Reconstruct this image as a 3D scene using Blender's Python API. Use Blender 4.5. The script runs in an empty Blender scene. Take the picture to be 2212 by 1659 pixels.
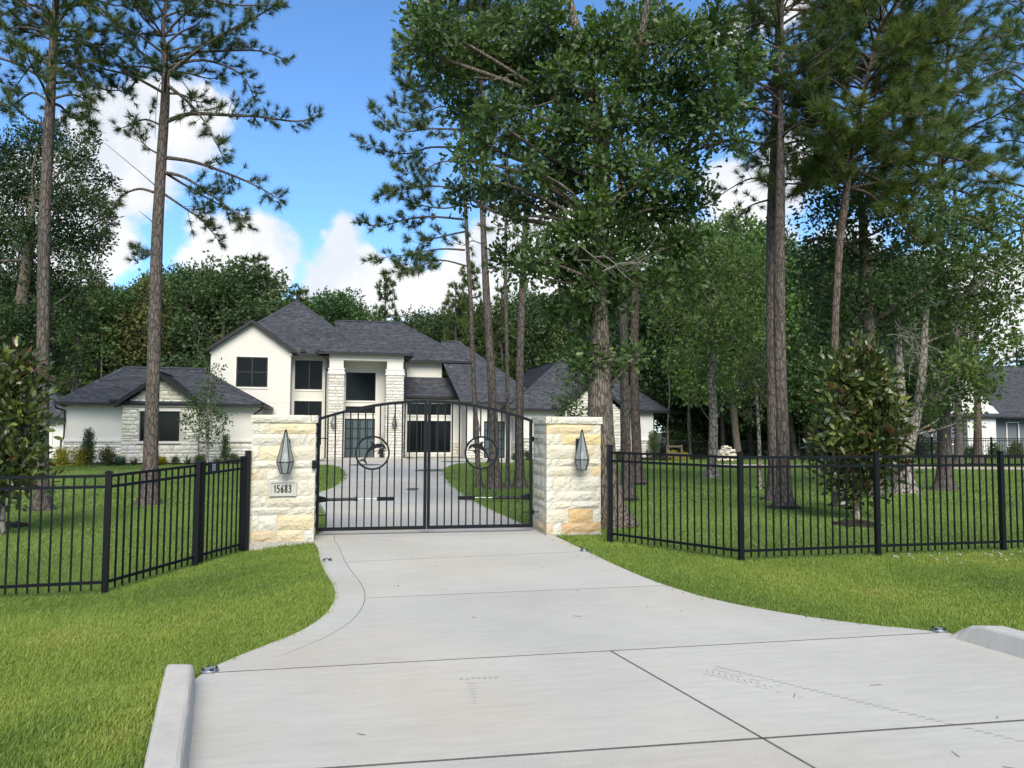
import bpy, bmesh, math, random
import numpy as np
from mathutils import Vector, Matrix
from mathutils.geometry import tessellate_polygon

random.seed(11)
RNG = np.random.default_rng(11)
sc = bpy.context.scene
COL = sc.collection
PI = math.pi

# ------------------------------------------------------------------ camera
EYE = Vector((0.0, 0.0, 1.55))
FPX, CU, CV = 1637.0, 1106.0, 829.5
_p, _a = math.atan(.0587), .005
_f = Vector((0, math.cos(_p), math.sin(_p)))
_u0 = Vector((0, -math.sin(_p), math.cos(_p)))
_r0 = Vector((1, 0, 0))
_r = _r0 * math.cos(_a) + _u0 * math.sin(_a)
_up = _u0 * math.cos(_a) - _r0 * math.sin(_a)
cam_d = bpy.data.cameras.new('camera')
cam = bpy.data.objects.new('camera', cam_d)
COL.objects.link(cam)
sc.camera = cam
cam_d.sensor_width = 36.0
cam_d.lens = 36.0 * FPX / 2212.0
cam_d.clip_start, cam_d.clip_end = .05, 2000.0
cam.matrix_world = Matrix((( _r.x, _up.x, -_f.x, EYE.x), (_r.y, _up.y, -_f.y, EYE.y), (_r.z, _up.z, -_f.z, EYE.z), (0, 0, 0, 1)))

# ------------------------------------------------------------------ colour management
sc.view_settings.view_transform = 'Standard'
sc.view_settings.look = 'None'
sc.view_settings.gamma = 1.0
sc.view_settings.use_curve_mapping = False
sc.view_settings.exposure = 0.74
sc.render.engine = 'CYCLES'
sc.cycles.max_bounces = 7
sc.cycles.transparent_max_bounces = 8
sc.cycles.diffuse_bounces = 4
sc.cycles.glossy_bounces = 3
sc.cycles.transmission_bounces = 6
sc.cycles.sample_clamp_indirect = 6.0
sc.cycles.use_denoising = True

# ------------------------------------------------------------------ node helper
class NB:
    def __init__(s, nt):
        s.nt = nt
        nt.nodes.clear()
    def N(s, t, ins=None, **p):
        n = s.nt.nodes.new(t)
        for k, v in p.items():
            setattr(n, k, v)
        for k, v in (ins or {}).items():
            s.I(n, k, v)
        return n
    def I(s, n, k, v):
        if isinstance(v, bpy.types.NodeSocket):
            s.nt.links.new(v, n.inputs[k])
        elif isinstance(v, bpy.types.Node):
            s.nt.links.new(v.outputs[0], n.inputs[k])
        else:
            if isinstance(v, (tuple, list)) and len(v) == 3 and n.inputs[k].type == 'RGBA':
                v = (*v, 1)
            n.inputs[k].default_value = v
    def mix(s, f, a, b, mode='MIX'):
        n = s.nt.nodes.new('ShaderNodeMix')
        n.data_type = 'RGBA'
        n.blend_type = mode
        s.I(n, 0, f); s.I(n, 6, a); s.I(n, 7, b)
        return n.outputs[2]
    def math(s, op, a, b=0.0, c=None, clamp=False):
        n = s.nt.nodes.new('ShaderNodeMath')
        n.operation = op
        n.use_clamp = clamp
        s.I(n, 0, a); s.I(n, 1, b)
        if c is not None:
            s.I(n, 2, c)
        return n.outputs[0]
    def vmath(s, op, a, b=None, scale=None):
        n = s.nt.nodes.new('ShaderNodeVectorMath')
        n.operation = op
        s.I(n, 0, a)
        if b is not None: s.I(n, 1, b)
        if scale is not None: s.I(n, 'Scale', scale)
        return n.outputs['Value'] if op in ('DISTANCE', 'LENGTH', 'DOT_PRODUCT') else n.outputs[0]
    def ramp(s, f, stops):
        n = s.nt.nodes.new('ShaderNodeValToRGB')
        e = n.color_ramp.elements
        while len(e) < len(stops):
            e.new(.5)
        for q, (x, c) in zip(e, stops):
            q.position = x
            q.color = (*c, 1) if len(c) == 3 else c
        s.I(n, 0, f)
        return n.outputs[0]
    def rng(s, v, a, b, c, d, smooth=False):
        n = s.nt.nodes.new('ShaderNodeMapRange')
        if smooth: n.interpolation_type = 'SMOOTHSTEP'
        for k, q in zip((0, 1, 2, 3, 4), (v, a, b, c, d)):
            s.I(n, k, q)
        return n.outputs[0]
    def noise(s, vec, scale, detail=4.0, rough=.55, col=False):
        n = s.N('ShaderNodeTexNoise', {'Vector': vec, 'Scale': scale, 'Detail': detail, 'Roughness': rough})
        return n.outputs['Color' if col else 'Fac']
    def voro(s, vec, scale, feature='F1'):
        n = s.N('ShaderNodeTexVoronoi', {'Vector': vec, 'Scale': scale}, feature=feature)
        return n.outputs['Distance']
    def attr(s, name, kind='GEOMETRY'):
        return s.N('ShaderNodeAttribute', attribute_name=name, attribute_type=kind)
    def bump(s, h, strength=.3, dist=.01, normal=None):
        n = s.N('ShaderNodeBump', {'Height': h, 'Strength': strength, 'Distance': dist})
        if normal is not None: s.I(n, 'Normal', normal)
        return n.outputs[0]
    def scaled(s, vec, sc3):
        return s.vmath('MULTIPLY', vec, sc3)

# ------------------------------------------------------------------ world: clear blue sky with cumulus
SUN = Vector((.12, -.80, .66)).normalized()
SUN_EL = math.asin(SUN.z)
SUN_ROT = math.atan2(SUN.x, SUN.y)
world = bpy.data.worlds.new('World')
sc.world = world
world.use_nodes = True

def ray(u, v):
    return (_f + _r * ((u - CU) / FPX) + _up * ((CV - v) / FPX))
def build_world():
    w = NB(world.node_tree)
    sky = w.N('ShaderNodeTexSky', sky_type='NISHITA', sun_disc=False, sun_elevation=SUN_EL, sun_rotation=SUN_ROT,
              air_density=1.0, dust_density=.35, ozone_density=3.2)
    co = w.N('ShaderNodeTexCoord').outputs['Generated']
    d = w.vmath('NORMALIZE', co)
    # two levels of warping give the cauliflower edge
    n1 = w.vmath('SUBTRACT', w.noise(d, 7.0, 3.0, .5, True), (.5, .5, .5))
    n2 = w.vmath('SUBTRACT', w.noise(d, 24.0, 5.0, .6, True), (.5, .5, .5))
    dw = w.vmath('ADD', w.vmath('ADD', d, w.vmath('SCALE', n1, scale=.09)), w.vmath('SCALE', n2, scale=.055))
    blobs = [(235, 250, 95), (330, 210, 65), (420, 250, 75), (290, 360, 100), (190, 390, 100), (430, 300, 60), (200, 500, 100), (90, 480, 140), (20, 640, 130), (130, 600, 90),
             (520, 520, 55), (575, 500, 42), (590, 545, 40), (470, 560, 75), (560, 590, 50), (480, 620, 60), (445, 475, 30),
             (740, 545, 48), (700, 590, 45), (790, 590, 60), (845, 640, 75), (740, 660, 90), (655, 575, 14), (930, 640, 75), (1010, 600, 90), (1090, 540, 95), (1190, 520, 110), (1150, 640, 110), (1290, 600, 120), (1400, 560, 110),
             (1520, 560, 90), (1640, 520, 80), (1600, 470, 55), (1690, 350, 62), (1720, 400, 48), (1650, 410, 60), (1560, 400, 50), (1830, 560, 90), (2000, 620, 90), (2150, 660, 95), (2230, 640, 110),
             (1700, 40, 45), (1600, 60, 35), (-120, 520, 170), (-350, 560, 200), (2420, 640, 160), (2700, 600, 220)]
    acc = None
    for (u, v, r) in blobs:
        c = ray(u, v).normalized()
        rr = r / FPX * (c.dot(_f))
        f = w.math('SUBTRACT', w.vmath('DISTANCE', dw, tuple(c)), rr)
        acc = f if acc is None else w.math('SMOOTH_MIN', acc, f, .018)
    cl1 = w.rng(acc, .010, -.010, 0.0, 1.0, True)
    # the same kind of scattered cumulus over the rest of the sky
    sep = w.N('ShaderNodeSeparateXYZ', {0: d})
    far = w.noise(w.scaled(dw, (1.0, 1.0, 1.7)), 2.3, 5.0, .52)
    cl2 = w.rng(far, .50, .60, 0.0, 1.0, True)
    infr = w.rng(w.vmath('DOT_PRODUCT', d, tuple(_f)), .62, .80, 1.0, 0.0, True)
    cl2 = w.math('MULTIPLY', cl2, infr)
    mask = w.math('MAXIMUM', cl1, cl2)
    mask = w.math('MULTIPLY', mask, .97)
    lump = w.noise(dw, 9.0, 4.0, .55)
    ccol = w.mix(w.rng(lump, .35, .62, 0.0, 1.0, True), (.80, .84, .90), (1.0, 1.0, 1.0))
    bs = w.N('ShaderNodeBackground', {'Color': w.mix(.62, sky, w.mix(1.0, sky, (.60, 1.02, 1.36), 'MULTIPLY')), 'Strength': .118})
    bc = w.N('ShaderNodeBackground', {'Color': ccol, 'Strength': .64})
    mx = w.N('ShaderNodeMixShader', {0: mask, 1: bs, 2: bc})
    w.N('ShaderNodeOutputWorld', {0: mx})
build_world()

# ------------------------------------------------------------------ sun, veiled by a passing cloud
sun_d = bpy.data.lights.new('sun', 'SUN')
sun_d.energy = 3.3
sun_d.angle = math.radians(38)
sun_d.color = (1.0, .925, .79)
sun = bpy.data.objects.new('sun', sun_d)
COL.objects.link(sun)
sun.rotation_euler = (-SUN).to_track_quat('-Z', 'Y').to_euler()
sun.location = (10, -12, 40)

# ------------------------------------------------------------------ terrain height and photo measuring helpers
def smooth(a, b, x):
    t = np.clip((np.asarray(x, float) - a) / (b - a), 0, 1)
    return t * t * (3 - 2 * t)
def G(y):                                  # level of driveway and lawn
    y = np.asarray(y, float)
    return np.where(y < 12, .0045 * (y - 5), np.maximum(.0315 - .0115 * (y - 12), -.36))
def curb_x(y, side):
    return (-1.95 if side < 0 else 3.36) + ((4.53 if side < 0 else 5.6) - y) * .40 if True else 0
def GL(x, y):                              # lawn: a swale by the left fence, banked up to the curbs
    x = np.asarray(x, float); y = np.asarray(y, float)
    z = G(y)
    z = z - .20 * smooth(-2.4, -4.6, x) * smooth(5.2, 7.4, y) * (1 - smooth(9, 24, y))
    s = y - .19 * x
    lf = x < (-1.95 + (4.53 - y) * .40) - .06
    rt = x > (3.36 + (5.6 - y) * .40) + .06
    z = z + .085 * (1 - smooth(4.4, 5.3, s)) * (lf | rt)
    z = z + .02 * np.sin(x * .8 + 1) * np.sin(y * .55) * smooth(12, 16, y)
    return z
def at(u, v, Y):
    q = ray(u, v)
    return EYE + q * (Y / q.y)
def gp(u, v, lawn=False):
    q = ray(u, v)
    y = 8.0
    s = 1.0
    for _ in range(80):
        x = q.x * s
        h = float(GL(x, y)) if lawn else float(G(y))
        s = (h - EYE.z) / q.z
        y = .6 * y + .4 * (q.y * s)
    return Vector((q.x * s, q.y * s, h))

# ------------------------------------------------------------------ object helpers
def tag(o, label=None, cat=None, group=None, kind=None):
    if label: o['label'] = label
    if cat: o['category'] = cat
    if group: o['group'] = group
    if kind: o['kind'] = kind
    return o
def root(name, label, cat, loc=(0, 0, 0), rz=0.0, group=None, kind=None):
    o = bpy.data.objects.new(name, None)
    COL.objects.link(o)
    o.location = loc
    o.rotation_euler = (0, 0, rz)
    o.empty_display_size = .2
    return tag(o, label, cat, group, kind)
def link(name, me, parent=None, loc=None, rz=None, scl=None):
    o = bpy.data.objects.new(name, me)
    COL.objects.link(o)
    if parent: o.parent = parent
    if loc is not None: o.location = loc
    if rz is not None: o.rotation_euler = (0, 0, rz)
    if scl is not None: o.scale = scl
    return o
def copy_tree(o, parent=None):
    c = o.copy()
    COL.objects.link(c)
    if parent: c.parent = parent
    for ch in KIDS.get(o.name, list(o.children)):
        copy_tree(ch, c)
    return c
KIDS = {}

class MB:
    """gathers boxes, bars, tubes into one mesh"""
    def __init__(s):
        s.v = []; s.f = []
    def add(s, vs, fs):
        b = len(s.v)
        s.v.extend([tuple(q) for q in vs])
        s.f.extend([tuple(i + b for i in q) for q in fs])
        return s
    def box(s, x0, x1, y0, y1, z0, z1):
        return s.add([(x0, y0, z0), (x1, y0, z0), (x1, y1, z0), (x0, y1, z0), (x0, y0, z1), (x1, y0, z1), (x1, y1, z1), (x0, y1, z1)],
                     [(0, 3, 2, 1), (4, 5, 6, 7), (0, 1, 5, 4), (1, 2, 6, 5), (2, 3, 7, 6), (3, 0, 4, 7)])
    def bar(s, a, b, w, h=None, up=(0, 0, 1)):
        a = Vector(a); b = Vector(b); h = h or w
        d = (b - a).normalized(); up = Vector(up)
        if abs(d.dot(up)) > .98: up = Vector((0, 1, 0))
        x = d.cross(up).normalized(); y = x.cross(d).normalized()
        vs = []
        for q in (a, b):
            for sx, sy in ((-1, -1), (1, -1), (1, 1), (-1, 1)):
                vs.append(q + x * (sx * w / 2) + y * (sy * h / 2))
        return s.add(vs, [(0, 1, 2, 3), (7, 6, 5, 4), (0, 4, 5, 1), (1, 5, 6, 2), (2, 6, 7, 3), (3, 7, 4, 0)])
    def tube(s, pts, rad, n=6, cap=True):
        pts = [Vector(q) for q in pts]
        if not isinstance(rad, (list, tuple)): rad = [rad] * len(pts)
        b = len(s.v)
        ref = Vector((0, 0, 1)) if abs((pts[-1] - pts[0]).normalized().z) < .9 else Vector((1, 0, 0))
        for i, q in enumerate(pts):
            d = (pts[min(i + 1, len(pts) - 1)] - pts[max(i - 1, 0)])
            if d.length < 1e-9: d = Vector((0, 0, 1))
            d.normalize()
            x = d.cross(ref)
            if x.length < 1e-6: x = d.orthogonal()
            x.normalize(); y = d.cross(x)
            for k in range(n):
                a = 2 * PI * k / n
                s.v.append(tuple(q + (x * math.cos(a) + y * math.sin(a)) * rad[i]))
        for i in range(len(pts) - 1):
            for k in range(n):
                s.f.append((b + i * n + k, b + i * n + (k + 1) % n, b + (i + 1) * n + (k + 1) % n, b + (i + 1) * n + k))
        if cap:
            s.f.append(tuple(b + k for k in range(n)))
            s.f.append(tuple(b + (len(pts) - 1) * n + n - 1 - k for k in range(n)))
        return s
    def lathe(s, prof, c=(0, 0, 0), n=12):
        b = len(s.v)
        for (r, z) in prof:
            for k in range(n):
                a = 2 * PI * k / n
                s.v.append((c[0] + r * math.cos(a), c[1] + r * math.sin(a), c[2] + z))
        for i in range(len(prof) - 1):
            for k in range(n):
                s.f.append((b + i * n + k, b + i * n + (k + 1) % n, b + (i + 1) * n + (k + 1) % n, b + (i + 1) * n + k))
        s.f.append(tuple(b + n - 1 - k for k in range(n)))
        s.f.append(tuple(b + (len(prof) - 1) * n + k for k in range(n)))
        return s
    def prism(s, poly, y0, y1):
        """poly in x,z; extruded along y"""
        n = len(poly)
        vs = [(x, y0, z) for x, z in poly] + [(x, y1, z) for x, z in poly]
        fs = [tuple(range(n)), tuple(range(2 * n - 1, n - 1, -1))]
        fs += [(i, i + n, (i + 1) % n + n, (i + 1) % n) for i in range(n)]
        return s.add(vs, fs)
    def mesh(s, name, mat, smoothed=False):
        me = bpy.data.meshes.new(name)
        me.from_pydata(s.v, [], s.f)
        if mat: me.materials.append(mat)
        if smoothed:
            me.polygons.foreach_set('use_smooth', [True] * len(me.polygons))
        me.update()
        return me
    def build(s, name, mat, parent=None, smoothed=False, fix=False, **k):
        me = s.mesh(name, mat, smoothed)
        if fix:
            bm = bmesh.new(); bm.from_mesh(me)
            bmesh.ops.recalc_face_normals(bm, faces=bm.faces)
            bm.to_mesh(me); bm.free()
        return link(name, me, parent, **k)

def np_mesh(name, V, F, mat, tint=None, smoothed=False, pt=None):
    me = bpy.data.meshes.new(name)
    V = np.asarray(V, np.float32); F = np.asarray(F, np.int32)
    me.vertices.add(len(V))
    me.vertices.foreach_set('co', V.ravel())
    k = F.shape[1]
    me.loops.add(F.size)
    me.loops.foreach_set('vertex_index', F.ravel())
    me.polygons.add(len(F))
    me.polygons.foreach_set('loop_start', np.arange(0, F.size, k, dtype=np.int32))
    if smoothed:
        me.polygons.foreach_set('use_smooth', np.ones(len(F), bool))
    me.materials.append(mat)
    me.update(calc_edges=True)
    if tint is not None:
        a = me.attributes.new('tint', 'FLOAT', 'FACE')
        a.data.foreach_set('value', np.asarray(tint, np.float32))
    return me

def scatter(tv, tf, pos, R, scl):
    """copies of a small template (verts tv, faces tf) at pos with rotations R and scale"""
    n = len(pos); k = len(tv)
    V = np.einsum('nij,kj->nki', R, tv) * np.asarray(scl).reshape(n, 1, -1) + np.asarray(pos)[:, None, :]
    F = (np.asarray(tf)[None] + (np.arange(n) * k)[:, None, None]).reshape(-1, tf.shape[1])
    return V.reshape(-1, 3), F
def frames(zaxis, rng, spin=True):
    z = zaxis / np.linalg.norm(zaxis, axis=1, keepdims=True)
    a = rng.normal(size=z.shape)
    x = a - (a * z).sum(1, keepdims=True) * z
    x /= np.linalg.norm(x, axis=1, keepdims=True)
    y = np.cross(z, x)
    return np.stack([x, y, z], axis=2)
# ------------------------------------------------------------------ materials
class MAT(NB):
    def __init__(s, name):
        s.m = bpy.data.materials.new(name)
        s.m.use_nodes = True
        super().__init__(s.m.node_tree)
        s.pos = s.N('ShaderNodeNewGeometry').outputs['Position']
    def fin(s, sh):
        s.N('ShaderNodeOutputMaterial', {0: sh})
        return s.m
    def pbr(s, col, rough=.6, normal=None, spec=.4, metal=0.0):
        n = s.N('ShaderNodeBsdfPrincipled', {'Base Color': col, 'Roughness': rough, 'Specular IOR Level': spec, 'Metallic': metal})
        if normal is not None: s.I(n, 'Normal', normal)
        return n

def simple(name, col, rough=.5, spec=.4, metal=0.0, grain=0.0):
    m = MAT(name)
    c = col
    nrm = None
    if grain:
        n = m.noise(m.pos, 40.0, 4)
        c = m.mix(m.rng(n, .3, .7, 0, 1), tuple(q * (1 - grain) for q in col), tuple(min(1, q * (1 + grain)) for q in col))
        nrm = m.bump(n, .15, .004)
    return m.fin(m.pbr(c, rough, nrm, spec, metal))

def mk_concrete(name, base, streak=(1.2, 9.0, 1.0), ang=.19, obj=False):
    m = MAT(name)
    mp = m.N('ShaderNodeMapping', {'Vector': m.pos, 'Rotation': (0, 0, -ang)}).outputs[0]
    big = m.noise(mp, .55, 5, .6)
    st = m.noise(m.scaled(mp, streak), 2.2, 5, .65)
    broom = m.noise(m.scaled(mp, (3.0, 90.0, 1.0)), 3.0, 3, .6)
    fine = m.noise(m.pos, 130.0, 3, .7)
    spot = m.rng(m.noise(m.pos, 6.0, 6, .7), .62, .74, 0, 1, True)
    d = tuple(q * .83 for q in base); l = tuple(min(1, q * 1.07) for q in base)
    c = m.mix(m.rng(m.math('ADD', m.math('MULTIPLY', big, .6), m.math('MULTIPLY', st, .4)), .36, .64, 0, 1), d, l)
    warm = m.rng(m.noise(mp, .33, 3), .44, .60, 0, .8, True)
    c = m.mix(warm, c, m.mix(1.0, c, (1.05, .985, .90), 'MULTIPLY'))
    c = m.mix(m.math('MULTIPLY', spot, .22), c, tuple(q * .7 for q in base))
    c = m.mix(.12, c, m.ramp(fine, [(.3, (.15, .15, .15)), (.7, (.75, .75, .72))]))
    pit = m.rng(m.voro(m.pos, 55.0), .0, .16, 1, 0, True)
    pit = m.math('MULTIPLY', pit, m.rng(m.noise(m.pos, 3.0, 3), .55, .68, 0, .55, True))
    c = m.mix(pit, c, tuple(q * .45 for q in base))
    if obj:
        oi = m.N('ShaderNodeObjectInfo').outputs['Random']
        c = m.mix(1.0, c, m.ramp(oi, [(0, (.94, .94, .94)), (1, (1.05, 1.045, 1.03))]), 'MULTIPLY')
    h = m.math('ADD', m.math('MULTIPLY', broom, .7), m.math('MULTIPLY', fine, .5))
    return m.fin(m.pbr(c, .85, m.bump(h, .35, .003), .25))

def mk_leaf(name, stops, trans=.30, rough=.48, spec=.35, tcol=None, wob=.0):
    """colour comes from each leaf's own tint value"""
    m = MAT(name)
    t = m.attr('tint').outputs['Fac']
    if wob:
        n = m.noise(m.pos, wob, 3)
        t = m.math('ADD', t, m.rng(n, .3, .7, -.22, .22), clamp=True)
    c = m.ramp(t, stops)
    oi = m.N('ShaderNodeObjectInfo').outputs['Random']
    c = m.mix(1.0, c, m.ramp(oi, [(0, (.80, .84, .86)), (.35, (1.0, 1.0, .95)), (.7, (1.22, 1.12, .95)), (1, (1.12, 1.25, 1.05))]), 'MULTIPLY')
    p = m.pbr(c, rough, None, spec)
    tr = m.N('ShaderNodeBsdfTranslucent', {'Color': m.mix(1.0, c, tcol or (1.25, 1.35, .6), 'MULTIPLY')})
    return m.fin(m.N('ShaderNodeMixShader', {0: trans, 1: p, 2: tr}))

def mk_grass(name, stops):
    m = MAT(name)
    t = m.attr('tint', 'INSTANCER').outputs['Fac']
    c = m.ramp(t, stops)
    p = m.pbr(c, .55, None, .3)
    tr = m.N('ShaderNodeBsdfTranslucent', {'Color': m.mix(1.0, c, (1.15, 1.2, .65), 'MULTIPLY')})
    return m.fin(m.N('ShaderNodeMixShader', {0: .35, 1: p, 2: tr}))

def mk_bark(name, dark, light, sxy=11.0, sz=2.6, depth=.02):
    m = MAT(name)
    oi = m.N('ShaderNodeObjectInfo').outputs['Random']
    p = m.N('ShaderNodeMapping', {'Vector': m.pos, 'Scale': (sxy, sxy, sz)}).outputs[0]
    wv = m.vmath('ADD', p, m.vmath('SCALE', m.noise(p, 1.3, 3, .5, True), scale=.9))
    e = m.voro(wv, 1.0, 'DISTANCE_TO_EDGE')
    crack = m.rng(e, .0, .16, 0, 1, True)
    n = m.noise(p, 2.5, 6, .65)
    c = m.mix(n, tuple(q * .65 for q in light), light)
    c = m.mix(crack, dark, c)
    big = m.noise(m.scaled(m.pos, (1, 1, .35)), 1.4, 3)
    c = m.mix(m.rng(big, .4, .65, 0, .5, True), c, m.mix(1.0, c, (1.25, 1.2, 1.12), 'MULTIPLY'))
    h = m.math('ADD', crack, m.math('MULTIPLY', n, .5))
    return m.fin(m.pbr(c, .9, m.bump(h, .9, depth), .15))

def mk_stone(name, from_attr=False):
    """chopped limestone: each block has its own colour"""
    m = MAT(name)
    if from_attr:
        c = m.ramp(m.attr('tint').outputs['Fac'], [(0, (.47, .435, .365)), (.3, (.54, .515, .455)), (.6, (.58, .56, .51)), (1, (.61, .60, .56))])
    else:
        c = m.N('ShaderNodeObjectInfo').outputs['Color']
    n = m.noise(m.pos, 5.0, 6, .62)
    n2 = m.noise(m.scaled(m.pos, (1, 1, 1.7)), 22.0, 5, .65)
    c = m.mix(m.rng(n, .38, .66, 0, .40, True), c, m.mix(1.0, c, (.95, .86, .68), 'MULTIPLY'))
    c = m.mix(m.rng(n2, .52, .72, 0, .22, True), c, m.mix(1.0, c, (.68, .63, .56), 'MULTIPLY'))
    r = m.N('ShaderNodeTexNoise', {'Vector': m.pos, 'Scale': 21.0, 'Detail': 7.0, 'Roughness': .62}, noise_type='RIDGED_MULTIFRACTAL' if False else 'FBM')
    h = m.math('ADD', m.math('MULTIPLY', r.outputs['Fac'], 1.0), m.math('MULTIPLY', m.noise(m.pos, 60.0, 3, .6), .25))
    return m.fin(m.pbr(c, .9, m.bump(h, 1.0, .032), .2))

def mk_shingle(name):
    m = MAT(name)
    t = m.attr('tint').outputs['Fac']
    c = m.ramp(t, [(0, (.028, .031, .037)), (.35, (.043, .046, .055)), (.7, (.058, .062, .073)), (1, (.080, .084, .096))])
    n = m.noise(m.pos, 90.0, 2, .7)
    c = m.mix(m.rng(n, .3, .7, 0, .4), c, m.mix(1.0, c, (1.5, 1.45, 1.4), 'MULTIPLY'))
    return m.fin(m.pbr(c, .92, m.bump(n, .3, .004), .2))

def mk_stucco(name, base):
    m = MAT(name)
    n = m.noise(m.pos, .7, 5, .6)
    f = m.noise(m.pos, 120.0, 3, .7)
    st = m.noise(m.scaled(m.pos, (2.0, 2.0, .18)), 1.6, 4, .6)
    c = m.mix(m.rng(n, .3, .7, 0, 1), tuple(q * .96 for q in base), base)
    c = m.mix(m.rng(st, .55, .8, 0, .10, True), c, tuple(q * .6 for q in base))
    return m.fin(m.pbr(c, .9, None, .2))

def mk_soil(name, a, b, scale=3.0):
    m = MAT(name)
    n = m.noise(m.pos, scale, 6, .7)
    n2 = m.noise(m.pos, .25, 4, .6)
    c = m.mix(m.rng(n, .3, .7, 0, 1), a, b)
    c = m.mix(m.rng(n2, .4, .65, 0, .5, True), c, m.mix(1.0, c, (1.25, 1.12, .75), 'MULTIPLY'))
    return m.fin(m.pbr(c, .95, m.bump(n, .6, .02), .1))

M = {}
M['concrete'] = mk_concrete('broomed_concrete', (.43, .418, .378), obj=True)
M['curb'] = mk_concrete('curb_concrete', (.43, .42, .395), (6, 6, 1.0), .4)
M['joint'] = simple('joint_filler', (.105, .102, .098), .9, .1, grain=.3)
M['ground'] = mk_soil('lawn_soil', (.060, .095, .020), (.10, .14, .032))
M['forest_floor'] = mk_soil('forest_floor', (.030, .034, .016), (.060, .052, .030), 1.2)
M['mulch'] = mk_soil('mulch', (.014, .0125, .012), (.042, .037, .034), 30.0)
M['gravel'] = mk_soil('gravel', (.30, .275, .235), (.44, .41, .36), 25.0)
M['metal'] = simple('black_powder_coat', (.004, .005, .007), .42, .22)
M['darkmetal'] = simple('dark_bronze', (.012, .012, .013), .45, .4)
M['fascia'] = simple('black_fascia', (.012, .012, .014), .5, .35)
M['steel'] = simple('brushed_steel', (.36, .38, .40), .45, .5, 1.0)
M['glass'] = simple('dark_screened_glass', (.004, .006, .008), .10, .20)
M['lampglass'] = None
M['stone'] = mk_stone('limestone_block')
M['stonejoin'] = mk_stone('limestone_cladding', True)
M['mortar'] = simple('mortar', (.42, .40, .345), .95, .1, grain=.15)
M['footing'] = simple('footing_concrete', (.36, .34, .30), .9, .2, grain=.2)
M['shingle'] = mk_shingle('asphalt_shingle')
M['stucco'] = mk_stucco('cream_stucco', (.61, .59, .53))
M['white'] = mk_stucco('white_siding', (.64, .635, .60))
M['trim'] = simple('stucco_trim', (.64, .62, .565), .85, .2)
M['greysiding'] = simple('grey_siding', (.13, .145, .16), .8, .2)
M['plaque'] = simple('cast_stone', (.42, .41, .37), .8, .2, grain=.08)
M['ink'] = simple('dark_numerals', (.012, .011, .010), .6, .3)
M['wood'] = simple('weathered_wood', (.11, .08, .055), .85, .2, grain=.3)
M['tyremud'] = simple('tyre_dust', (.30, .295, .285), .95, .1, grain=.2)
M['bulb'] = simple('frosted_bulb', (.85, .85, .83), .4, .3)
M['doorglass'] = simple('frosted_door_glass', (.055, .085, .095), .35, .5)
M['pine_bark'] = mk_bark('pine_bark', (.050, .040, .034), (.142, .122, .108), 19, 5.0, .012)
M['pine_bark2'] = mk_bark('pine_bark_reddish', (.050, .036, .029), (.155, .122, .102), 19, 5.0, .012)
M['oak_bark'] = mk_bark('oak_bark', (.050, .042, .034), (.195, .165, .132), 26, 5.0, .012)
M['grey_bark'] = mk_bark('grey_bark', (.05, .045, .038), (.30, .275, .24), 9, 5, .01)
M['dead_bark'] = simple('bare_twigs', (.20, .185, .165), .9, .1, grain=.2)
M['needle'] = mk_leaf('pine_needles', [(0, (.030, .052, .022)), (.5, (.060, .098, .034)), (.85, (.105, .145, .042)), (1, (.16, .18, .055))], .25, .45, .3)
M['needle_y'] = mk_leaf('pine_needles_light', [(0, (.038, .066, .022)), (.5, (.074, .118, .034)), (1, (.14, .175, .048))], .28, .45, .3)
M['oakleaf'] = mk_leaf('oak_leaves', [(0, (.024, .042, .016)), (.5, (.050, .084, .027)), (.85, (.096, .140, .040)), (1, (.15, .18, .06))], .30, .42, .4)
M['leaf_dark'] = mk_leaf('dark_leaves', [(0, (.026, .050, .021)), (.5, (.052, .094, .033)), (1, (.105, .155, .052))], .30, .45, .35)
M['leaf_backlit'] = mk_leaf('backlit_shade_leaves', [(0, (.012, .026, .011)), (.5, (.024, .048, .018)), (1, (.055, .085, .03))], .22, .45, .3)  # left tree's backlit shade painted into the leaf colour as darker stops
M['leaf_mid'] = mk_leaf('mid_green_leaves', [(0, (.042, .074, .026)), (.5, (.082, .135, .042)), (1, (.15, .21, .062))], .33, .5, .3)
M['leaf_olive'] = mk_leaf('olive_leaves', [(0, (.040, .052, .020)), (.5, (.075, .092, .034)), (1, (.13, .14, .055))], .30, .55, .3)
M['magnolia'] = mk_leaf('magnolia_leaves', [(0, (.075, .028, .012)), (.14, (.10, .045, .018)), (.2, (.034, .052, .018)), (.55, (.062, .090, .026)), (.78, (.115, .140, .036)), (.92, (.23, .24, .055)), (1, (.30, .28, .07))], .16, .30, .5)
M['yellowleaf'] = mk_leaf('yellow_shrub_leaves', [(0, (.20, .19, .025)), (.5, (.36, .32, .04)), (1, (.46, .40, .07))], .3, .5, .3)
M['blade'] = mk_leaf('strap_leaves', [(0, (.035, .06, .025)), (1, (.10, .14, .05))], .25, .4, .4)
M['blueblade'] = mk_leaf('silver_grass', [(0, (.12, .16, .14)), (1, (.24, .29, .25))], .25, .5, .3)
M['grass_front'] = mk_grass('lawn_blades', [(0, (.105, .168, .036)), (.35, (.182, .262, .050)), (.7, (.265, .335, .062)), (.9, (.35, .345, .09)), (1, (.38, .33, .15))])
M['grass_back'] = mk_grass('lawn_blades_back', [(0, (.125, .192, .052)), (.5, (.190, .278, .068)), (1, (.255, .34, .085))])

def mk_lampglass():
    m = MAT('seeded_glass')
    n = m.noise(m.pos, 14.0, 3)
    g = m.N('ShaderNodeBsdfPrincipled', {'Base Color': (.30, .325, .33), 'Roughness': .30, 'Specular IOR Level': .35, 'Alpha': .40})
    return m.fin(g)
M['lampglass'] = mk_lampglass()
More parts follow.
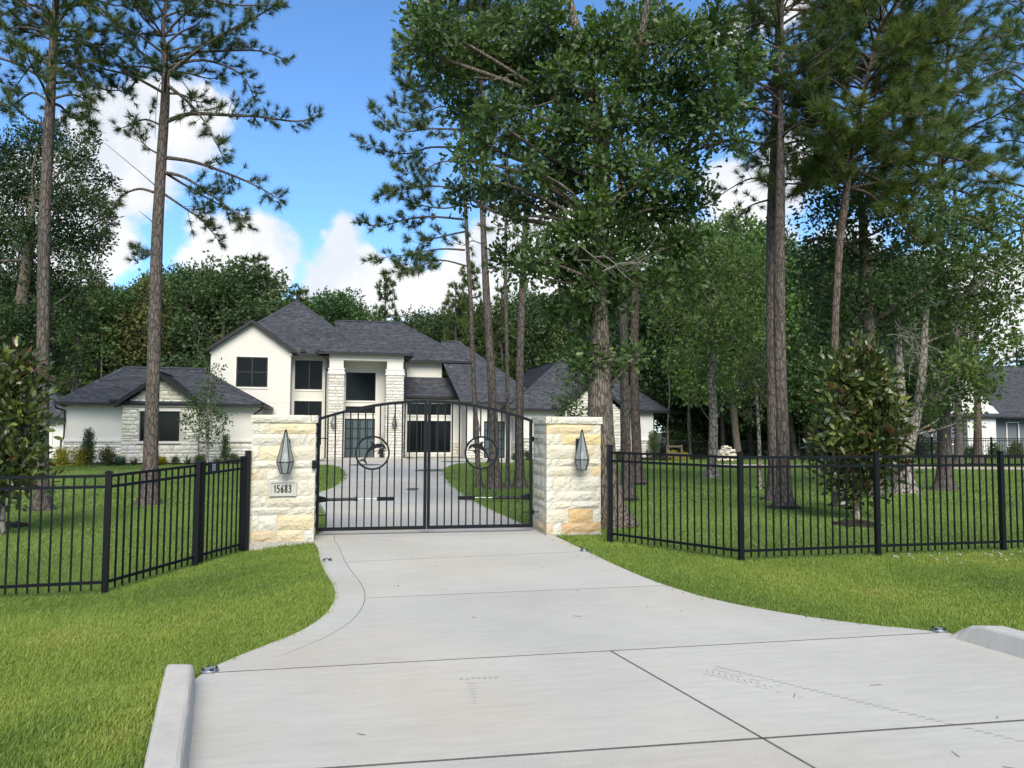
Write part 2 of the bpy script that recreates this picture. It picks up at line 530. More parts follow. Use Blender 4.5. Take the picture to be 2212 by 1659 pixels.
# ------------------------------------------------------------------ lot axes
PH = math.radians(12.5)
TX = Vector((math.cos(PH), math.sin(PH), 0)); DX = Vector((-math.sin(PH), math.cos(PH), 0))
HO = Vector((-22.0, 36.5, 0))
def W(t, d, z=0.0):
    q = HO + TX * t + DX * d
    q.z = z
    return q

def crom(pts, n=6):
    """smooth curve through points"""
    P = [Vector(p) for p in pts]
    out = []
    for i in range(len(P) - 1):
        p0 = P[max(i - 1, 0)]; p1 = P[i]; p2 = P[i + 1]; p3 = P[min(i + 2, len(P) - 1)]
        for k in range(n):
            t = k / n
            out.append(.5 * ((2 * p1) + (p2 - p0) * t + (2 * p0 - 5 * p1 + 4 * p2 - p3) * t * t + (3 * p1 - p0 - 3 * p2 + p3) * t ** 3))
    out.append(P[-1])
    return out
def inpoly(px, py, poly):
    px = np.asarray(px, float); py = np.asarray(py, float)
    ins = np.zeros(px.shape, bool)
    n = len(poly)
    for i in range(n):
        x0, y0 = poly[i][0], poly[i][1]; x1, y1 = poly[(i + 1) % n][0], poly[(i + 1) % n][1]
        c = ((y0 > py) != (y1 > py))
        with np.errstate(divide='ignore', invalid='ignore'):
            ins ^= c & (px < (x1 - x0) * (py - y0) / (y1 - y0 + 1e-12) + x0)
    return ins

# ------------------------------------------------------------------ driveway outline
Lpix = [(437, 1453), (500, 1424), (575, 1394), (640, 1368), (688, 1340), (715, 1312), (724, 1286), (718, 1262), (704, 1238), (692, 1212), (685, 1178)]
Rpix = [(1170, 1146), (1215, 1166), (1275, 1195), (1345, 1228), (1430, 1262), (1545, 1296), (1690, 1324), (1850, 1347), (1960, 1358), (2052, 1369)]
LC = crom([gp(*p).to_2d() for p in Lpix], 5)
RC = crom([gp(*p).to_2d() for p in Rpix], 5)
LC[-1] = Vector((-2.635, 10.22)); LC += [Vector((-2.70, 10.5)), Vector((-2.755, 10.74))]
def offset(pts, d):
    out = []
    for i, p in enumerate(pts):
        t = (pts[min(i + 1, len(pts) - 1)] - pts[max(i - 1, 0)]).normalized()
        out.append(p + Vector((t.y, -t.x)) * d)
    return out
def taper(pts, d, n=8):
    q = offset(pts, d)
    return [p.lerp(o, min(1.0, i / n)) for i, (p, o) in enumerate(zip(pts, q))]
LO = taper(LC, .265); LI = taper(LC, .2715)
LI[0] = LI[0] + Vector((.012, 0))
cl = lambda y: Vector((-1.86 + .385 * (4.53 - y) - .05, y))
cr = lambda y: Vector((3.33 + .385 * (5.7 - y) + .05, y))
INL = crom([Vector((-2.75, 11.4)), Vector((-3.3, 13.6)), gp(686, 1068).to_2d(), gp(722, 1052).to_2d(), gp(742, 1032).to_2d(), gp(744, 1018).to_2d(), gp(728, 1008).to_2d(), gp(690, 1004).to_2d(), gp(600, 1002).to_2d()], 4)
INR = crom([gp(1105, 1000).to_2d(), gp(1040, 999).to_2d(), gp(985, 1002).to_2d(), gp(965, 1010).to_2d(), gp(960, 1022).to_2d(), gp(964, 1036).to_2d(), gp(985, 1056).to_2d(), gp(1030, 1086).to_2d(), gp(1085, 1112).to_2d(), gp(1135, 1134).to_2d(), Vector((.55, 10.9))], 4)
court = [W(10.2, 5.0).to_2d(), W(10.7, 6.75).to_2d(), W(12.5, 6.75).to_2d(), W(17.2, 8.55).to_2d(), W(21.0, 8.5).to_2d(), W(21.1, 6.5).to_2d(), W(23.9, 6.4).to_2d(), W(23.9, 4.8).to_2d()]
MAIN = [cl(1.2), cl(3.0), cl(4.6)] + LI + [LC[-1] + Vector((-.003, .01))] + INL + court + INR + RC + [cr(5.6), cr(4.0), cr(1.2)]
OUTER = [cl(1.2) - Vector((.03, 0)), cl(4.6) - Vector((.03, 0))] + LC + INL + court + INR + RC + [cr(5.6) + Vector((.03, 0)), cr(1.2) + Vector((.03, 0))]

def clip(poly, p, n):
    out = []
    for i in range(len(poly)):
        a = poly[i]; b = poly[(i + 1) % len(poly)]
        da = (a - p).dot(n); db = (b - p).dot(n)
        if da >= 0: out.append(a)
        if (da >= 0) != (db >= 0):
            out.append(a + (b - a) * (da / (da - db)))
    return out
def line(a, b):
    a = Vector(a[:2]); b = Vector(b[:2])
    t = (b - a).normalized()
    n = Vector((-t.y, t.x))
    if n.y < 0: n = -n
    return a, n
def slab(poly, parent, name='slab', top=.004, th=.11, mat='concrete'):
    poly = [p for i, p in enumerate(poly) if (p - poly[i - 1]).length > .004]
    if len(poly) < 3: return None
    tri = tessellate_polygon([[Vector((p.x, p.y, 0)) for p in poly]])
    c = sum(poly, Vector((0, 0))) / len(poly)
    n = len(poly)
    vs = [(p.x, p.y, float(G(p.y)) + top) for p in poly] + [(p.x, p.y, float(G(p.y)) + top - th) for p in poly]
    mb = MB()
    fs = []
    for t in tri:
        a, b, c2 = (poly[i] for i in t)
        cr_ = (b - a).x * (c2 - a).y - (b - a).y * (c2 - a).x
        fs.append(tuple(t) if cr_ > 0 else (t[0], t[2], t[1]))
    ar = sum(poly[i].x * poly[(i + 1) % n].y - poly[(i + 1) % n].x * poly[i].y for i in range(n))
    for i in range(n):
        j = (i + 1) % n
        fs.append((i, i + n, j + n, j) if ar > 0 else (i, j, j + n, i + n))
    mb.add(vs, fs)
    return mb.build(name, M[mat], parent)

drive = root('driveway', 'broomed grey concrete driveway running from the road through the gate to the house', 'driveway', kind='structure')
JL = [line(gp(749, 1658), gp(2212, 1557)), line(gp(442, 1455), gp(2040, 1367)), line(gp(776, 1293), gp(1437, 1265)), line(gp(733, 1215), gp(1256, 1192)), line((-2.7, 10.55), (.4, 11.12))]
for k in range(1, 9):
    q = Vector((-2.7, 10.55)) + Vector((-.19, .98)) * (3.3 * k)
    JL.append((q, Vector((-.19, .98)).normalized()))
LONG = line(gp(1310, 1402), gp(1640, 1592))
ln = Vector((LONG[1].x, LONG[1].y))
if ln.x < 0: ln = -ln
gaps = [.012, .010, .010, .010, .009] + [.005] * 8
prev = None
for i in range(len(JL) + 1):
    poly = MAIN
    if i > 0: poly = clip(poly, JL[i - 1][0] + JL[i - 1][1] * gaps[i - 1], JL[i - 1][1])
    if i < len(JL): poly = clip(poly, JL[i][0] - JL[i][1] * gaps[i], -JL[i][1])
    if i < 2:
        slab(clip(poly, LONG[0] + ln * .009, ln), drive)
        slab(clip(poly, LONG[0] - ln * .009, -ln), drive)
    else:
        slab(poly, drive)
slab(LC + LO[::-1], drive, 'edge_band')
slab(LO[1:] + LI[::-1][:-1], drive, 'joint', .0028, .05, 'joint')
for i, (q, nn) in enumerate(JL[:5]):                  # dark filler in the joints
    slab(clip(clip(MAIN, q - nn * gaps[i], nn), q + nn * gaps[i], -nn), drive, 'joint', .0028, .05, 'joint')
slab(clip(clip(clip(MAIN, LONG[0] - ln * .009, ln), LONG[0] + ln * .009, -ln), JL[1][0], -JL[1][1]), drive, 'joint', .0028, .05, 'joint')

# ------------------------------------------------------------------ ground
def build_ground():
    xs = np.unique(np.round(np.concatenate([np.linspace(-260, -30, 24), np.linspace(-30, -9, 43), np.arange(-9, 10.01, .12), np.linspace(10, 40, 50), np.linspace(40, 260, 24)]), 3))
    ys = np.unique(np.round(np.concatenate([np.linspace(-120, -5, 14), np.linspace(-5, 1.6, 14), np.arange(1.6, 13.01, .12), np.linspace(13, 56, 87), np.linspace(56, 420, 40)]), 3))
    X, Y = np.meshgrid(xs, ys)
    Z = GL(X, Y) - .012
    V = np.stack([X, Y, Z], -1).reshape(-1, 3)
    nx = len(xs)
    i, j = np.meshgrid(np.arange(nx - 1), np.arange(len(ys) - 1))
    a = (j * nx + i).ravel()
    F = np.stack([a, a + 1, a + nx + 1, a + nx], 1)
    me = np_mesh('ground', V, F, M['ground'], smoothed=True)
    me.materials.append(M['forest_floor']); me.materials.append(M['joint'])
    c = V[F].mean(1)
    idx = np.zeros(len(F), np.int32)
    idx[(c[:, 1] > 53) | (np.abs(c[:, 0]) > 60)] = 1
    idx[inpoly(c[:, 0], c[:, 1], OUTER)] = 2
    me.polygons.foreach_set('material_index', idx)
    tag(link('ground', me), 'flat green lot around the driveway and house', 'ground', kind='structure')
build_ground()
# street that the driveway opens on, behind the photographer
mb = MB()
mb.add([(-60, -9, -.02), (60, -9, -.02), (60, 1.19, -.012), (-60, 1.19, -.012)], [(0, 1, 2, 3)])
mb.v = [(x, y, z + .005) for x, y, z in mb.v]
tag(mb.build('road', M['concrete']), 'concrete street in front of the driveway', 'road', kind='structure')
# gravel lane crossing behind the lawn on the right
gl = [Vector((8.2, 39.5)), Vector((14, 38.6)), Vector((20, 37.0)), Vector((28, 35.6)), Vector((40, 34.4))]
mb = MB()
vs = []
for p in crom(gl, 6):
    vs += [(p.x, p.y - 1.7, float(GL(p.x, p.y - 1.7)) + .012), (p.x, p.y + 1.5, float(GL(p.x, p.y + 1.5)) + .012)]
mb.add(vs, [(2 * i, 2 * i + 2, 2 * i + 3, 2 * i + 1) for i in range(len(vs) // 2 - 1)])
tag(mb.build('path', M['gravel']), 'pale gravel lane crossing behind the right lawn', 'path', kind='structure')

# ------------------------------------------------------------------ curbs
def curb(name, label, pin, y0, y1, w, side, ramp):
    mb = MB()
    rj = random.Random(int(y0 * 100))
    ys = [y0, y0 - .06, y0 - .14, y0 - .24, y0 - .45] + list(np.linspace(y0 - .6, y1, 24))
    hs = ([.03, .075, .125, .148, .15] if ramp else [.138, .148, .15, .15, .15]) + [.15] * 24
    prof = lambda h: [(-.02, -.10), (-.018, 0.0), (.0, h - .022), (.012, h - .006), (.03, h), (w - .03, h), (w - .012, h - .005), (w, h - .022), (w + .004, -.10)]
    n = 9
    for y, h in zip(ys, hs):
        p = pin(y)
        for a, z in prof(h):
            mb.v.append((p.x + side * a + rj.gauss(0, .0016), y, z + float(G(y)) + rj.gauss(0, .0012)))
    for i in range(len(ys) - 1):
        for k in range(n - 1):
            mb.f.append((i * n + k, i * n + k + 1, (i + 1) * n + k + 1, (i + 1) * n + k))
    mb.f.append(tuple(range(n))); mb.f.append(tuple(range((len(ys) - 1) * n, len(ys) * n)))
    o = mb.build(name, M['curb'], smoothed=False, fix=True)
    return tag(o, label, 'kerb', kind='structure')
curb('kerb', 'grey concrete kerb with a square end at the left of the apron', lambda y: Vector((-1.86 + .385 * (4.53 - y), y)), 4.62, 1.2, .165, -1, False)
curb('kerb', 'grey concrete kerb with a ramped end at the right of the apron', lambda y: Vector((3.33 + .385 * (5.7 - y), y)), 5.78, 1.2, .17, 1, True)

# ------------------------------------------------------------------ solar stud lights on the driveway
def stud(px, label):
    p = gp(*px)
    r = root('stud_light', label, 'ground light', (p.x, p.y, float(G(p.y)) + .004), PH, 'solar stud lights set into the driveway')
    MB().lathe([(.055, 0), (.055, .006), (.047, .013), (.046, .016)], n=20).build('housing', M['steel'], r)
    MB().lathe([(.034, .016), (.033, .021), (.022, .028), (.006, .030)], n=16).build('dome', M['lampglass'], r)
    for k in range(4):
        a = k * PI / 2 + .4
        mb = MB().box(-.011, .011, -.004, .006, 0, .012)
        o = mb.build('lens', M['darkmetal'], r)
        o.location = (.041 * math.cos(a), .041 * math.sin(a), .015); o.rotation_euler = (0, 0, a - PI / 2)
stud((453, 1452), 'round metal stud light beside the square end of the left kerb')
stud((707, 1212), 'round metal stud light on the edge band before the left pillar')
stud((1262, 1191), 'small metal stud light at the driveway edge before the right pillar')
stud((2028, 1364), 'round metal stud light beside the ramped end of the right kerb')

# ------------------------------------------------------------------ tyre marks
def tyre_marks():
    mb = MB()
    rr = random.Random(4)
    def mark(p, d, w, l, sh):
        n = Vector((-d.y, d.x))
        q = [p - n * w / 2 - d * l / 2, p + n * w / 2 - d * l / 2 + d * sh, p + n * w / 2 + d * l / 2 + d * sh, p - n * w / 2 + d * l / 2]
        z = float(G(p.y)) + .0052
        mb.add([(a.x, a.y, z) for a in q], [(0, 1, 2, 3)])
    a = gp(1545, 1441).to_2d(); b = gp(2045, 1564).to_2d()
    d = (b - a).normalized(); n = Vector((-d.y, d.x)); L = (b - a).length
    k = 0.0
    while k < L + .9:
        if not (L < k < L + .05):
            p = a + d * k
            mark(p, d, .035, .012, .02)
            mark(p + d * .022 + n * .012, d, .012, .022, 0)
        k += .045
    for i in range(15):
        k = .02 + i * .043
        f = 1 - i / 15
        for off in (-.07, -.12, -.17):
            if rr.random() < f + .25:
                mark(a + d * k + n * off, d, .04 * (.4 + .6 * f), .010, .025 if off != -.12 else -.025)
    c = gp(995, 1468).to_2d(); e = gp(1070, 1464).to_2d()
    for i in range(7):
        mark(c + (e - c) * (i / 6) + Vector((0, rr.uniform(-.015, .01))), (e - c).normalized(), .02 + .01 * rr.random(), .022, .012)
    c = gp(1018, 1478).to_2d(); e = gp(1024, 1512).to_2d()
    for i in range(8):
        mark(c + (e - c) * (i / 7) * 1.25, (e - c).normalized(), .06 * (1 - i / 10), .007, 0)
    tag(mb.build('tyre_marks', M['tyremud']), 'faint dusty tyre marks on the front slabs of the driveway', 'tyre marks', kind='stuff')
tyre_marks()

# ------------------------------------------------------------------ rough limestone pillars
CREAM, PALE, YEL, TAN, ORA = (.60, .56, .455), (.61, .585, .505), (.59, .505, .345), (.55, .45, .31), (.49, .345, .20)
def rough_block(w, d, h, rr, amp=.013, sides=True):
    """chopped-face block: x 0..w, front at y=0, depth d, z 0..h"""
    nx = max(2, min(6, int(w / .075))); nz = 3
    mb = MB()
    rows = []
    for j in range(nz + 1):
        row = []
        for i in range(nx + 1):
            x = w * i / nx; z = h * j / nz
            ex = min(i, nx - i); ez = min(j, nz - j)
            y = 0.0
            if ex == 0 or ez == 0:
                y = .010 + rr.uniform(-.003, .003)
                if 0 < i < nx: x += rr.uniform(-.2, .2) * w / nx
                z += rr.uniform(-.002, .002) if ez == 0 else 0
            else:
                y = -rr.uniform(.1, 1.0) * amp
                x += rr.uniform(-.25, .25) * w / nx; z += rr.uniform(-.2, .2) * h / nz
            mb.v.append((x, y, z)); row.append(len(mb.v) - 1)
        rows.append(row)
    for j in range(nz):
        for i in range(nx):
            mb.f.append((rows[j][i], rows[j][i + 1], rows[j + 1][i + 1], rows[j + 1][i]))
    back = []
    per = rows[0] + [rows[j][nx] for j in range(1, nz + 1)] + rows[nz][::-1][1:] + [rows[j][0] for j in range(nz - 1, 0, -1)]
    for k in per:
        x, y, z = mb.v[k]
        mb.v.append((x, d, z)); back.append(len(mb.v) - 1)
    n = len(per)
    for k in range(n):
        mb.f.append((per[(k + 1) % n], per[k], back[k], back[(k + 1) % n]))
    mb.f.append(tuple(back))
    return mb
COURSE = [.155, .20, .105, .15, .205, .155, .105, .20, .155, .145]
LEFTP = [([0, .42, .84, 1], {0: TAN, 1: (.60, .50, .345)}), ([0, .13, .42, 1], {2: YEL}), ([0, .65, .87, 1], {2: CREAM}), ([0, .13, .25, 1], {}), ([0, .27, .70, .88, 1], {}),
         ([0, .11, .24, 1], {0: (.66, .56, .40)}), ([0, .62, 1], {}), ([0, .12, .55, 1], {1: (.66, .575, .40)}), ([0, .75, .86, 1], {}), ([0, .10, .27, 1], {2: (.65, .56, .375), 1: CREAM})]
RIGHTP = [([0, .12, .27, 1], {2: ORA, 0: TAN}), ([0, .40, .85, 1], {1: (.60, .42, .22)}), ([0, .10, .45, 1], {}), ([0, .16, .90, 1], {}), ([0, .12, .35, .45, 1], {4: CREAM}),
          ([0, .84, 1], {1: (.62, .47, .29)}), ([0, .1, .23, .62, 1], {3: CREAM}), ([0, .62, .88, 1], {1: YEL, 2: CREAM}), ([0, .12, .27, 1], {2: (.64, .52, .29)}), ([0, .87, 1], {0: (.63, .53, .33), 1: CREAM})]
def pillar(label, fr, width, spec, seed, zbase):
    """fr: front left corner; faces along TX"""
    rr = random.Random(seed)
    r = root('stone_pillar', label, 'gate pillar', (fr[0], fr[1], zbase), math.radians(13), 'stone pillars of the gateway')
    dep = .80
    MB().box(.012, width - .012, .013, dep - .013, -.05, 1.60).build('core', M['mortar'], r)
    MB().box(-.01, width + .01, -.012, dep + .01, -.30, .0).build('footing', M['footing'], r)
    def put(mb, x, y, z, rz, col):
        o = mb.build('stone', M['stone'], r)
        o.location = (x, y, z); o.rotation_euler = (0, 0, rz)
        k_ = rr.uniform(.93, 1.05); o.color = (*[min(1, c * k_) for c in col], 1)
    z = 0.0
    for ci, h in enumerate(COURSE):
        fr_, cols = spec[ci]
        for k in range(len(fr_) - 1):
            x0, x1 = fr_[k] * width, fr_[k + 1] * width
            put(rough_block(x1 - x0 - .005, .11, h - .005, rr), x0 + .0025 - (.004 if k == 0 else 0), -.0 + rr.uniform(-.005, .004), z + .0025, 0, cols.get(k, PALE if rr.random() < .7 else CREAM))
        for side in (0, 1):                           # return faces
            s0 = .113; segs = [s0, rr.uniform(.30, .55), .80] if rr.random() < .75 else [s0, .80]
            for k in range(len(segs) - 1):
                w = segs[k + 1] - segs[k] - .007
                col = TAN if (ci == 0 and k == 0) else (PALE if rr.random() < .75 else CREAM)
                if side == 0: put(rough_block(w, .10, h - .007, rr), .002, segs[k + 1] - .0035, z + .0035, -PI / 2, col)
                else: put(rough_block(w, .10, h - .007, rr), width - .002, segs[k] + .0035, z + .0035, PI / 2, col)
        put(rough_block(width - .01, .10, h - .007, rr), width - .005, dep, z + .0035, PI, PALE)
        z += h
    # cap course, standing slightly proud
    cf = [0, .9, 1] if seed == 1 else [0, .10, .20, 1]
    for k in range(len(cf) - 1):
        x0, x1 = -.022 + cf[k] * (width + .044), -.022 + cf[k + 1] * (width + .044)
        put(rough_block(x1 - x0 - .005, .42, .10, rr, .007), x0 + .0025, -.022, z + .004, 0, PALE)
    put(rough_block(width + .044, .42, .10, rr, .007), width + .022, dep + .022, z + .004, PI, PALE)
    for side in (0, 1):
        put(rough_block(.40, .05, .096, rr, .006), -.024 if side == 0 else width + .024, .41 if side == 0 else .01, z + .006, -PI / 2 if side == 0 else PI / 2, PALE)
    return r
TP = Vector((math.cos(math.radians(13)), math.sin(math.radians(13)), 0)); DP = Vector((-TP.y, TP.x, 0))
PL_W, PR_W = .815, .82
PL = Vector((-2.635, 10.22, 0)) - TP * PL_W
PR = Vector((.506, 10.92, 0))
PZL, PZR = .035, .045
pillar('chopped limestone gate pillar with the house number plaque', PL, PL_W, LEFTP, 1, PZL)
pillar('chopped limestone gate pillar with orange bottom stones and no plaque', PR, PR_W, RIGHTP, 2, PZR)

# ------------------------------------------------------------------ number plaque
def strokes(parent, mat):
    w, h = .036, .094
    D = {'1': [[(.25, .80), (.50, .98), (.50, .02)]],
         '5': [[(.85, .97), (.30, .95), (.22, .58), (.55, .60), (.82, .42), (.72, .12), (.40, .0), (.12, .08)]],
         '6': [[(.78, .98), (.40, .72), (.16, .34), (.28, .06), (.58, .0), (.82, .18), (.78, .42), (.52, .50), (.24, .36)]],
         '8': [[(.50, .54), (.20, .72), (.26, .92), (.54, 1.0), (.80, .88), (.74, .68), (.46, .52), (.16, .30), (.22, .06), (.52, .0), (.82, .10), (.82, .32), (.50, .54)]],
         '3': [[(.16, .88), (.44, 1.0), (.76, .88), (.72, .64), (.38, .54), (.74, .46), (.86, .22), (.62, .02), (.34, .0), (.10, .12)]]}
    x = -.118
    for ch in '15683':
        mb = MB()
        for st in D[ch]:
            pts = crom([Vector((a * w, 0, b * h)) for a, b in st], 4) if ch != '1' else [Vector((a * w, 0, b * h)) for a, b in st]
            for a, b in zip(pts[:-1], pts[1:]):
                t = (b - a).normalized()
                ww = .0068 + .0052 * abs(t.z)
                mb.bar(a - t * .002, b + t * .002, ww if False else .006, ww, up=(0, 1, 0)) if False else mb.bar(a - t * .0025, b + t * .0025, ww, .006, up=(0, -1, 0))
        o = mb.build('numeral', mat, parent)
        o.location = (x, -.018, -.047)
        x += .040 if ch == '1' else .0495
pq = root('number_plaque', 'pale cast stone plaque numbered 15683 on the left pillar', 'plaque', PL + TP * (.50 * PL_W) - DP * .012 + Vector((0, 0, PZL + .705)), math.radians(13))
MB().box(-.168, .168, -.010, .05, -.092, .092).build('slab_face', M['plaque'], pq)
mb = MB()
for a, b in (((-.172, -.014, .088), (.172, -.014, .088)), ((-.172, -.014, -.088), (.172, -.014, -.088))):
    mb.bar(a, b, .02, .022)
for a, b in (((-.160, -.0145, -.078), (-.160, -.0145, .078)), ((.160, -.0145, -.078), (.160, -.0145, .078))):
    mb.bar(a, b, .022, .02, up=(0, 1, 0))
mb.build('border', M['plaque'], pq)
strokes(pq, M['ink'])

# ------------------------------------------------------------------ faceted wall lanterns
def lantern(label, loc, rz, s=1.0, group=None, name='wall_lantern'):
    r = root(name, label, 'lantern', loc, rz, group)
    r.scale = (s, s, s)
    n = 6
    top = Vector((0, 0, .33)); gz, bz, gr, br = -.115, -.275, .118, .070
    ring = lambda rad, z: [Vector((rad * math.cos(2 * PI * k / n), rad * math.sin(2 * PI * k / n) , z)) for k in range(n)]
    g = ring(gr, gz); b = ring(br, bz); t = ring(.012, .325)
    fr = MB()
    for k in range(n):
        fr.bar(g[k], t[k], .008); fr.bar(g[k], g[(k + 1) % n], .011); fr.bar(g[k], b[k], .009); fr.bar(b[k], b[(k + 1) % n], .010)
    fr.lathe([(.016, .31), (.017, .335), (.012, .34)], n=8)
    fr.build('frame', M['darkmetal'], r)
    for k in range(n):
        for lo, hi in ((g, t), (b, g)):
            q = [lo[k], lo[(k + 1) % n], hi[(k + 1) % n], hi[k]]
            c = sum(q, Vector()) / 4
            MB().add([v * .985 + Vector((0, 0, v.z * .015)) for v in q] + [v * .965 + Vector((0, 0, v.z * .035)) for v in q],
                     [(0, 1, 2, 3), (7, 6, 5, 4), (0, 4, 5, 1), (1, 5, 6, 2), (2, 6, 7, 3), (3, 7, 4, 0)]).build('pane', M['lampglass'], r)
    MB().lathe([(.020, -.25), (.022, -.10), (.024, -.09), (.03, -.06), (.027, -.03), (.012, .0), (.004, .015)], n=10).build('candle', M['bulb'], r, smoothed=True)
    mb = MB().box(-.055, .055, .125, .150, -.09, .20)
    mb.bar((0, .135, .15), (0, .02, .335), .014); mb.bar((0, .02, .335), (0, 0, .335), .014)
    mb.build('bracket', M['darkmetal'], r)
    return r
GLL = 'faceted glass lanterns on the gate pillars'
def on_face(P, w, frac, z): return P + TP * (w * frac) - DP * .150 + Vector((0, 0, z))
lantern('faceted glass lantern above the house number plaque', on_face(PL, PL_W, .535, PZL + 1.17), math.radians(13), .93, group=GLL)
lantern('faceted glass lantern on the pillar with orange bottom stones', on_face(PR, PR_W, .585, PZR + 1.175), math.radians(13), .93, group=GLL)

# ------------------------------------------------------------------ arched driveway gate
GA = Vector((-2.762, 10.76, 0)); GB = Vector((.31, 11.32, 0))
GT = (GB - GA).normalized(); GLEN = (GB - GA).length; GRZ = math.atan2(GT.y, GT.x)
def arch(s):                                # top of the gate over the whole opening
    q = (s / GLEN) * 2 - 1
    return 1.585 + .275 * (1 - q * q)
DOLPHIN = [(868, 415), (838, 398), (824, 374), (808, 330), (782, 302), (745, 283), (700, 273), (640, 270), (598, 280), (576, 286), (560, 262), (530, 240), (490, 228), (445, 230), (474, 245), (490, 266), (492, 300), (480, 330),
           (440, 385), (405, 435), (375, 490), (350, 560), (330, 624), (300, 627), (255, 640), (213, 662), (225, 673), (265, 673), (310, 665), (326, 668), (336, 690), (370, 720), (388, 745), (392, 774), (401, 740), (400, 712), (386, 675), (372, 655), (366, 638), (370, 612),
           (377, 578), (402, 528), (442, 472), (500, 430), (560, 398), (602, 376), (640, 371), (690, 371), (740, 379), (790, 388), (818, 398), (845, 407)]
BELLY = [(372, 612), (400, 573), (450, 523), (510, 480), (570, 450), (640, 436), (720, 430), (800, 424), (868, 417)]
FIN = [(720, 432), (660, 437), (650, 470), (615, 500), (640, 506), (680, 493), (705, 465)]
def emblem(parent, cs, cz, flip):
    R = .246
    k = R / 393.0
    conv = lambda p: ((p[0] - 523) * k * (-1 if flip else 1), -(p[1] - 485) * k)
    mb = MB()
    n = 40
    for (ro, ri) in ((R, R - .026),):
        pts = []
        for i in range(n):
            a = 2 * PI * i / n
            for rad, y in ((ro, -.014), (ro, .014), (ri, .014), (ri, -.014)):
                pts.append((rad * math.cos(a), y, rad * math.sin(a)))
        fs = []
        for i in range(n):
            j = (i + 1) % n
            for q in range(4):
                fs.append((i * 4 + q, i * 4 + (q + 1) % 4, j * 4 + (q + 1) % 4, j * 4 + q))
        mb.add(pts, fs)
    mb.build('emblem_ring', M['metal'], parent, fix=True).location = (cs, 0, cz)
    # dolphin plate: body with an eye hole, belly line, fin
    cu = bpy.data.curves.new('dolphin', 'CURVE')
    cu.dimensions = '2D'; cu.fill_mode = 'BOTH'; cu.extrude = .004
    def spl(pts):
        s = cu.splines.new('POLY'); s.points.add(len(pts) - 1); s.use_cyclic_u = True
        for p, q in zip(s.points, pts): p.co = (q[0], q[1], 0, 1)
    spl([conv(p) for p in DOLPHIN])
    e = conv((735, 357))
    spl([(e[0] + .0125 * math.cos(a), e[1] + .0085 * math.sin(a)) for a in np.linspace(0, 2 * PI, 10, endpoint=False)])
    b = [conv(p) for p in BELLY]
    up_ = [(x, z + .0050) for x, z in b]; dn = [(x, z - .0050) for x, z in b]
    cu2 = bpy.data.curves.new('dolphin_belly', 'CURVE'); cu2.dimensions = '2D'; cu2.fill_mode = 'BOTH'; cu2.extrude = .003
    cu3 = bpy.data.curves.new('dolphin_fin', 'CURVE'); cu3.dimensions = '2D'; cu3.fill_mode = 'BOTH'; cu3.extrude = .0035
    main = cu
    for nm, cu, extra in (('dolphin', main, None), ('dolphin_belly', cu2, up_ + dn[::-1]), ('dolphin_fin', cu3, [conv(p) for p in FIN])):
        if extra: spl2(cu, extra)
        curve_part(nm, cu, parent, cs, cz)
def spl2(cu, pts):
    s = cu.splines.new('POLY'); s.points.add(len(pts) - 1); s.use_cyclic_u = True
    for p, q in zip(s.points, pts): p.co = (q[0], q[1], 0, 1)
def curve_part(nm, cu, parent, cs, cz):
    tmp = bpy.data.objects.new('dolphin_tmp', cu)
    COL.objects.link(tmp)
    dg = bpy.context.evaluated_depsgraph_get()
    me = bpy.data.meshes.new_from_object(tmp.evaluated_get(dg))
    bpy.data.objects.remove(tmp)
    me.name = nm
    me.materials.clear(); me.materials.append(M['metal'])
    me.transform(Matrix.Rotation(PI / 2, 4, 'X'))
    o = link(nm, me, parent)
    o.location = (cs, 0, cz)
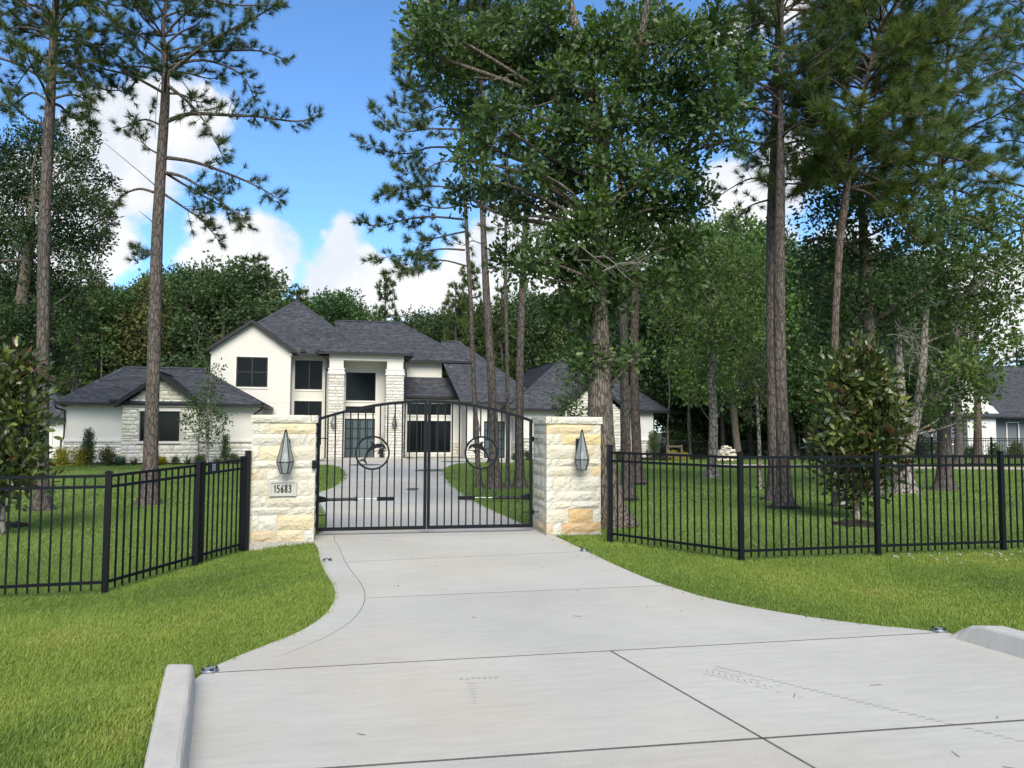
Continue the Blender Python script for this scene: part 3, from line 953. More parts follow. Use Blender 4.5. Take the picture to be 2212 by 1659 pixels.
def gate_leaf(label, s0, s1, hinge_left):
    r = root('driveway_gate', label, 'gate', (GA.x, GA.y, .10 + float(G(GA.y)) - .03), GRZ, 'leaves of the arched driveway gate')
    a, b = s0 + .004, s1 - .004
    st = .044
    mb = MB(); mb.box(a, a + st, -.022, .022, 0, arch(a + st / 2) - .02); mb.build('stile', M['metal'], r)
    mb = MB(); mb.box(b - st, b, -.022, .022, 0, arch(b - st / 2) - .02); mb.build('stile', M['metal'], r)
    MB().box(a + st, b - st, -.022, .022, .0, .046).build('bottom_rail', M['metal'], r)
    ts = np.linspace(a, b, 17)
    mb = MB()
    vs = []
    for t in ts:
        z = arch(t)
        vs += [(t, -.025, z), (t, .025, z), (t, .025, z - .042), (t, -.025, z - .042)]
    fs = [(0, 1, 2, 3), tuple(len(vs) - 1 - i for i in range(4))]
    for i in range(len(ts) - 1):
        for q in range(4):
            fs.append((i * 4 + q, (i + 1) * 4 + q, (i + 1) * 4 + (q + 1) % 4, i * 4 + (q + 1) % 4))
    mb.add(vs, fs); mb.build('arched_rail', M['metal'], r, fix=True)
    cs = (a + b) / 2 + (-.0 if hinge_left else .01); cz = 1.115 - .02
    n = 13
    for k in range(n):
        x = a + st + (b - a - 2 * st) * (k + 1) / (n + 1)
        zt = arch(x) - .04
        dx = abs(x - cs)
        w = .0095
        segs = [(.046, zt)]
        if dx < .235:
            hh = math.sqrt(.232 ** 2 - dx * dx) if dx < .232 else 0
            segs = [(.046, cz - hh), (cz + hh, zt)]
        for z0, z1 in segs:
            if z1 - z0 > .02: MB().box(x - w, x + w, -w, w, z0, z1).build('picket', M['metal'], r)
    emblem(r, cs, cz, not hinge_left)
    # ram that opens the leaf
    zr = .435
    hs = a if hinge_left else b
    sg = 1 if hinge_left else -1
    mb = MB()
    mb.add([(hs + sg * .005, .03, zr - .05), (hs + sg * .005, .03, zr + .06), (hs + sg * .15, .03, zr + .02), (hs + sg * .15, .03, zr - .03),
            (hs + sg * .005, .10, zr - .05), (hs + sg * .005, .10, zr + .06), (hs + sg * .15, .10, zr + .02), (hs + sg * .15, .10, zr - .03)],
           [(0, 1, 2, 3), (7, 6, 5, 4), (0, 4, 5, 1), (1, 5, 6, 2), (2, 6, 7, 3), (3, 7, 4, 0)])
    mb.tube([(hs + sg * .14, .06, zr - .005), (hs + sg * .55, .06, zr)], .022, 8)
    mb.tube([(hs + sg * .53, .06, zr), (hs + sg * .58, .06, zr)], .028, 8)
    arm = mb.build('gate_opener', M['metal'], r, fix=True)
    mb = MB().tube([(hs + sg * .57, .06, zr), (hs + sg * .86, .06, zr)], .006, 6); mb.build('ram_rod', M['steel'], arm)
    MB().box(min(hs + sg * .85, hs + sg * 1.10), max(hs + sg * .85, hs + sg * 1.10), .024, .075, zr - .026, zr + .026).build('end_bracket', M['metal'], arm)
    for z in (.22, 1.30):
        mb = MB().tube([(hs, 0, z - .035), (hs, 0, z + .035)], .03, 8)
        mb.bar((hs - sg * .09, 0, z), (hs + sg * .14, 0, z), .014)
        mb.build('hinge', M['metal'], r)
    return r
gate_leaf('left leaf of the arched black gate, dolphin facing right', 0, GLEN / 2, True)
gate_leaf('right leaf of the arched black gate, dolphin facing left', GLEN / 2, GLEN, False)
# small black call box at the gate edge of the left pillar
cb = root('gate_sensor', 'small black sensor box on the gate side of the left pillar', 'sensor', PL + TP * (PL_W - .01) - DP * .03 + Vector((0, 0, PZL + 1.02)), math.radians(13))
MB().box(-.032, .028, -.02, .025, -.055, .055).build('box', M['metal'], cb)
MB().lathe([(.013, 0), (.013, .006)], n=10).build('eye', M['darkmetal'], cb).location = (-.004, -.022, -.03)

# ------------------------------------------------------------------ picket fences
pk_me = MB().box(-.0078, .0078, -.0078, .0078, 0, 1).mesh('picket', M['metal'])
def post(parent, x, y, z, h, w, name='post'):
    mb = MB().box(-w / 2, w / 2, -w / 2, w / 2, -.15, h)
    mb.box(-w / 2 - .005, w / 2 + .005, -w / 2 - .005, w / 2 + .005, h, h + .014)
    mb.box(-w / 2 + .008, w / 2 - .008, -w / 2 + .008, w / 2 - .008, h + .014, h + .024)
    o = mb.build(name, M['metal'], parent)
    o.location = (x, y, z); o.rotation_euler = (0, 0, PH)
    return o
def panel(parent, a, b, gap=.098, top=1.205, w=.030, inset=.03):
    """rails and pickets between two (x, y, z) posts"""
    a = Vector(a); b = Vector(b)
    d = (b - a); L = d.to_2d().length
    ang = math.atan2(d.y, d.x)
    for h, q in ((top, w), (top - .112, w), (.115, w)):
        mb = MB(); mb.bar(a + Vector((0, 0, h)), b + Vector((0, 0, h)), .026, q)
        mb.build('rail', M['metal'], parent)
    n = max(2, round((L - 2 * inset) / gap))
    for k in range(1, n):
        p = a + d * (inset / L) + d * ((1 - 2 * inset / L) * k / n)
        o = link('picket', pk_me, parent, (p.x, p.y, p.z + .035), ang, (1, 1, top - .02))
def ground_pt(x, y, dz=0.0): return (x, y, float(GL(x, y)) + dz)
fl = root('picket_fence', 'black metal picket fence on the left lawn, bent back towards its gate', 'fence', (0, 0, 0))
pts = [(-9.55, 6.70), (-7.76, 7.11), (-5.975, 7.52), (-4.19, 7.93), (-3.80, 9.22)]
for i, (x, y) in enumerate(pts):
    p = ground_pt(x, y)
    post(fl, *p, 1.235, .056 if i < 4 else .066)
    if i: panel(fl, ground_pt(*pts[i - 1]), p)
fr = root('picket_fence', 'long black metal picket fence from the right pillar across the right lawn', 'fence', (0, 0, 0))
pts = [(1.335, 10.36), (2.69, 8.96), (4.50, 9.40), (6.29, 9.79), (8.08, 10.18), (9.87, 10.57)]
for i, (x, y) in enumerate(pts):
    p = ground_pt(x, y)
    post(fr, *p, 1.25 if i else 1.29, .056 if i else .068)
    if i: panel(fr, ground_pt(*pts[i - 1]), p)
# pedestrian gate
wg = root('garden_gate', 'narrow black picket gate with a keypad lock between left fence and pillar', 'gate', (0, 0, 0))
a = ground_pt(-3.775, 9.31); b = ground_pt(-3.50, 9.93)
for q in (a, b):
    mb = MB().box(-.026, .026, -.026, .026, .03, 1.25)
    o = mb.build('stile', M['metal'], wg); o.location = q; o.rotation_euler = (0, 0, math.atan2(.62, .275))
panel(wg, a, b, gap=.080, inset=.02)
q = Vector(a).lerp(Vector(b), .24)
kp = MB().box(-.055, .055, -.045, .03, -.06, .075).build('keypad', M['metal'], wg); kp.location = q + Vector((0, 0, 1.15)); kp.rotation_euler = (0, 0, math.radians(35))
mb = MB()
for i in range(2):
    for j in range(4):
        mb.box(-.018 + i * .022, -.004 + i * .022, -.049, -.044, -.03 + j * .022, -.016 + j * .022)
mb.build('keys', M['steel'], kp)
lp = root('gate_post', 'black square latch post close to the left pillar', 'post', (0, 0, 0))
post(lp, *ground_pt(-3.462, 10.0), 1.29, .072)
# ------------------------------------------------------------------ house
H = root('house', 'cream two storey house with dark hipped roofs and pale limestone cladding', 'house', (HO.x, HO.y, 0), PH)
HB = -.34
def hbox(name, mat, t0, t1, d0, d1, z0, z1, parent=None):
    return MB().box(t0, t1, d0, d1, z0, z1).build(name, mat, parent or H)

def roof_plane(P, rr, slab_mb, sh, th=.15, expo=.125):
    """P: corners (first two = eave). Adds the slab to slab_mb and the shingle tabs to sh"""
    P = [Vector(p) for p in P]
    n = (P[1] - P[0]).cross(P[2] - P[0]).normalized()
    if n.z < 0:
        P = [P[1], P[0]] + P[:1:-1]
        n = (P[1] - P[0]).cross(P[2] - P[0]).normalized()
    k = len(P)
    low = [p - Vector((0, 0, th)) for p in P]
    slab_mb.add(P + low, [tuple(range(k)), tuple(range(2 * k - 1, k - 1, -1))] + [(i + k, (i + 1) % k + k, (i + 1) % k, i) for i in range(k)])
    e = (P[1] - P[0]).normalized(); s = n.cross(e).normalized()
    q = [((p - P[0]).dot(e), (p - P[0]).dot(s)) for p in P]
    ymax = max(b for a, b in q)
    def interval(y):
        xs = []
        for i in range(k):
            (a0, b0), (a1, b1) = q[i], q[(i + 1) % k]
            if (b0 - y) * (b1 - y) <= 0 and abs(b1 - b0) > 1e-9:
                xs.append(a0 + (a1 - a0) * (y - b0) / (b1 - b0))
        return (min(xs), max(xs)) if len(xs) >= 2 else None
    rows = int(ymax / expo)
    for r in range(rows + 1):
        y0 = r * expo + 1e-4; y1 = min(y0 + expo, ymax - 1e-4)
        if y1 - y0 < .02: continue
        i0 = interval(y0); i1 = interval(y1)
        if not i0 or not i1: continue
        x = min(i0[0], i1[0]) - rr.random() * .3
        xe = max(i0[1], i1[1])
        base = rr.gauss(.45, .07)
        while x < xe:
            w = rr.uniform(.12, .30)
            c = lambda v, i: min(max(v, i[0]), i[1])
            a0, a1, b0, b1 = c(x, i0), c(x + w, i0), c(x, i1), c(x + w, i1)
            if max(a1 - a0, b1 - b0) > .01:
                ov = -.022 if r == 0 else -.004
                lift = .020 + rr.choice((0, 0, .006))
                o = P[0]
                v0 = o + e * a0 + s * (y0 + ov) + n * lift; v1 = o + e * a1 + s * (y0 + ov) + n * lift
                v2 = o + e * b1 + s * y1 + n * .006; v3 = o + e * b0 + s * y1 + n * .006
                v4 = o + e * a0 + s * (y0 + ov) + n * -.002; v5 = o + e * a1 + s * (y0 + ov) + n * -.002
                b = len(sh[0])
                sh[0].extend([v0, v1, v2, v3, v4, v5])
                sh[1].extend([(b, b + 1, b + 2, b + 3), (b + 4, b + 5, b + 1, b)])
                t = min(1, max(0, base + rr.gauss(0, .22)))
                sh[2].extend([t, t * .8])
            x += w
def roof(name, planes, ridges, seed, gutter=(), label=None, parent=None, th=.15):
    rr = random.Random(seed)
    mb = MB(); sh = ([], [], [])
    for P in planes: roof_plane(P, rr, mb, sh, th)
    o = mb.build(name, M['fascia'], parent or H)
    me = np_mesh('shingles', [tuple(v) for v in sh[0]], sh[1], M['shingle'], sh[2])
    c = link('shingles', me, o); c['kind'] = 'stuff'
    rb = ([], [], [])
    for a, b in ridges:                                     # capping tabs along hips and ridges
        a = Vector(a); b = Vector(b)
        d = (b - a); L = d.length; d.normalize()
        x = d.cross(Vector((0, 0, 1))).normalized(); u = x.cross(d).normalized()
        k = 0.0
        while k < L:
            k1 = min(k + .20, L)
            p = a + d * k; q = a + d * k1
            bb = len(rb[0])
            rb[0].extend([p - x * .13 + u * -.035, p + u * .050, p + x * .13 + u * -.035, q - x * .13 + u * -.045, q + u * .036, q + x * .13 + u * -.045])
            rb[1].extend([(bb, bb + 3, bb + 4, bb + 1), (bb + 1, bb + 4, bb + 5, bb + 2)])
            t = min(1, max(0, rr.gauss(.42, .15))); rb[2].extend([t, t])
            k = k1
    if ridges:
        c = link('ridge_caps', np_mesh('ridge_caps', [tuple(v) for v in rb[0]], rb[1], M['shingle'], rb[2]), o); c['kind'] = 'stuff'
    for a, b in gutter:
        a = Vector(a); b = Vector(b)
        g = MB(); g.bar(a + Vector((0, 0, -.075)), b + Vector((0, 0, -.075)), .11, .125)
        g.build('gutter', M['fascia'], o)
    return o

# left one-storey wing
roof('roof', [[(0, 0, 2.72), (9.5, 0, 2.72), (6.1, 2.8, 4.66), (2.3, 2.8, 4.66)],
              [(0, 5.6, 2.72), (0, 0, 2.72), (2.3, 2.8, 4.66)],
              [(9.5, 0, 2.72), (9.5, 5.6, 2.72), (6.1, 2.8, 4.66)],
              [(9.5, 5.6, 2.72), (0, 5.6, 2.72), (2.3, 2.8, 4.66), (6.1, 2.8, 4.66)]],
     [((0, 0, 2.74), (2.3, 2.8, 4.68)), ((2.3, 2.8, 4.68), (6.1, 2.8, 4.68)), ((9.5, 0, 2.74), (6.1, 2.8, 4.68))], 1,
     [((-.05, -.06, 2.70), (2.72, -.06, 2.70)), ((6.75, -.06, 2.70), (9.55, -.06, 2.70)), ((9.56, -.05, 2.70), (9.56, 5.3, 2.70))])
roof('gable_roof', [[(2.66, -.30, 2.68), (2.66, .25, 2.68), (4.72, 2.2, 4.20), (4.72, -.30, 4.20)],
              [(6.78, .25, 2.68), (6.78, -.30, 2.68), (4.72, -.30, 4.20), (4.72, 2.2, 4.20)]],
     [((4.72, -.32, 4.22), (4.72, 2.2, 4.22))], 2, th=.20)
# two-storey gable block
roof('gable_roof', [[(5.95, 5.02, 6.02), (5.95, 6.6, 6.02), (8.35, 8.6, 7.74), (8.35, 5.02, 7.74)],
              [(10.72, 6.6, 6.02), (10.72, 5.02, 6.02), (8.35, 5.02, 7.74), (8.35, 8.6, 7.74)]],
     [((8.35, 5.0, 7.76), (8.35, 8.6, 7.76))], 3, [((10.75, 5.0, 6.0), (10.75, 6.3, 6.0)), ((5.90, 5.0, 6.0), (5.90, 10.3, 6.0))], th=.20)
PK = (10.46, 11, 9.87)
roof('roof', [[(5.76, 6.3, 6.0), (15.16, 6.3, 6.0), PK], [(5.76, 15.7, 6.0), (5.76, 6.3, 6.0), PK], [(15.16, 6.3, 6.0), (15.16, 15.7, 6.0), PK], [(15.16, 15.7, 6.0), (5.76, 15.7, 6.0), PK]],
     [((5.76, 6.3, 6.02), (10.46, 11, 9.89)), ((15.16, 6.3, 6.02), (10.46, 11, 9.89))], 4, [((10.7, 6.25, 5.99), (12.2, 6.25, 5.99))])
roof('roof', [[(13, 9.15, 6.0), (21.85, 9.15, 6.0), (17.3, 12.6, 8.87), (12.9, 12.6, 8.87)], [(21.85, 9.15, 6.0), (21.85, 16, 6.0), (17.3, 12.6, 8.87)], [(21.85, 16, 6.0), (12.9, 16, 6.0), (12.9, 12.6, 8.87), (17.3, 12.6, 8.87)]],
     [((12.9, 12.6, 8.89), (17.3, 12.6, 8.89)), ((17.3, 12.6, 8.89), (21.85, 9.15, 6.02))], 5, [((17.4, 9.09, 5.98), (21.9, 9.09, 5.98))])
roof('portico_roof', [[(12.1, 5.2, 6.02), (17.55, 5.2, 6.02), (14.65, 8.0, 7.77)], [(12.1, 9.6, 6.02), (12.1, 5.2, 6.02), (14.65, 8.0, 7.77), (14.65, 11.3, 7.77)], [(17.55, 5.2, 6.02), (17.55, 10.2, 6.02), (14.65, 11.3, 7.77), (14.65, 8.0, 7.77)]],
     [((12.1, 5.2, 6.04), (14.65, 8.0, 7.79)), ((17.55, 5.2, 6.04), (14.65, 8.0, 7.79)), ((14.65, 8, 7.79), (14.65, 11.3, 7.79))], 6,
     [((12.05, 5.14, 6.0), (17.6, 5.14, 6.0)), ((17.6, 5.1, 6.0), (17.6, 9.0, 6.0)), ((12.05, 5.1, 6.0), (12.05, 6.2, 6.0))])
roof('roof', [[(20.62, 6.05, 3.2), (26.0, 6.05, 3.2), (21.24, 11.2, 7.5), (19.99, 11.2, 7.5), (19.93, 9.15, 5.788)], [(26.0, 6.05, 3.2), (26.0, 17, 3.2), (21.24, 11.2, 7.5)]],
     [((19.99, 11.2, 7.52), (21.24, 11.2, 7.52)), ((21.24, 11.2, 7.52), (26.0, 6.05, 3.22))], 7, [((20.6, 5.99, 3.18), (23.4, 5.99, 3.18))])
roof('shed_roof', [[(17.0, 8.2, 3.6), (21.07, 8.2, 3.6), (21.07, 9.62, 4.9), (17.0, 9.62, 4.9)]], [], 8, [((17.0, 8.14, 3.58), (21.0, 8.14, 3.58))])
# right one-storey garage wing
roof('roof', [[(23.3, 4.5, 2.78), (32, 4.5, 2.78), (27.7, 8.3, 6.17)], [(23.3, 17, 2.78), (23.3, 4.5, 2.78), (27.7, 8.3, 6.17), (27.7, 17, 6.17)], [(32, 4.5, 2.78), (32, 17, 2.78), (27.7, 17, 6.17), (27.7, 8.3, 6.17)]],
     [((23.3, 4.5, 2.80), (27.7, 8.3, 6.19)), ((32, 4.5, 2.80), (27.7, 8.3, 6.19)), ((27.7, 8.3, 6.19), (27.7, 17, 6.19))], 9, [((23.25, 4.44, 2.76), (26.6, 4.44, 2.76)), ((23.24, 4.4, 2.76), (23.24, 8.2, 2.76))])
roof('gable_roof', [[(26.42, 3.9, 2.73), (26.42, 4.6, 2.73), (28.62, 6.6, 4.62), (28.62, 3.9, 4.62)], [(30.82, 4.6, 2.73), (30.82, 3.9, 2.73), (28.62, 3.9, 4.62), (28.62, 6.6, 4.62)]],
     [((28.62, 3.88, 4.64), (28.62, 6.6, 4.64))], 10, th=.20)
roof('roof', [[(29.6, 5.9, 2.76), (34.4, 5.9, 2.76), (31.6, 8.8, 5.15), (29.6, 8.8, 5.15)], [(34.4, 5.9, 2.76), (34.4, 11.7, 2.76), (31.6, 8.8, 5.15)]],
     [((34.4, 5.9, 2.78), (31.6, 8.8, 5.17)), ((29.6, 8.8, 5.17), (31.6, 8.8, 5.17))], 11, [((30.7, 5.84, 2.74), (34.45, 5.84, 2.74)), ((34.46, 5.8, 2.74), (34.46, 11, 2.74))])
for i, (t, d, z) in enumerate([(2.55, -.02, 2.78), (11.15, 6.3, 6.08), (12.0, 6.3, 6.08), (26.2, 4.5, 2.84)]):   # splash guards on the gutters
    hbox('gutter_guard', M['fascia'], t - .15, t + .15, d - .12, d + .06, z - .04, z + .10)

# walls -----------------------------------------------------------------
def wall(name, mat, t0, t1, z0, z1, d, holes=(), th=.22, gable=None, parent=None):
    """front sheet at depth d with openings and reveals"""
    ts = sorted({t0, t1, *[h[0] for h in holes], *[h[1] for h in holes]})
    zs = sorted({z0, z1, *[h[2] for h in holes], *[h[3] for h in holes]})
    mb = MB()
    for a, b in zip(ts[:-1], ts[1:]):
        for c, e in zip(zs[:-1], zs[1:]):
            if any(h[0] <= a and b <= h[1] and h[2] <= c and e <= h[3] for h in holes): continue
            mb.add([(a, d, c), (b, d, c), (b, d, e), (a, d, e)], [(0, 1, 2, 3)])
    for a, b, c, e in holes:
        k = th
        mb.add([(a, d, c), (b, d, c), (b, d, e), (a, d, e), (a, d + k, c), (b, d + k, c), (b, d + k, e), (a, d + k, e)],
               [(0, 4, 5, 1), (1, 5, 6, 2), (2, 6, 7, 3), (3, 7, 4, 0)])
    k = th
    mb.add([(t0, d, z0), (t0, d, z1), (t0, d + k, z1), (t0, d + k, z0)], [(0, 1, 2, 3)])
    mb.add([(t1, d, z0), (t1, d, z1), (t1, d + k, z1), (t1, d + k, z0)], [(3, 2, 1, 0)])
    if gable:
        ap, az = gable
        mb.add([(t0, d, z1), (t1, d, z1), (ap, d, az)], [(0, 1, 2)])
    return mb.build(name, mat, parent or H)
def window(t0, t1, z0, z1, d, cols=(), rows=(), fw=.055, mat=None, glass=None, trim=.10, name='window', parent=None):
    """frame part with its panes as sub-parts; d = wall face"""
    mat = mat or M['darkmetal']
    y0, y1 = d + .04, d + .11
    mb = MB()
    mb.box(t0 + .001, t0 + fw, y0, y1, z0 + .001, z1 - .001); mb.box(t1 - fw, t1 - .001, y0, y1, z0 + .001, z1 - .001)
    mb.box(t0 + fw, t1 - fw, y0, y1, z0 + .001, z0 + fw); mb.box(t0 + fw, t1 - fw, y0, y1, z1 - fw, z1 - .001)
    cx = [t0 + fw] + [t0 + (t1 - t0) * c for c in cols] + [t1 - fw]
    rz = [z0 + fw] + [z0 + (z1 - z0) * c for c in rows] + [z1 - fw]
    for c in cx[1:-1]: mb.box(c - fw * .5, c + fw * .5, y0 + .006, y1, z0 + fw, z1 - fw)
    for c in rz[1:-1]: mb.box(t0 + fw, t1 - fw, y0 + .010, y1, c - fw * .4, c + fw * .4)
    o = mb.build(name, mat, parent or H)
    for a, b in zip(cx[:-1], cx[1:]):
        for c, e in zip(rz[:-1], rz[1:]):
            MB().box(a, b, d + .075, d + .085, c, e).build('pane', glass or M['glass'], o)
    if trim:
        tb = MB()
        w = trim; f = d - .025
        tb.box(t0 - w, t0, f, d + .04, z0 - w, z1 + w); tb.box(t1, t1 + w, f, d + .04, z0 - w, z1 + w)
        tb.box(t0, t1, f, d + .04, z1, z1 + w); tb.box(t0, t1, f - .02, d + .04, z0 - w, z0)
        tb.build('trim', M['trim'], o)
    return o

# individual stones for the wing front, joined cladding elsewhere
ST_T = []
_rr = random.Random(77)
for i in range(8):
    mb = rough_block(1.0, 1.0, 1.0, _rr, .0)
    vs = []
    for x, y, z in mb.v:
        vs.append((min(1, max(0, x)), (-_rr.uniform(.05, .38) if (y < .5 and .02 < x < .98 and .02 < z < .98) else (.22 if y < .5 else 1.0)), min(1, max(0, z))))
    mb.v = vs
    ST_T.append(mb.mesh('stone', M['stone']))
def courses(t0, t1, z0, z1, rr, keep, hmin=.10, hmax=.24):
    z = z0
    out = []
    while z < z1 - .03:
        h = min(rr.choice((.12, .16, .20, .24)), z1 - z)
        if z1 - z - h < .07: h = z1 - z
        x = t0
        while x < t1 - .01:
            w = rr.uniform(.20, .62)
            if t1 - x - w < .14: w = t1 - x
            if keep(x, x + w, z, z + h): out.append((x, w, z, h))
            x += w
        z += h
    return out
def pal(rr):
    c = rr.choice(((.68, .665, .60), (.72, .705, .65), (.66, .63, .55), (.70, .685, .63), (.63, .59, .49)))
    k = rr.uniform(.93, 1.05)
    return tuple(min(1, q * k) for q in c)
def stone_wall(t0, t1, z0, z1, d, seed, keep=lambda *a: True, parent=None):
    rr = random.Random(seed)
    for x, w, z, h in courses(t0, t1, z0, z1, rr, keep):
        o = link('stone', rr.choice(ST_T), parent, (x + .006, d - .035, z + .005), None, (w - .012, .075, h - .010))
        o.color = (*pal(rr), 1)
def clad(faces, seed, parent=None, name='stone_cladding'):
    """faces: (origin, axis vector, length, z0, z1, keep)"""
    rr = random.Random(seed)
    V = []; F = []; T = []
    tv = [np.array([v.co[:] for v in m.vertices]) for m in ST_T]
    tf = [[tuple(p.vertices) for p in m.polygons] for m in ST_T]
    for (o, ax, L, z0, z1, keep) in faces:
        o = np.array(o, float); ax = np.array(ax, float); nb = np.array((-ax[1], ax[0], 0))
        for x, w, z, h in courses(0, L, z0, z1, rr, keep):
            k = rr.randrange(len(tv))
            q = tv[k] * (w - .012, .075, h - .010)
            P = o + np.outer(q[:, 0] + x + .006, ax) + np.outer(q[:, 1] - .035, nb) + np.outer(q[:, 2] + z + .005, (0, 0, 1))
            b = len(V)
            V.extend(P.tolist())
            t = min(1, max(0, rr.gauss(.66, .25)))
            for f in tf[k]:
                F.append(tuple(i + b for i in f)); T.append(t)
    me = bpy.data.meshes.new(name)
    me.from_pydata(V, [], F)
    me.materials.append(M['stonejoin'])
    a = me.attributes.new('tint', 'FLOAT', 'FACE'); a.data.foreach_set('value', T)
    ob = link(name, me, parent or H)
    ob['kind'] = 'stuff'
    return ob

# left wing
hbox('wall', M['stucco'], .36, 9.04, .62, 5.25, HB, 2.62)
wl = wall('wall', M['stucco'], .36, 2.94, .84, 2.62, .45, th=.17)
wr = wall('wall', M['stucco'], 6.49, 9.04, .84, 2.62, .45, th=.17)
wg_ = wall('stone_wall', M['mortar'], 2.94, 6.49, HB, 2.60, .16, [(3.75, 5.59, .83, 2.32)], th=.46, gable=(4.72, 3.98))
gz_ = lambda t: 2.62 + (1 - abs(t - 4.715) / 1.78) * 1.36
stone_wall(2.94, 6.49, HB, 4.05, .16, 5, lambda a, b, c, e: not (b > 3.76 and a < 5.58 and e > .80 and c < 2.31) and e < gz_((a + b) / 2) + .05 and c < min(gz_(a), gz_(b)), wg_)
hbox('window_sill', M['trim'], 3.66, 5.68, .06, .30, .72, .83, wg_)
hbox('lintel', M['trim'], 3.70, 5.64, .105, .30, 2.32, 2.47, wg_)
wa = hbox('wainscot', M['mortar'], .30, 2.94, .40, .62, HB, .80)
stone_wall(.30, 2.94, HB, .79, .40, 6, parent=wa)
wb = hbox('wainscot', M['mortar'], 6.49, 9.10, .40, .62, HB, .80)
stone_wall(6.49, 9.10, HB, .79, .40, 7, parent=wb)
hbox('ledge', M['trim'], .22, 2.94, .30, .62, .80, .875); hbox('ledge', M['trim'], 6.49, 9.18, .30, .62, .80, .875)
window(3.75, 5.59, .83, 2.32, .20, cols=(.5,), trim=0)
hbox('soffit', M['stucco'], .3, 9.2, .0, .45, 2.56, 2.60)
# gable block
hbox('wall', M['stucco'], 6.12, 10.51, 5.64, 15.0, HB, 5.9)
wall('wall', M['stucco'], 6.12, 10.51, HB, 5.98, 5.40, [(7.51, 9.24, 3.86, 5.59)], th=.24, gable=(8.35, 7.55))
window(7.51, 9.24, 3.86, 5.59, 5.40, cols=(.5,), rows=(.5,), fw=.075)
for a, b in (((7.42, 5.70), (7.42, 6.86)), ((9.33, 5.70), (9.33, 6.84)), ((9.33, 3.0), (9.33, 3.76)), ((7.42, 3.0), (7.42, 3.76)), ((6.2, 3.0), (10.45, 3.0)), ((9.9, HB), (9.9, 3.0))):
    mb = MB(); mb.bar((a[0], 5.397, a[1]), (b[0], 5.397, b[1]), .018, .018, up=(0, 1, 0)); mb.build('panel_seam', M['trim'], H)
for t in (6.05, 10.44):
    hbox('gable_return', M['stucco'], t, t + .14, 5.33, 5.41, 5.72, 5.86)
# recess with the stair windows
hbox('wall', M['stucco'], 10.52, 17.0, 7.25, 15.0, HB, 5.9)
wall('wall', M['stucco'], 10.51, 12.70, HB, 5.95, 6.9, [(10.66, 12.28, 3.84, 5.60), (10.66, 12.28, .50, 3.14)], th=.30)
window(10.66, 12.28, 3.84, 5.60, 6.9, cols=(.52,), fw=.06)
window(10.66, 12.28, .50, 3.14, 6.9, cols=(.52,), fw=.06)
# portico
wall('wall', M['stucco'], 12.70, 17.05, HB, 5.95, 7.0, [(13.68, 15.47, 3.21, 4.94), (13.68, 15.47, 2.44, 2.86), (13.65, 15.47, HB, 2.10)], th=.24)
window(13.68, 15.47, 3.21, 4.94, 7.0, fw=.04)
window(13.68, 15.47, 2.44, 2.86, 7.0, fw=.04, trim=.07)
window(13.65, 15.47, HB + .03, 2.10, 7.0, cols=(.25, .5, .75), rows=(.25, .5, .75), fw=.07, glass=M['doorglass'], trim=.06, name='front_door')
hbox('porch_ceiling', M['stucco'], 12.7, 17.05, 5.6, 7.0, 5.56, 5.60)
for t0, t1 in ((12.69, 13.54), (16.05, 17.05)):
    col = hbox('column', M['mortar'], t0 + .03, t1 - .03, 5.53, 6.40, HB, 4.72)
    clad([((t0, 5.50, 0), (1, 0, 0), t1 - t0, HB, 4.72, lambda *a: True), ((t1, 5.50, 0), (0, 1, 0), .9, HB, 4.72, lambda *a: True), ((t0, 6.40, 0), (0, -1, 0), .9, HB, 4.72, lambda *a: True)], int(t0 * 10), col)
    hbox('capital', M['trim'], t0 - .07, t1 + .07, 5.42, 6.46, 4.72, 4.83, col)
    hbox('capital', M['trim'], t0 - .03, t1 + .03, 5.46, 6.43, 4.83, 5.0, col)
    hbox('capital', M['trim'], t0 - .06, t1 + .06, 5.43, 6.45, 5.0, 5.06, col)
    hbox('shaft', M['stucco'], t0 + .02, t1 - .02, 5.50, 6.40, 5.06, 5.56, col)
hbox('beam', M['stucco'], 12.69, 17.07, 5.48, 6.40, 5.55, 5.95)
hbox('porch_step', M['footing'], 12.5, 17.3, 5.15, 7.0, HB, -.255)
hbox('wall', M['stucco'], 12.72, 12.95, 6.42, 7.0, HB, 5.55)
hbox('wall', M['stucco'], 16.85, 17.05, 6.42, 8.7, HB, 5.9)
# rooms right of the portico
hbox('wall', M['stucco'], 17.0, 24.2, 9.0, 15.0, HB, 3.4)
hbox('wall', M['stucco'], 17.0, 19.9, 9.68, 15.0, 3.4, 5.9)
wall('wall', M['stucco'], 17.05, 21.2, HB, 3.40, 8.7, [(17.56, 20.40, 2.40, 3.12), (17.56, 20.40, -.02, 2.02)], th=.28)
hbox('wall', M['stucco'], 21.10, 24.1, 6.90, 9.0, HB, 3.1)
wall('wall', M['stucco'], 21.08, 24.04, HB, 3.08, 6.6, [(22.20, 23.55, HB, 2.0)], th=.28)
window(17.56, 20.40, 2.40, 3.12, 8.7, cols=(.33, .67), fw=.04)
window(17.56, 20.40, -.02, 2.02, 8.7, cols=(.33, .67), fw=.05)
window(22.20, 23.55, HB + .02, 2.0, 6.6, cols=(.36, .68), rows=(.25, .5, .75), fw=.08, glass=M['doorglass'], trim=.05, name='glass_door')
clad([((21.06, 6.56, 0), (1, 0, 0), 1.08, HB, .72, lambda *a: True), ((20.5, 8.66, 0), (1, 0, 0), .58, HB, .72, lambda *a: True), ((17.05, 8.66, 0), (1, 0, 0), .45, HB, .72, lambda *a: True), ((17.5, 8.66, 0), (1, 0, 0), 3.05, HB, -.14, lambda *a: True)], 21)
hbox('ledge', M['trim'], 21.02, 22.14, 6.46, 6.60, .72, .80)
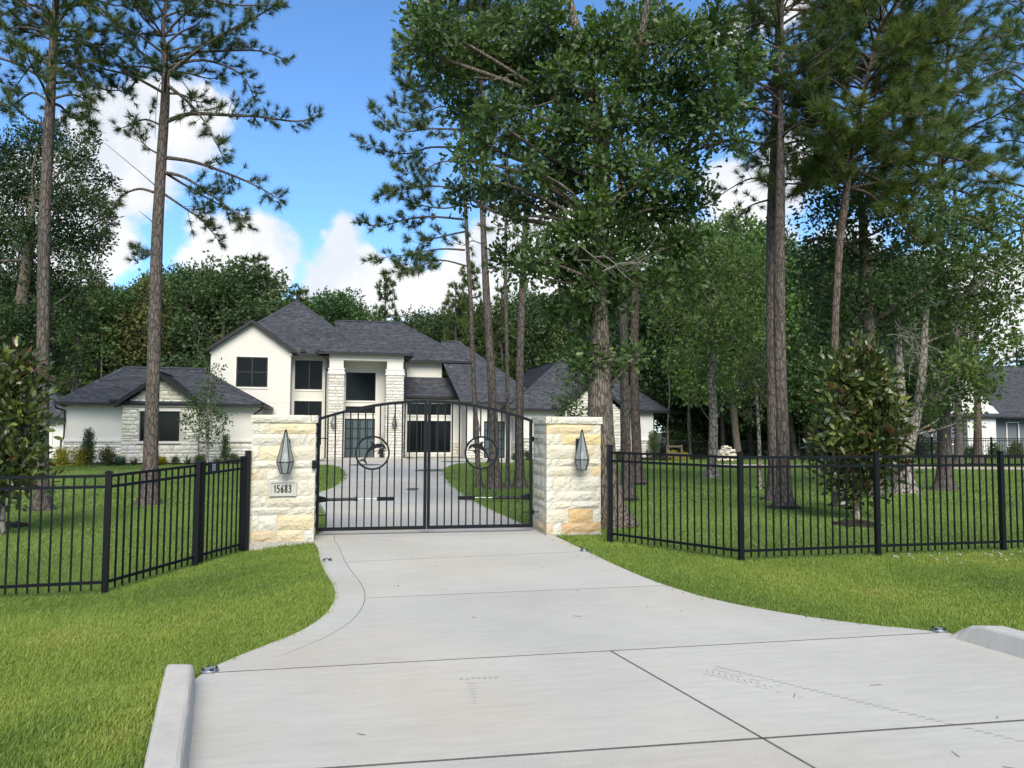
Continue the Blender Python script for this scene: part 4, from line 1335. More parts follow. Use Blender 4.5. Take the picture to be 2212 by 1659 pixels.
# garage wing
hbox('wall', M['stucco'], 24.05, 33.2, 6.45, 15.0, HB, 2.7)
hbox('wall', M['stucco'], 24.05, 27.0, 4.95, 6.45, HB, 2.7)
hbox('wall', M['mortar'], 26.84, 30.40, 4.45, 6.44, HB, 2.7)
wall('wall', M['stucco'], 24.03, 26.80, .80, 2.68, 4.90, th=.06)
clad([((24.0, 4.88, 0), (1, 0, 0), 2.85, HB, .80, lambda *a: True), ((24.0, 6.6, 0), (0, -1, 0), 1.7, HB, .80, lambda *a: True)], 22)
hbox('ledge', M['trim'], 23.95, 26.84, 4.76, 4.95, .80, .87)
sw = wall('stone_wall', M['mortar'], 26.82, 30.42, HB, 2.66, 4.20, [(27.75, 29.5, .83, 2.32)], th=.26, gable=(28.62, 4.32))
gz2 = lambda t: 2.68 + (1 - abs(t - 28.62) / 1.8) * 1.70
clad([((26.82, 4.20, 0), (1, 0, 0), 3.6, HB, 4.35, lambda a, b, c, e: not (b + 26.82 > 27.76 and a + 26.82 < 29.49 and e > .80 and c < 2.31) and e < gz2(26.82 + (a + b) / 2) + .06)], 23, sw)
window(27.75, 29.5, .83, 2.32, 4.22, cols=(.5,), trim=0)
hbox('window_sill', M['trim'], 27.67, 29.58, 4.08, 4.30, .73, .83)
wall('wall', M['white'], 30.42, 33.42, .82, 2.68, 6.20, th=.2)
clad([((30.42, 6.18, 0), (1, 0, 0), 3.05, HB, .80, lambda *a: True)], 24)
hbox('ledge', M['trim'], 30.42, 33.62, 6.06, 6.25, .80, .88)
# downspouts
def spout(pts):
    MB().tube(crom([Vector(p) for p in pts], 4), .042, 8).build('downspout', M['fascia'], H, smoothed=True)
spout([(.05, -.06, 2.62), (.05, -.02, 2.45), (.30, .36, 2.30), (.31, .38, 2.1), (.31, .38, 1.0), (.24, .26, .88), (.24, .26, -.2)])
spout([(9.5, .0, 2.62), (9.48, .05, 2.45), (9.15, .40, 2.25), (9.13, .42, 2.0), (9.13, .42, 1.0), (9.22, .3, .85), (9.22, .3, -.2)])
spout([(12.25, 5.2, 5.9), (12.3, 5.25, 5.75), (12.55, 5.55, 5.6), (12.60, 5.58, 5.3), (12.60, 5.58, 4.9), (12.52, 5.55, 4.7), (12.55, 5.55, 0), (12.5, 5.4, -.25)])
spout([(17.5, 5.3, 5.9), (17.45, 5.3, 5.75), (17.15, 5.6, 5.6), (17.13, 5.62, 5.3), (17.13, 5.62, 5.0), (17.22, 5.6, 4.75), (17.16, 5.6, 0), (17.3, 5.45, -.25)])
spout([(24.0, 4.5, 2.7), (24.0, 4.7, 2.5), (23.98, 4.86, 2.35), (23.98, 4.86, .95), (23.93, 4.75, .8), (23.95, 4.74, -.2)])
spout([(33.9, 5.9, 2.66), (33.85, 6.0, 2.5), (33.5, 6.25, 2.3), (33.48, 6.26, 2.0), (33.48, 6.26, -.2)])
spout([(6.0, 5.1, 5.9), (6.0, 5.3, 5.7), (6.05, 5.5, 5.5), (6.05, 5.5, 2.5)])

def on_house(t, d, z): return W(t, d, z)
GH = 'faceted glass lanterns on the house front'
lantern('faceted glass lantern on the left stone column of the porch', on_house(13.0, 5.50 - .19, 1.92), PH, 1.35, GH)
lantern('faceted glass lantern on the right stone column of the porch', on_house(16.55, 5.50 - .19, 1.92), PH, 1.35, GH)
lantern('faceted glass lantern on the cream wall beside the glass side door', on_house(21.78, 6.60 - .19, 1.70), PH, 1.3, GH)
# security camera
p = on_house(31.25, 6.19, 2.32)
sc_ = root('security_camera', 'white dome security camera on the far right wall under the eave', 'camera', p, PH)
MB().lathe([(.10, .10), (.10, .02), (.085, -.02), (.075, -.05)], (0, -.16, 0), 14).build('housing', M['bulb'], sc_, smoothed=True)
MB().lathe([(.075, -.05), (.068, -.10), (.04, -.14), (.008, -.15)], (0, -.16, 0), 14).build('dome', M['glass'], sc_, smoothed=True)
MB().box(-.05, .05, -.16, .0, .09, .14).build('bracket', M['bulb'], sc_)
# planter by the door
p = on_house(15.85, 6.55, -.255)
pl = root('planter', 'tall dark planter with bare twigs beside the front door', 'planter', p, PH)
MB().lathe([(.13, 0), (.20, .55), (.18, .55), (.15, .50)], n=4).build('pot', M['darkmetal'], pl).rotation_euler = (0, 0, PI / 4)
mb = MB(); rr = random.Random(3)
for i in range(16):
    a = rr.uniform(0, 2 * PI); k = rr.uniform(.05, .3)
    mb.tube([(0, 0, .5), (k * .4 * math.cos(a), k * .4 * math.sin(a), .9), (k * math.cos(a), k * math.sin(a), rr.uniform(1.2, 1.6))], [.008, .006, .003], 4)
mb.build('twigs', M['dead_bark'], pl)

# ------------------------------------------------------------------ garage outbuilding left of the house
GR = root('garage', 'small white outbuilding with a plain door at the left end of the house', 'garage', W(-3.2, 8.2, 0), PH)
hb2 = lambda n, m, *a: MB().box(*a).build(n, m, GR)
hb2('wall', M['white'], -5.5, 1.2, .0, 5.0, -.5, 2.0)
dr = hb2('door', M['white'], -.62, .30, -.03, .0, -.45, 1.58)
hb2('trim', M['trim'], -.70, -.62, -.045, 0, -.45, 1.66); hb2('trim', M['trim'], .30, .38, -.045, 0, -.45, 1.66); hb2('trim', M['trim'], -.62, .30, -.045, 0, 1.58, 1.66)
MB().lathe([(.03, 0), (.035, .03), (.015, .05)], n=10).build('knob', M['steel'], dr).matrix_local = Matrix.Translation((.2, -.03, .5)) @ Matrix.Rotation(PI / 2, 4, 'X')
roof('roof', [[(-6, -.4, 2.05), (1.6, -.4, 2.05), (-.9, 2.5, 4.0), (-3.5, 2.5, 4.0)], [(1.6, -.4, 2.05), (1.6, 5.4, 2.05), (-.9, 2.5, 4.0)]], [((1.6, -.4, 2.07), (-.9, 2.5, 4.02))], 12, [((-6, -.45, 2.03), (1.65, -.45, 2.03))], parent=GR)

# ------------------------------------------------------------------ neighbouring house on the right
a = at(2060, 975, 60)
NBH = root('neighbor_house', 'grey sided neighbour house with a white gable at the right edge', 'house', (a.x, a.y, -.32), math.radians(4))
nb = lambda n, m, *q: MB().box(*q).build(n, m, NBH)
nb('wall', M['greysiding'], -5.0, 14, .3, 9, 0, 3.1)
o = nb('wall', M['greysiding'], -4.98, 2.0, .25, .3, 0, 3.1)
mb = MB()
for k in range(20): mb.box(-5.0, 2.0, .215, .25, k * .155, k * .155 + .15)
mb.build('siding_boards', M['greysiding'], NBH)['kind'] = 'stuff'
# white board and batten gable
wgm = MB().prism([(1.0, 0), (3.35, 0), (3.35, 3.0), (3.9, 3.0), (.6, 6.4), (-2.7, 3.0), (1.0, 3.0)], -.3, .2)
wgo = wgm.build('gable_wall', M['white'], NBH, fix=True)
for k in range(6):
    MB().box(1.15 + k * .42, 1.19 + k * .42, -.325, -.3, 0, 3.0 if k < 9 else 3).build('batten', M['white'], wgo)
roof('roof', [[(-5.6, -.6, 3.0), (15, -.6, 3.0), (15, 5.5, 7.5), (1.0, 5.5, 7.5), (-5.6, 5.5, 7.5)]], [((-5.6, 5.5, 7.52), (15, 5.5, 7.52))], 13, [((3.6, -.66, 2.98), (15, -.66, 2.98))], parent=NBH)
window(-1.6, .55, .85, 2.45, .17, cols=(.33, .67), rows=(.5,), fw=.07, parent=NBH, trim=.12)
window(4.7, 5.6, .7, 2.5, .255, rows=(.5,), fw=.07, parent=NBH, trim=.1)
# ------------------------------------------------------------------ tree building
def tuft(n, lmin, lmax, w, seed, spread=1.25, stem=.09):
    r = np.random.default_rng(seed)
    V = []; F = []
    for i in range(n):
        th = r.uniform(.15, spread); a = r.uniform(0, 2 * PI)
        d = np.array([math.sin(th) * math.cos(a), math.sin(th) * math.sin(a), math.cos(th)])
        L = r.uniform(lmin, lmax)
        b = np.array([0, 0, r.uniform(-stem, .01)])
        s = np.cross(d, r.normal(size=3)); s /= np.linalg.norm(s)
        k = len(V)
        V += [b - s * w, b + s * w, b + d * L + np.array([0, 0, -.012])]
        F.append((k, k + 1, k + 2))
    return np.array(V), np.array(F)
TUFT_N = [tuft(64, .13, .21, .0044, 10 + i) for i in range(3)]        # near pines
TUFT_M = [tuft(56, .14, .23, .0060, 20 + i) for i in range(3)]        # pines across the lawn
TUFT_L = [tuft(60, .20, .31, .0055, 30 + i, 1.1, .16) for i in range(3)]  # long brushy needles
TUFT_F = [tuft(16, .25, .50, .030, 40 + i, 1.4, .2) for i in range(3)]    # far pines
LEAF_OAK = (np.array([(0, 0, 0), (.055, 0, .10), (.20, .02, .30), (.10, .01, .42), (.30, .035, .66), (.17, .02, .80), (.10, .0, .97), (-.10, .0, .97), (-.17, .02, .80), (-.30, .035, .66), (-.10, .01, .42), (-.20, .02, .30), (-.055, 0, .10), (0, -.02, .45)]),
            np.array([(0, 1, 13), (1, 2, 13), (2, 3, 13), (3, 4, 13), (4, 5, 13), (5, 6, 13), (6, 7, 13), (7, 8, 13), (8, 9, 13), (9, 10, 13), (10, 11, 13), (11, 12, 13), (12, 0, 13)]))
LEAF = (np.array([(0, 0, 0), (.24, .05, .45), (0, .0, 1.0), (-.24, .05, .45)]), np.array([(0, 1, 2), (0, 2, 3)]))
LEAF_E = (np.array([(0, 0, 0), (.15, .04, .25), (.20, .05, .55), (.10, .02, .85), (0, -.02, 1.0), (-.10, .02, .85), (-.20, .05, .55), (-.15, .04, .25)]), np.array([(0, 1, 7), (1, 2, 6), (1, 6, 7), (2, 3, 5), (2, 5, 6), (3, 4, 5)]))
CLUMP = (np.array([(0, 0, 0), (.42, .10, .35), (.12, -.05, .5), (.25, .0, .95), (-.1, .06, .7), (-.40, .08, .55), (-.15, -.08, .3)]), np.array([(0, 1, 2), (2, 3, 4), (0, 2, 4), (4, 5, 6), (0, 4, 6)]))

def foliage(pos, dirs, tmpls, scl, rng, mat, base, name='crown', tint=None):
    pos = np.asarray(pos, float) - np.asarray(base, float)
    dirs = np.asarray(dirs, float)
    n = len(pos)
    if np.isscalar(scl): scl = np.full(n, scl)
    if tint is None: tint = np.clip(rng.normal(.5, .2, n), 0, 1)
    R = frames(dirs + 1e-6, rng)
    Vs = []; Fs = []; Ts = []; off = 0
    sel = rng.integers(0, len(tmpls), n)
    for k, (tv, tf) in enumerate(tmpls):
        m = sel == k
        if not m.any(): continue
        V, F = scatter(tv, tf, pos[m], R[m], scl[m])
        Vs.append(V); Fs.append(F + off); off += len(V)
        Ts.append(np.repeat(np.clip(tint[m], 0, 1), len(tf)))
    T = np.concatenate(Ts)
    T = np.clip(T + rng.normal(0, .05, len(T)), 0, 1)
    return np_mesh(name, np.concatenate(Vs), np.concatenate(Fs), mat, T)

def trunk_mesh(path, radii, rng, mat, base, flare=.8, n=14, name='trunk', step=.3, extra=()):
    """path in world points, bottom to top"""
    P = [Vector(p) for p in path]
    cum = [0.0]
    for a, b in zip(P[:-1], P[1:]): cum.append(cum[-1] + (b - a).length)
    k = max(2, int(cum[-1] / step / (len(P) - 1)) + 1)
    Q = crom(P, k)
    L = 0.0
    rings = []
    rr = np.interp(np.linspace(0, cum[-1], len(Q)), cum, radii)
    ph = rng.uniform(0, 6.28, 6)
    V = []; F = []
    for i, q in enumerate(Q):
        if i: L += (q - Q[i - 1]).length
        d = (Q[min(i + 1, len(Q) - 1)] - Q[max(i - 1, 0)]).normalized()
        x = d.cross(Vector((0, 1, 0))).normalized(); y = d.cross(x)
        for j in range(n):
            a = 2 * PI * j / n
            r = rr[i] * (1 + .05 * math.sin(3 * a + ph[0] + L * .8) + .04 * math.sin(5 * a + ph[1] - L * 1.3) + rng.normal(0, .018))
            r *= 1 + flare * math.exp(-L / .16) * (1 + .35 * math.sin(5 * a + ph[2])) + .18 * flare * math.exp(-L / .6)
            V.append(q + (x * math.cos(a) + y * math.sin(a)) * r - Vector(base))
    for i in range(len(Q) - 1):
        for j in range(n):
            F.append((i * n + j, i * n + (j + 1) % n, (i + 1) * n + (j + 1) % n, (i + 1) * n + j))
    me = bpy.data.meshes.new(name)
    me.from_pydata([tuple(v) for v in V], [], F)
    me.materials.append(mat)
    me.polygons.foreach_set('use_smooth', [True] * len(F))
    me.update()
    return me
def along(path, f):
    P = [Vector(p) for p in path]
    cum = [0.0]
    for a, b in zip(P[:-1], P[1:]): cum.append(cum[-1] + (b - a).length)
    t = f * cum[-1]
    for i in range(len(P) - 1):
        if t <= cum[i + 1] + 1e-9:
            k = (t - cum[i]) / max(1e-9, cum[i + 1] - cum[i])
            return P[i].lerp(P[i + 1], k)
    return P[-1]

def twigs_on(limb, f0, gap, tl, rng, mb, base, flat=.35, droop=0.0, ntip=2, dens=1.0):
    """side twigs carrying tufts along a limb; returns tuft positions and directions"""
    Q = crom(limb, 5)
    cum = [0.0]
    for a, b in zip(Q[:-1], Q[1:]): cum.append(cum[-1] + (b - a).length)
    L = cum[-1]
    pos = []; dr = []
    s = f0 * L
    B = Vector(base)
    while s < L:
        f = s / L
        i = int(np.searchsorted(cum, s)) - 1
        i = max(0, min(i, len(Q) - 2))
        p = Q[i].lerp(Q[i + 1], (s - cum[i]) / max(1e-6, cum[i + 1] - cum[i]))
        t = (Q[i + 1] - Q[i]).normalized()
        r = Vector(rng.normal(size=3))
        r -= t * r.dot(t)
        r.normalize(); r.z *= .75
        d = (t * rng.uniform(.25, .8) + r * .8 + Vector((0, 0, .12 - droop))).normalized()
        l = tl * (1.15 - .75 * f) * rng.uniform(.45, 1.15)
        q1 = p + d * l * .55 + Vector((0, 0, -.03 * l)); q2 = p + d * l + Vector((0, 0, .06 * l))
        mb.tube([p - B, q1 - B, q2 - B], [.0075, .0055, .004], 4, False)
        d2 = (q2 - q1).normalized()
        pos.append(q2); dr.append(d2 + Vector((0, 0, .15)))
        if l > .22 and rng.random() < .75 * dens:
            k = (q1 - p).normalized()
            pos.append(p.lerp(q1, .9)); dr.append(k * .6 + Vector(rng.normal(size=3)) * .35 + Vector((0, 0, .3)))
        if l > .4 and rng.random() < .7 * dens:
            pos.append(q1.lerp(q2, .45)); dr.append(d2 * .6 + Vector(rng.normal(size=3)) * .45)
            if rng.random() < .6:
                e = (d2 + Vector(rng.normal(size=3)) * .6).normalized(); q3 = q1 + e * l * .4
                mb.tube([q1 - B, q3 - B], [.005, .003], 3, False)
                pos.append(q3); dr.append(e)
        s += gap * rng.uniform(.6, 1.4)
    for k in range(ntip):
        pos.append(Q[-1]); dr.append((Q[-1] - Q[-2]).normalized() + Vector(rng.normal(size=3)) * .25)
    return pos, dr

def auto_limbs(trunk, radii, z0, z1, L0, L1, step, rng, up0=.35, per=(2, 4)):
    """whorled pine branches between heights z0..z1"""
    limbs = []
    P = [Vector(p) for p in trunk]
    zs = [p.z for p in P]
    z = z0
    while z < z1:
        q = Vector((np.interp(z, zs, [p.x for p in P]), np.interp(z, zs, [p.y for p in P]), z))
        f = (z - z0) / max(.01, z1 - z0)
        a0 = rng.uniform(0, 6.28); n = rng.integers(per[0], per[1] + 1)
        for k in range(n):
            a = a0 + 2 * PI * k / n + rng.uniform(-.4, .4)
            L = (L0 + (L1 - L0) * f) * rng.uniform(.6, 1.15)
            e = up0 * rng.uniform(.3, 1.3) + .5 * f
            h = Vector((math.cos(a), math.sin(a), 0))
            limbs.append([q, q + h * L * .35 + Vector((0, 0, L * .35 * e)), q + h * L * .7 + Vector((0, 0, L * .7 * e * .8 - .04 * L)), q + h * L + Vector((0, 0, L * e * .75))])
        z += step * rng.uniform(.7, 1.3)
    return limbs

def pine(label, trunk_px, Y, wpx, limbs_px=(), auto=(), seed=0, bark='pine_bark', mat='needle', tmpl=None, gap=.16, tl=.55, scl=1.0, group=None, name='pine_tree', extend=4.0, f0=.25, dens=1.0, limb_r=.03, lean=0.0, dead=()):
    """trunk_px bottom to top in photo pixels at distance Y"""
    rng = np.random.default_rng(seed)
    g = gp(*trunk_px[0], lawn=True)
    Y = g.y if Y is None else Y
    path = [at(u, v, Y + lean * i) for i, (u, v) in enumerate(trunk_px)]
    base = Vector((path[0].x, path[0].y, float(GL(path[0].x, path[0].y)) - .02))
    path[0] = base.copy()
    if extend:
        d = (path[-1] - path[-2]).normalized()
        path.append(path[-1] + d * extend)
    rad = [w / 2 * Y / FPX for w in wpx]
    while len(rad) < len(path): rad.append(rad[-1] * .55)
    r = root(name, label, 'pine tree', base, 0, group)
    link('trunk', trunk_mesh(path, rad, rng, M[bark], base), r)
    mb = MB()
    pos = []; dr = []
    limbs = []
    for L in limbs_px:
        dy = L[0]
        pts = L[1]
        limbs.append([at(u, v, Y + dy * (i / (len(pts) - 1))) for i, (u, v) in enumerate(pts)])
    for A in auto:
        limbs += auto_limbs(path, rad, *A, rng=rng)
    for L in limbs:
        ln = sum((b - a).length for a, b in zip(L[:-1], L[1:]))
        r0 = min(limb_r * (.5 + .35 * ln), .07)
        Q = crom(L, 4)
        mb.tube([q - base for q in Q], [r0 * (1 - .8 * i / (len(Q) - 1)) for i in range(len(Q))], 6, False)
        p, d = twigs_on(L, f0, gap, tl, rng, mb, base, dens=dens)
        pos += p; dr += d
    for pts in dead:                                    # bare stubs
        L = [at(u, v, Y) for u, v in pts]
        mb.tube([q - base for q in crom(L, 3)], [.014, .012] + [.008] * 20 if False else [.013 * (1 - .7 * i / (len(crom(L, 3)) - 1)) for i in range(len(crom(L, 3)))], 5, False)
    mb.build('limbs', M[bark], r, smoothed=True)
    if pos:
        t = np.clip(rng.normal(.45, .2, len(pos)), 0, 1)
        link('crown', foliage([tuple(p) for p in pos], [tuple(d) for d in dr], tmpl or TUFT_N, rng.uniform(.8, 1.15, len(pos)) * scl, rng, M[mat], base, tint=t), r)
    return r

def leafy(label, trunk_px, Y, wpx, blobs, seed=0, bark='oak_bark', mat='oakleaf', leaf=LEAF, size=.12, cov=2.0, group=None, name='oak_tree', cat='tree', flare=.7, flat=.85, ydepth=1.0, forks=(), limb_r=.05, sprig=8, up=.15, blob_pts=None, trunk_pts=None, base=None, dens_shell=.55, tmul=1.0, loose=.0, bscale=1.0):
    rng = np.random.default_rng(seed)
    if trunk_pts is None:
        g = gp(*trunk_px[0], lawn=True)
        Y = g.y if Y is None else Y
        path = [at(u, v, Y) for u, v in trunk_px]
        base = Vector((path[0].x, path[0].y, float(GL(path[0].x, path[0].y)) - .02))
        path[0] = base.copy()
        rad = [w / 2 * Y / FPX for w in wpx]
    else:
        path = [Vector(p) for p in trunk_pts]; rad = list(wpx); base = Vector(base or (0, 0, 0))
    r = root(name, label, cat, base, 0, group)
    link('trunk', trunk_mesh(path, rad, rng, M[bark], base, flare), r)
    mb = MB()
    for fk in forks:
        pts = [at(u, v, Y + dy) for u, v, dy in fk[0]]
        rr_ = [w / 2 * Y / FPX for w in fk[1]]
        Q = crom(pts, 4)
        mb.tube([q - base for q in Q], list(np.interp(np.linspace(0, 1, len(Q)), np.linspace(0, 1, len(rr_)), rr_)), 9, False)
        path = path + pts[1:]
    B = []
    if blob_pts is None:
        for bl in blobs:
            u, v, rp = bl[:3]
            dy = bl[3] if len(bl) > 3 else rng.uniform(-1, 1) * ydepth
            c = at(u, v, Y + dy)
            B.append((c, rp * (Y + dy) / FPX))
    else: B = blob_pts
    pos = []; dr = []; tint = []
    zs = np.array([p.z for p in path])
    for c, rad_ in B:
        rad_ *= bscale
        best = min(path, key=lambda p: (p - c).length + max(0, p.z - c.z) * 2 + abs(p.z - (c.z - .45 * (p - c).to_2d().length)) * .8)
        mid = best.lerp(c, .55) + Vector((rng.normal(0, .08), rng.normal(0, .08), rng.uniform(-.05, .12))) * (c - best).length
        Q = crom([best, mid, c], 4)
        l = (c - best).length
        r0 = min(limb_r * (.35 + .3 * l), .10)
        mb.tube([q - base for q in Q], [max(.006, r0 * (1 - .75 * i / (len(Q) - 1))) for i in range(len(Q))], 6, False)
        nl = cov * PI * rad_ ** 2 / (.36 * size ** 2) * tmul
        nc = max(3, int(nl / sprig))
        d = rng.normal(size=(nc, 3)); d /= np.linalg.norm(d, axis=1, keepdims=True)
        rr = rad_ * (dens_shell + (1.05 - dens_shell) * rng.random(nc) ** .7) * (1 + loose * rng.random(nc) ** 3)
        cp = np.array(c)[None] + d * rr[:, None] * np.array([1, 1, flat])
        for k in range(min(nc, 7)):
            e = Vector(cp[k])
            mb.tube([c - base, c.lerp(e, .5) + Vector(rng.normal(0, .05, 3)) * rad_ - base, e - base], [max(.005, r0 * .25), .006, .003], 4, False)
        bt = rng.normal(0, .10)
        for k in range(nc):
            m = sprig + rng.integers(-2, 3)
            ax = d[k] * .8 + rng.normal(size=3) * .5
            off = rng.normal(0, size * .75, (m, 3))
            pos.append(cp[k] + off)
            dr.append(ax[None] * .7 + off / (size * .8) * .6 + rng.normal(0, .45, (m, 3)) + np.array([0, 0, up]))
            ct = rng.normal(.45 + bt, .13)
            tint.append(np.clip(rng.normal(ct, .13, m), 0, 1))
    mb.build('limbs', M[bark], r, smoothed=True)
    pos = np.concatenate(pos); dr = np.concatenate(dr); tint = np.concatenate(tint)
    link('crown', foliage(pos, dr, [leaf], rng.uniform(.7, 1.2, len(pos)) * size, rng, M[mat], base, tint=tint), r)
    return r

def mulch_ring(u, v, wpx, name='mulch_ring', label=None, seed=0):
    rng = random.Random(seed)
    c = gp(u, v, True)
    R = wpx / 2 * c.y / FPX
    mb = MB()
    n = 26
    vs = [(0, 0, .06)]
    for ring, (f, h) in enumerate(((.5, .055), (.85, .03), (1.0, -.01))):
        for k in range(n):
            a = 2 * PI * k / n
            q = R * f * (1 + rng.uniform(-.06, .06))
            vs.append((q * math.cos(a), q * math.sin(a) * 1.0, h + rng.uniform(-.01, .012)))
    fs = [(0, 1 + k, 1 + (k + 1) % n) for k in range(n)]
    for r_ in range(2):
        for k in range(n):
            a = 1 + r_ * n
            fs.append((a + k, a + n + k, a + n + (k + 1) % n, a + (k + 1) % n))
    mb.add(vs, fs)
    # loose bark chips
    for i in range(int(60 * R * R * 4) + 40):
        a = rng.uniform(0, 6.28); q = R * math.sqrt(rng.random()) * 1.02
        x, y = q * math.cos(a), q * math.sin(a)
        h = .06 * (1 - (q / R) ** 2) + .012
        t = rng.uniform(0, 6.28); l = rng.uniform(.02, .05)
        mb.bar((x - l * math.cos(t), y - l * math.sin(t), h), (x + l * math.cos(t), y + l * math.sin(t), h + rng.uniform(-.01, .02)), .018, .008)
    o = mb.build(name, M['mulch'], None)
    o.location = (c.x, c.y, float(GL(c.x, c.y)))
    return tag(o, label or 'dark mulch around a tree foot', 'mulch', kind='structure')
RINGS = []

# ------------------------------------------------------------------ left pines
pine('tall pine at the far left, bare trunk beside the magnolia', [(90, 1103), (91, 900), (94, 700), (96, 500), (103, 320), (112, 150), (124, -30)], None, [27, 26, 25, 24, 23, 21, 18], [
    (.6, [(112, 150), (85, 130), (60, 150), (20, 210)]), (-.5, [(107, 275), (60, 255), (20, 225), (-40, 240)]),
    (.5, [(113, 165), (150, 140), (190, 130), (230, 135)]), (-.4, [(116, 120), (150, 110), (180, 170), (196, 230)]),
    (.2, [(110, 215), (150, 205), (180, 215), (195, 270)]), (-.6, [(118, 75), (60, 60), (0, 60), (-60, 45)]), (.6, [(118, 65), (160, 90), (240, 110), (300, 165)]),
    (.8, [(120, 30), (60, 10), (10, 30), (-30, 60)]), (-.8, [(121, 15), (170, 10), (220, 20), (262, 60)]), (.1, [(110, 225), (70, 200), (20, 230), (-20, 215)]), (.3, [(114, 140), (150, 165), (185, 215), (200, 290)])],
    [(8.2, 12.5, 2.0, 1.0, .38)], seed=1, group='pines standing on the lawn', dens=1.1, gap=.10)
pine('tall pine rising behind the left fence before the stone gable', [(322, 1090), (328, 900), (334, 700), (340, 520), (350, 330), (357, 180), (352, 60), (366, -40)], None, [32, 28, 26, 24, 21, 19, 13, 9], [
    (.4, [(360, 165), (400, 130), (450, 90), (520, 55), (580, 20), (630, -15)]), (-.3, [(362, 160), (410, 120), (470, 80), (540, 40)]),
    (.2, [(360, 262), (410, 246), (480, 248), (560, 252), (640, 262), (690, 250)]), (-.3, [(354, 340), (420, 350), (500, 378), (560, 405), (612, 436)]),
    (-.6, [(352, 372), (400, 384), (460, 424), (510, 462), (540, 490)]), (.3, [(350, 416), (400, 450), (440, 480), (480, 530)]), (.5, [(352, 370), (400, 400), (470, 440), (535, 470)]),
    (.4, [(350, 272), (315, 258), (285, 268), (255, 280)]), (-.4, [(334, 416), (300, 408), (262, 424), (236, 462), (228, 500)]), (.1, [(348, 335), (318, 318), (296, 290), (286, 270)]),
    (.4, [(356, 170), (320, 130), (290, 100), (275, 80)]), (.3, [(355, 100), (390, 70), (430, 50), (450, 10)]), (-.5, [(352, 80), (310, 40), (290, 10), (270, -30)]),
    (.6, [(356, 130), (410, 115), (480, 110), (560, 110), (620, 130)]), (-.6, [(357, 180), (400, 215), (440, 260), (485, 345)]), (.6, [(357, 145), (440, 130), (520, 160), (550, 215)]), (-.2, [(360, -20), (420, -10), (500, 10), (600, 10)]), (.2, [(352, 140), (300, 170), (270, 200), (240, 180)]),
    (.5, [(340, 560), (330, 545), (310, 560), (290, 548)])],
    [(8.9, 12.0, 1.8, .9, .40)], seed=2, group='pines standing on the lawn', dens=1.1, gap=.095, f0=.30, dead=[[(334, 400), (300, 370), (225, 308)], [(330, 480), (300, 455)], [(358, 165), (340, 200), (335, 300)], [(380, 155), (430, 230), (480, 330)]])

# ------------------------------------------------------------------ slender pines right of the drive
GPM = 'slender pines clustered beside the drive inside the gate'
pine('thin leaning pine with long limbs reaching left, nearest the drive', [(1036, 1051), (1030, 950), (1022, 800), (1017, 660), (1010, 540), (1003, 390), (995, 250), (990, 90)], 20.6, [13, 11, 10, 10, 9, 8, 8, 6], [
    (.6, [(1002, 474), (930, 468), (880, 474), (820, 488), (778, 478)]), (-.8, [(1003, 410), (940, 402), (880, 408), (815, 424)]), (.4, [(1004, 540), (950, 538), (890, 548), (800, 560)]), (-.4, [(1008, 575), (950, 562), (890, 580), (830, 590)]),
    (.5, [(996, 320), (930, 318), (880, 332), (812, 322), (782, 300)]), (-.5, [(994, 280), (930, 278), (860, 282), (800, 232)]), (.4, [(990, 205), (940, 200), (880, 180), (868, 80)]), (-.6, [(998, 350), (950, 350), (900, 375), (852, 360)]),
    (.3, [(1003, 440), (960, 450), (900, 440), (838, 405)]), (.8, [(1006, 500), (960, 510), (905, 530), (880, 590)]), (-.3, [(992, 240), (950, 230), (900, 250), (850, 220)]), (.3, [(1000, 420), (1020, 410), (1040, 430), (1065, 425)]),
    (.2, [(989, 150), (960, 130), (920, 120), (890, 60)]), (-.4, [(990, 180), (1010, 160), (1040, 150), (1060, 130)])],
    [(11.2, 14.5, 1.9, .9, .42)], seed=3, tmpl=TUFT_M, gap=.085, scl=1.1, tl=.62, group=GPM, f0=.28, limb_r=.022)
pine('straight dark pine, second in the cluster behind the gate emblem', [(1069, 1053), (1066, 900), (1058, 760), (1050, 624), (1044, 500), (1041, 390), (1040, 200), (1042, 40)], 20.4, [24, 20, 18, 17, 15, 13, 11, 8], [
    (.5, [(1046, 530), (1020, 520), (1000, 530), (960, 515)]), (-.5, [(1042, 440), (1020, 430), (1000, 440), (960, 430)])], [(9.6, 15, 1.7, .8, .5)], seed=4, tmpl=TUFT_M, gap=.14, group=GPM, limb_r=.02)
pine('very thin pine, third in the cluster behind the gate', [(1096, 1055), (1097, 900), (1095, 760), (1092, 600), (1093, 480), (1095, 360), (1098, 240)], 20.6, [9, 9, 8, 8, 7, 6, 5], [
    (.4, [(1092, 590), (1070, 560), (1060, 550)]), (.3, [(1093, 540), (1115, 520), (1135, 520)]), (-.3, [(1093, 500), (1070, 490), (1055, 495)]), (.2, [(1094, 440), (1075, 420), (1058, 430)]), (.2, [(1094, 430), (1110, 410), (1122, 400)])], [(8.2, 10.5, .9, .5, .5)], seed=5, tmpl=TUFT_M, gap=.13, group=GPM, limb_r=.014)
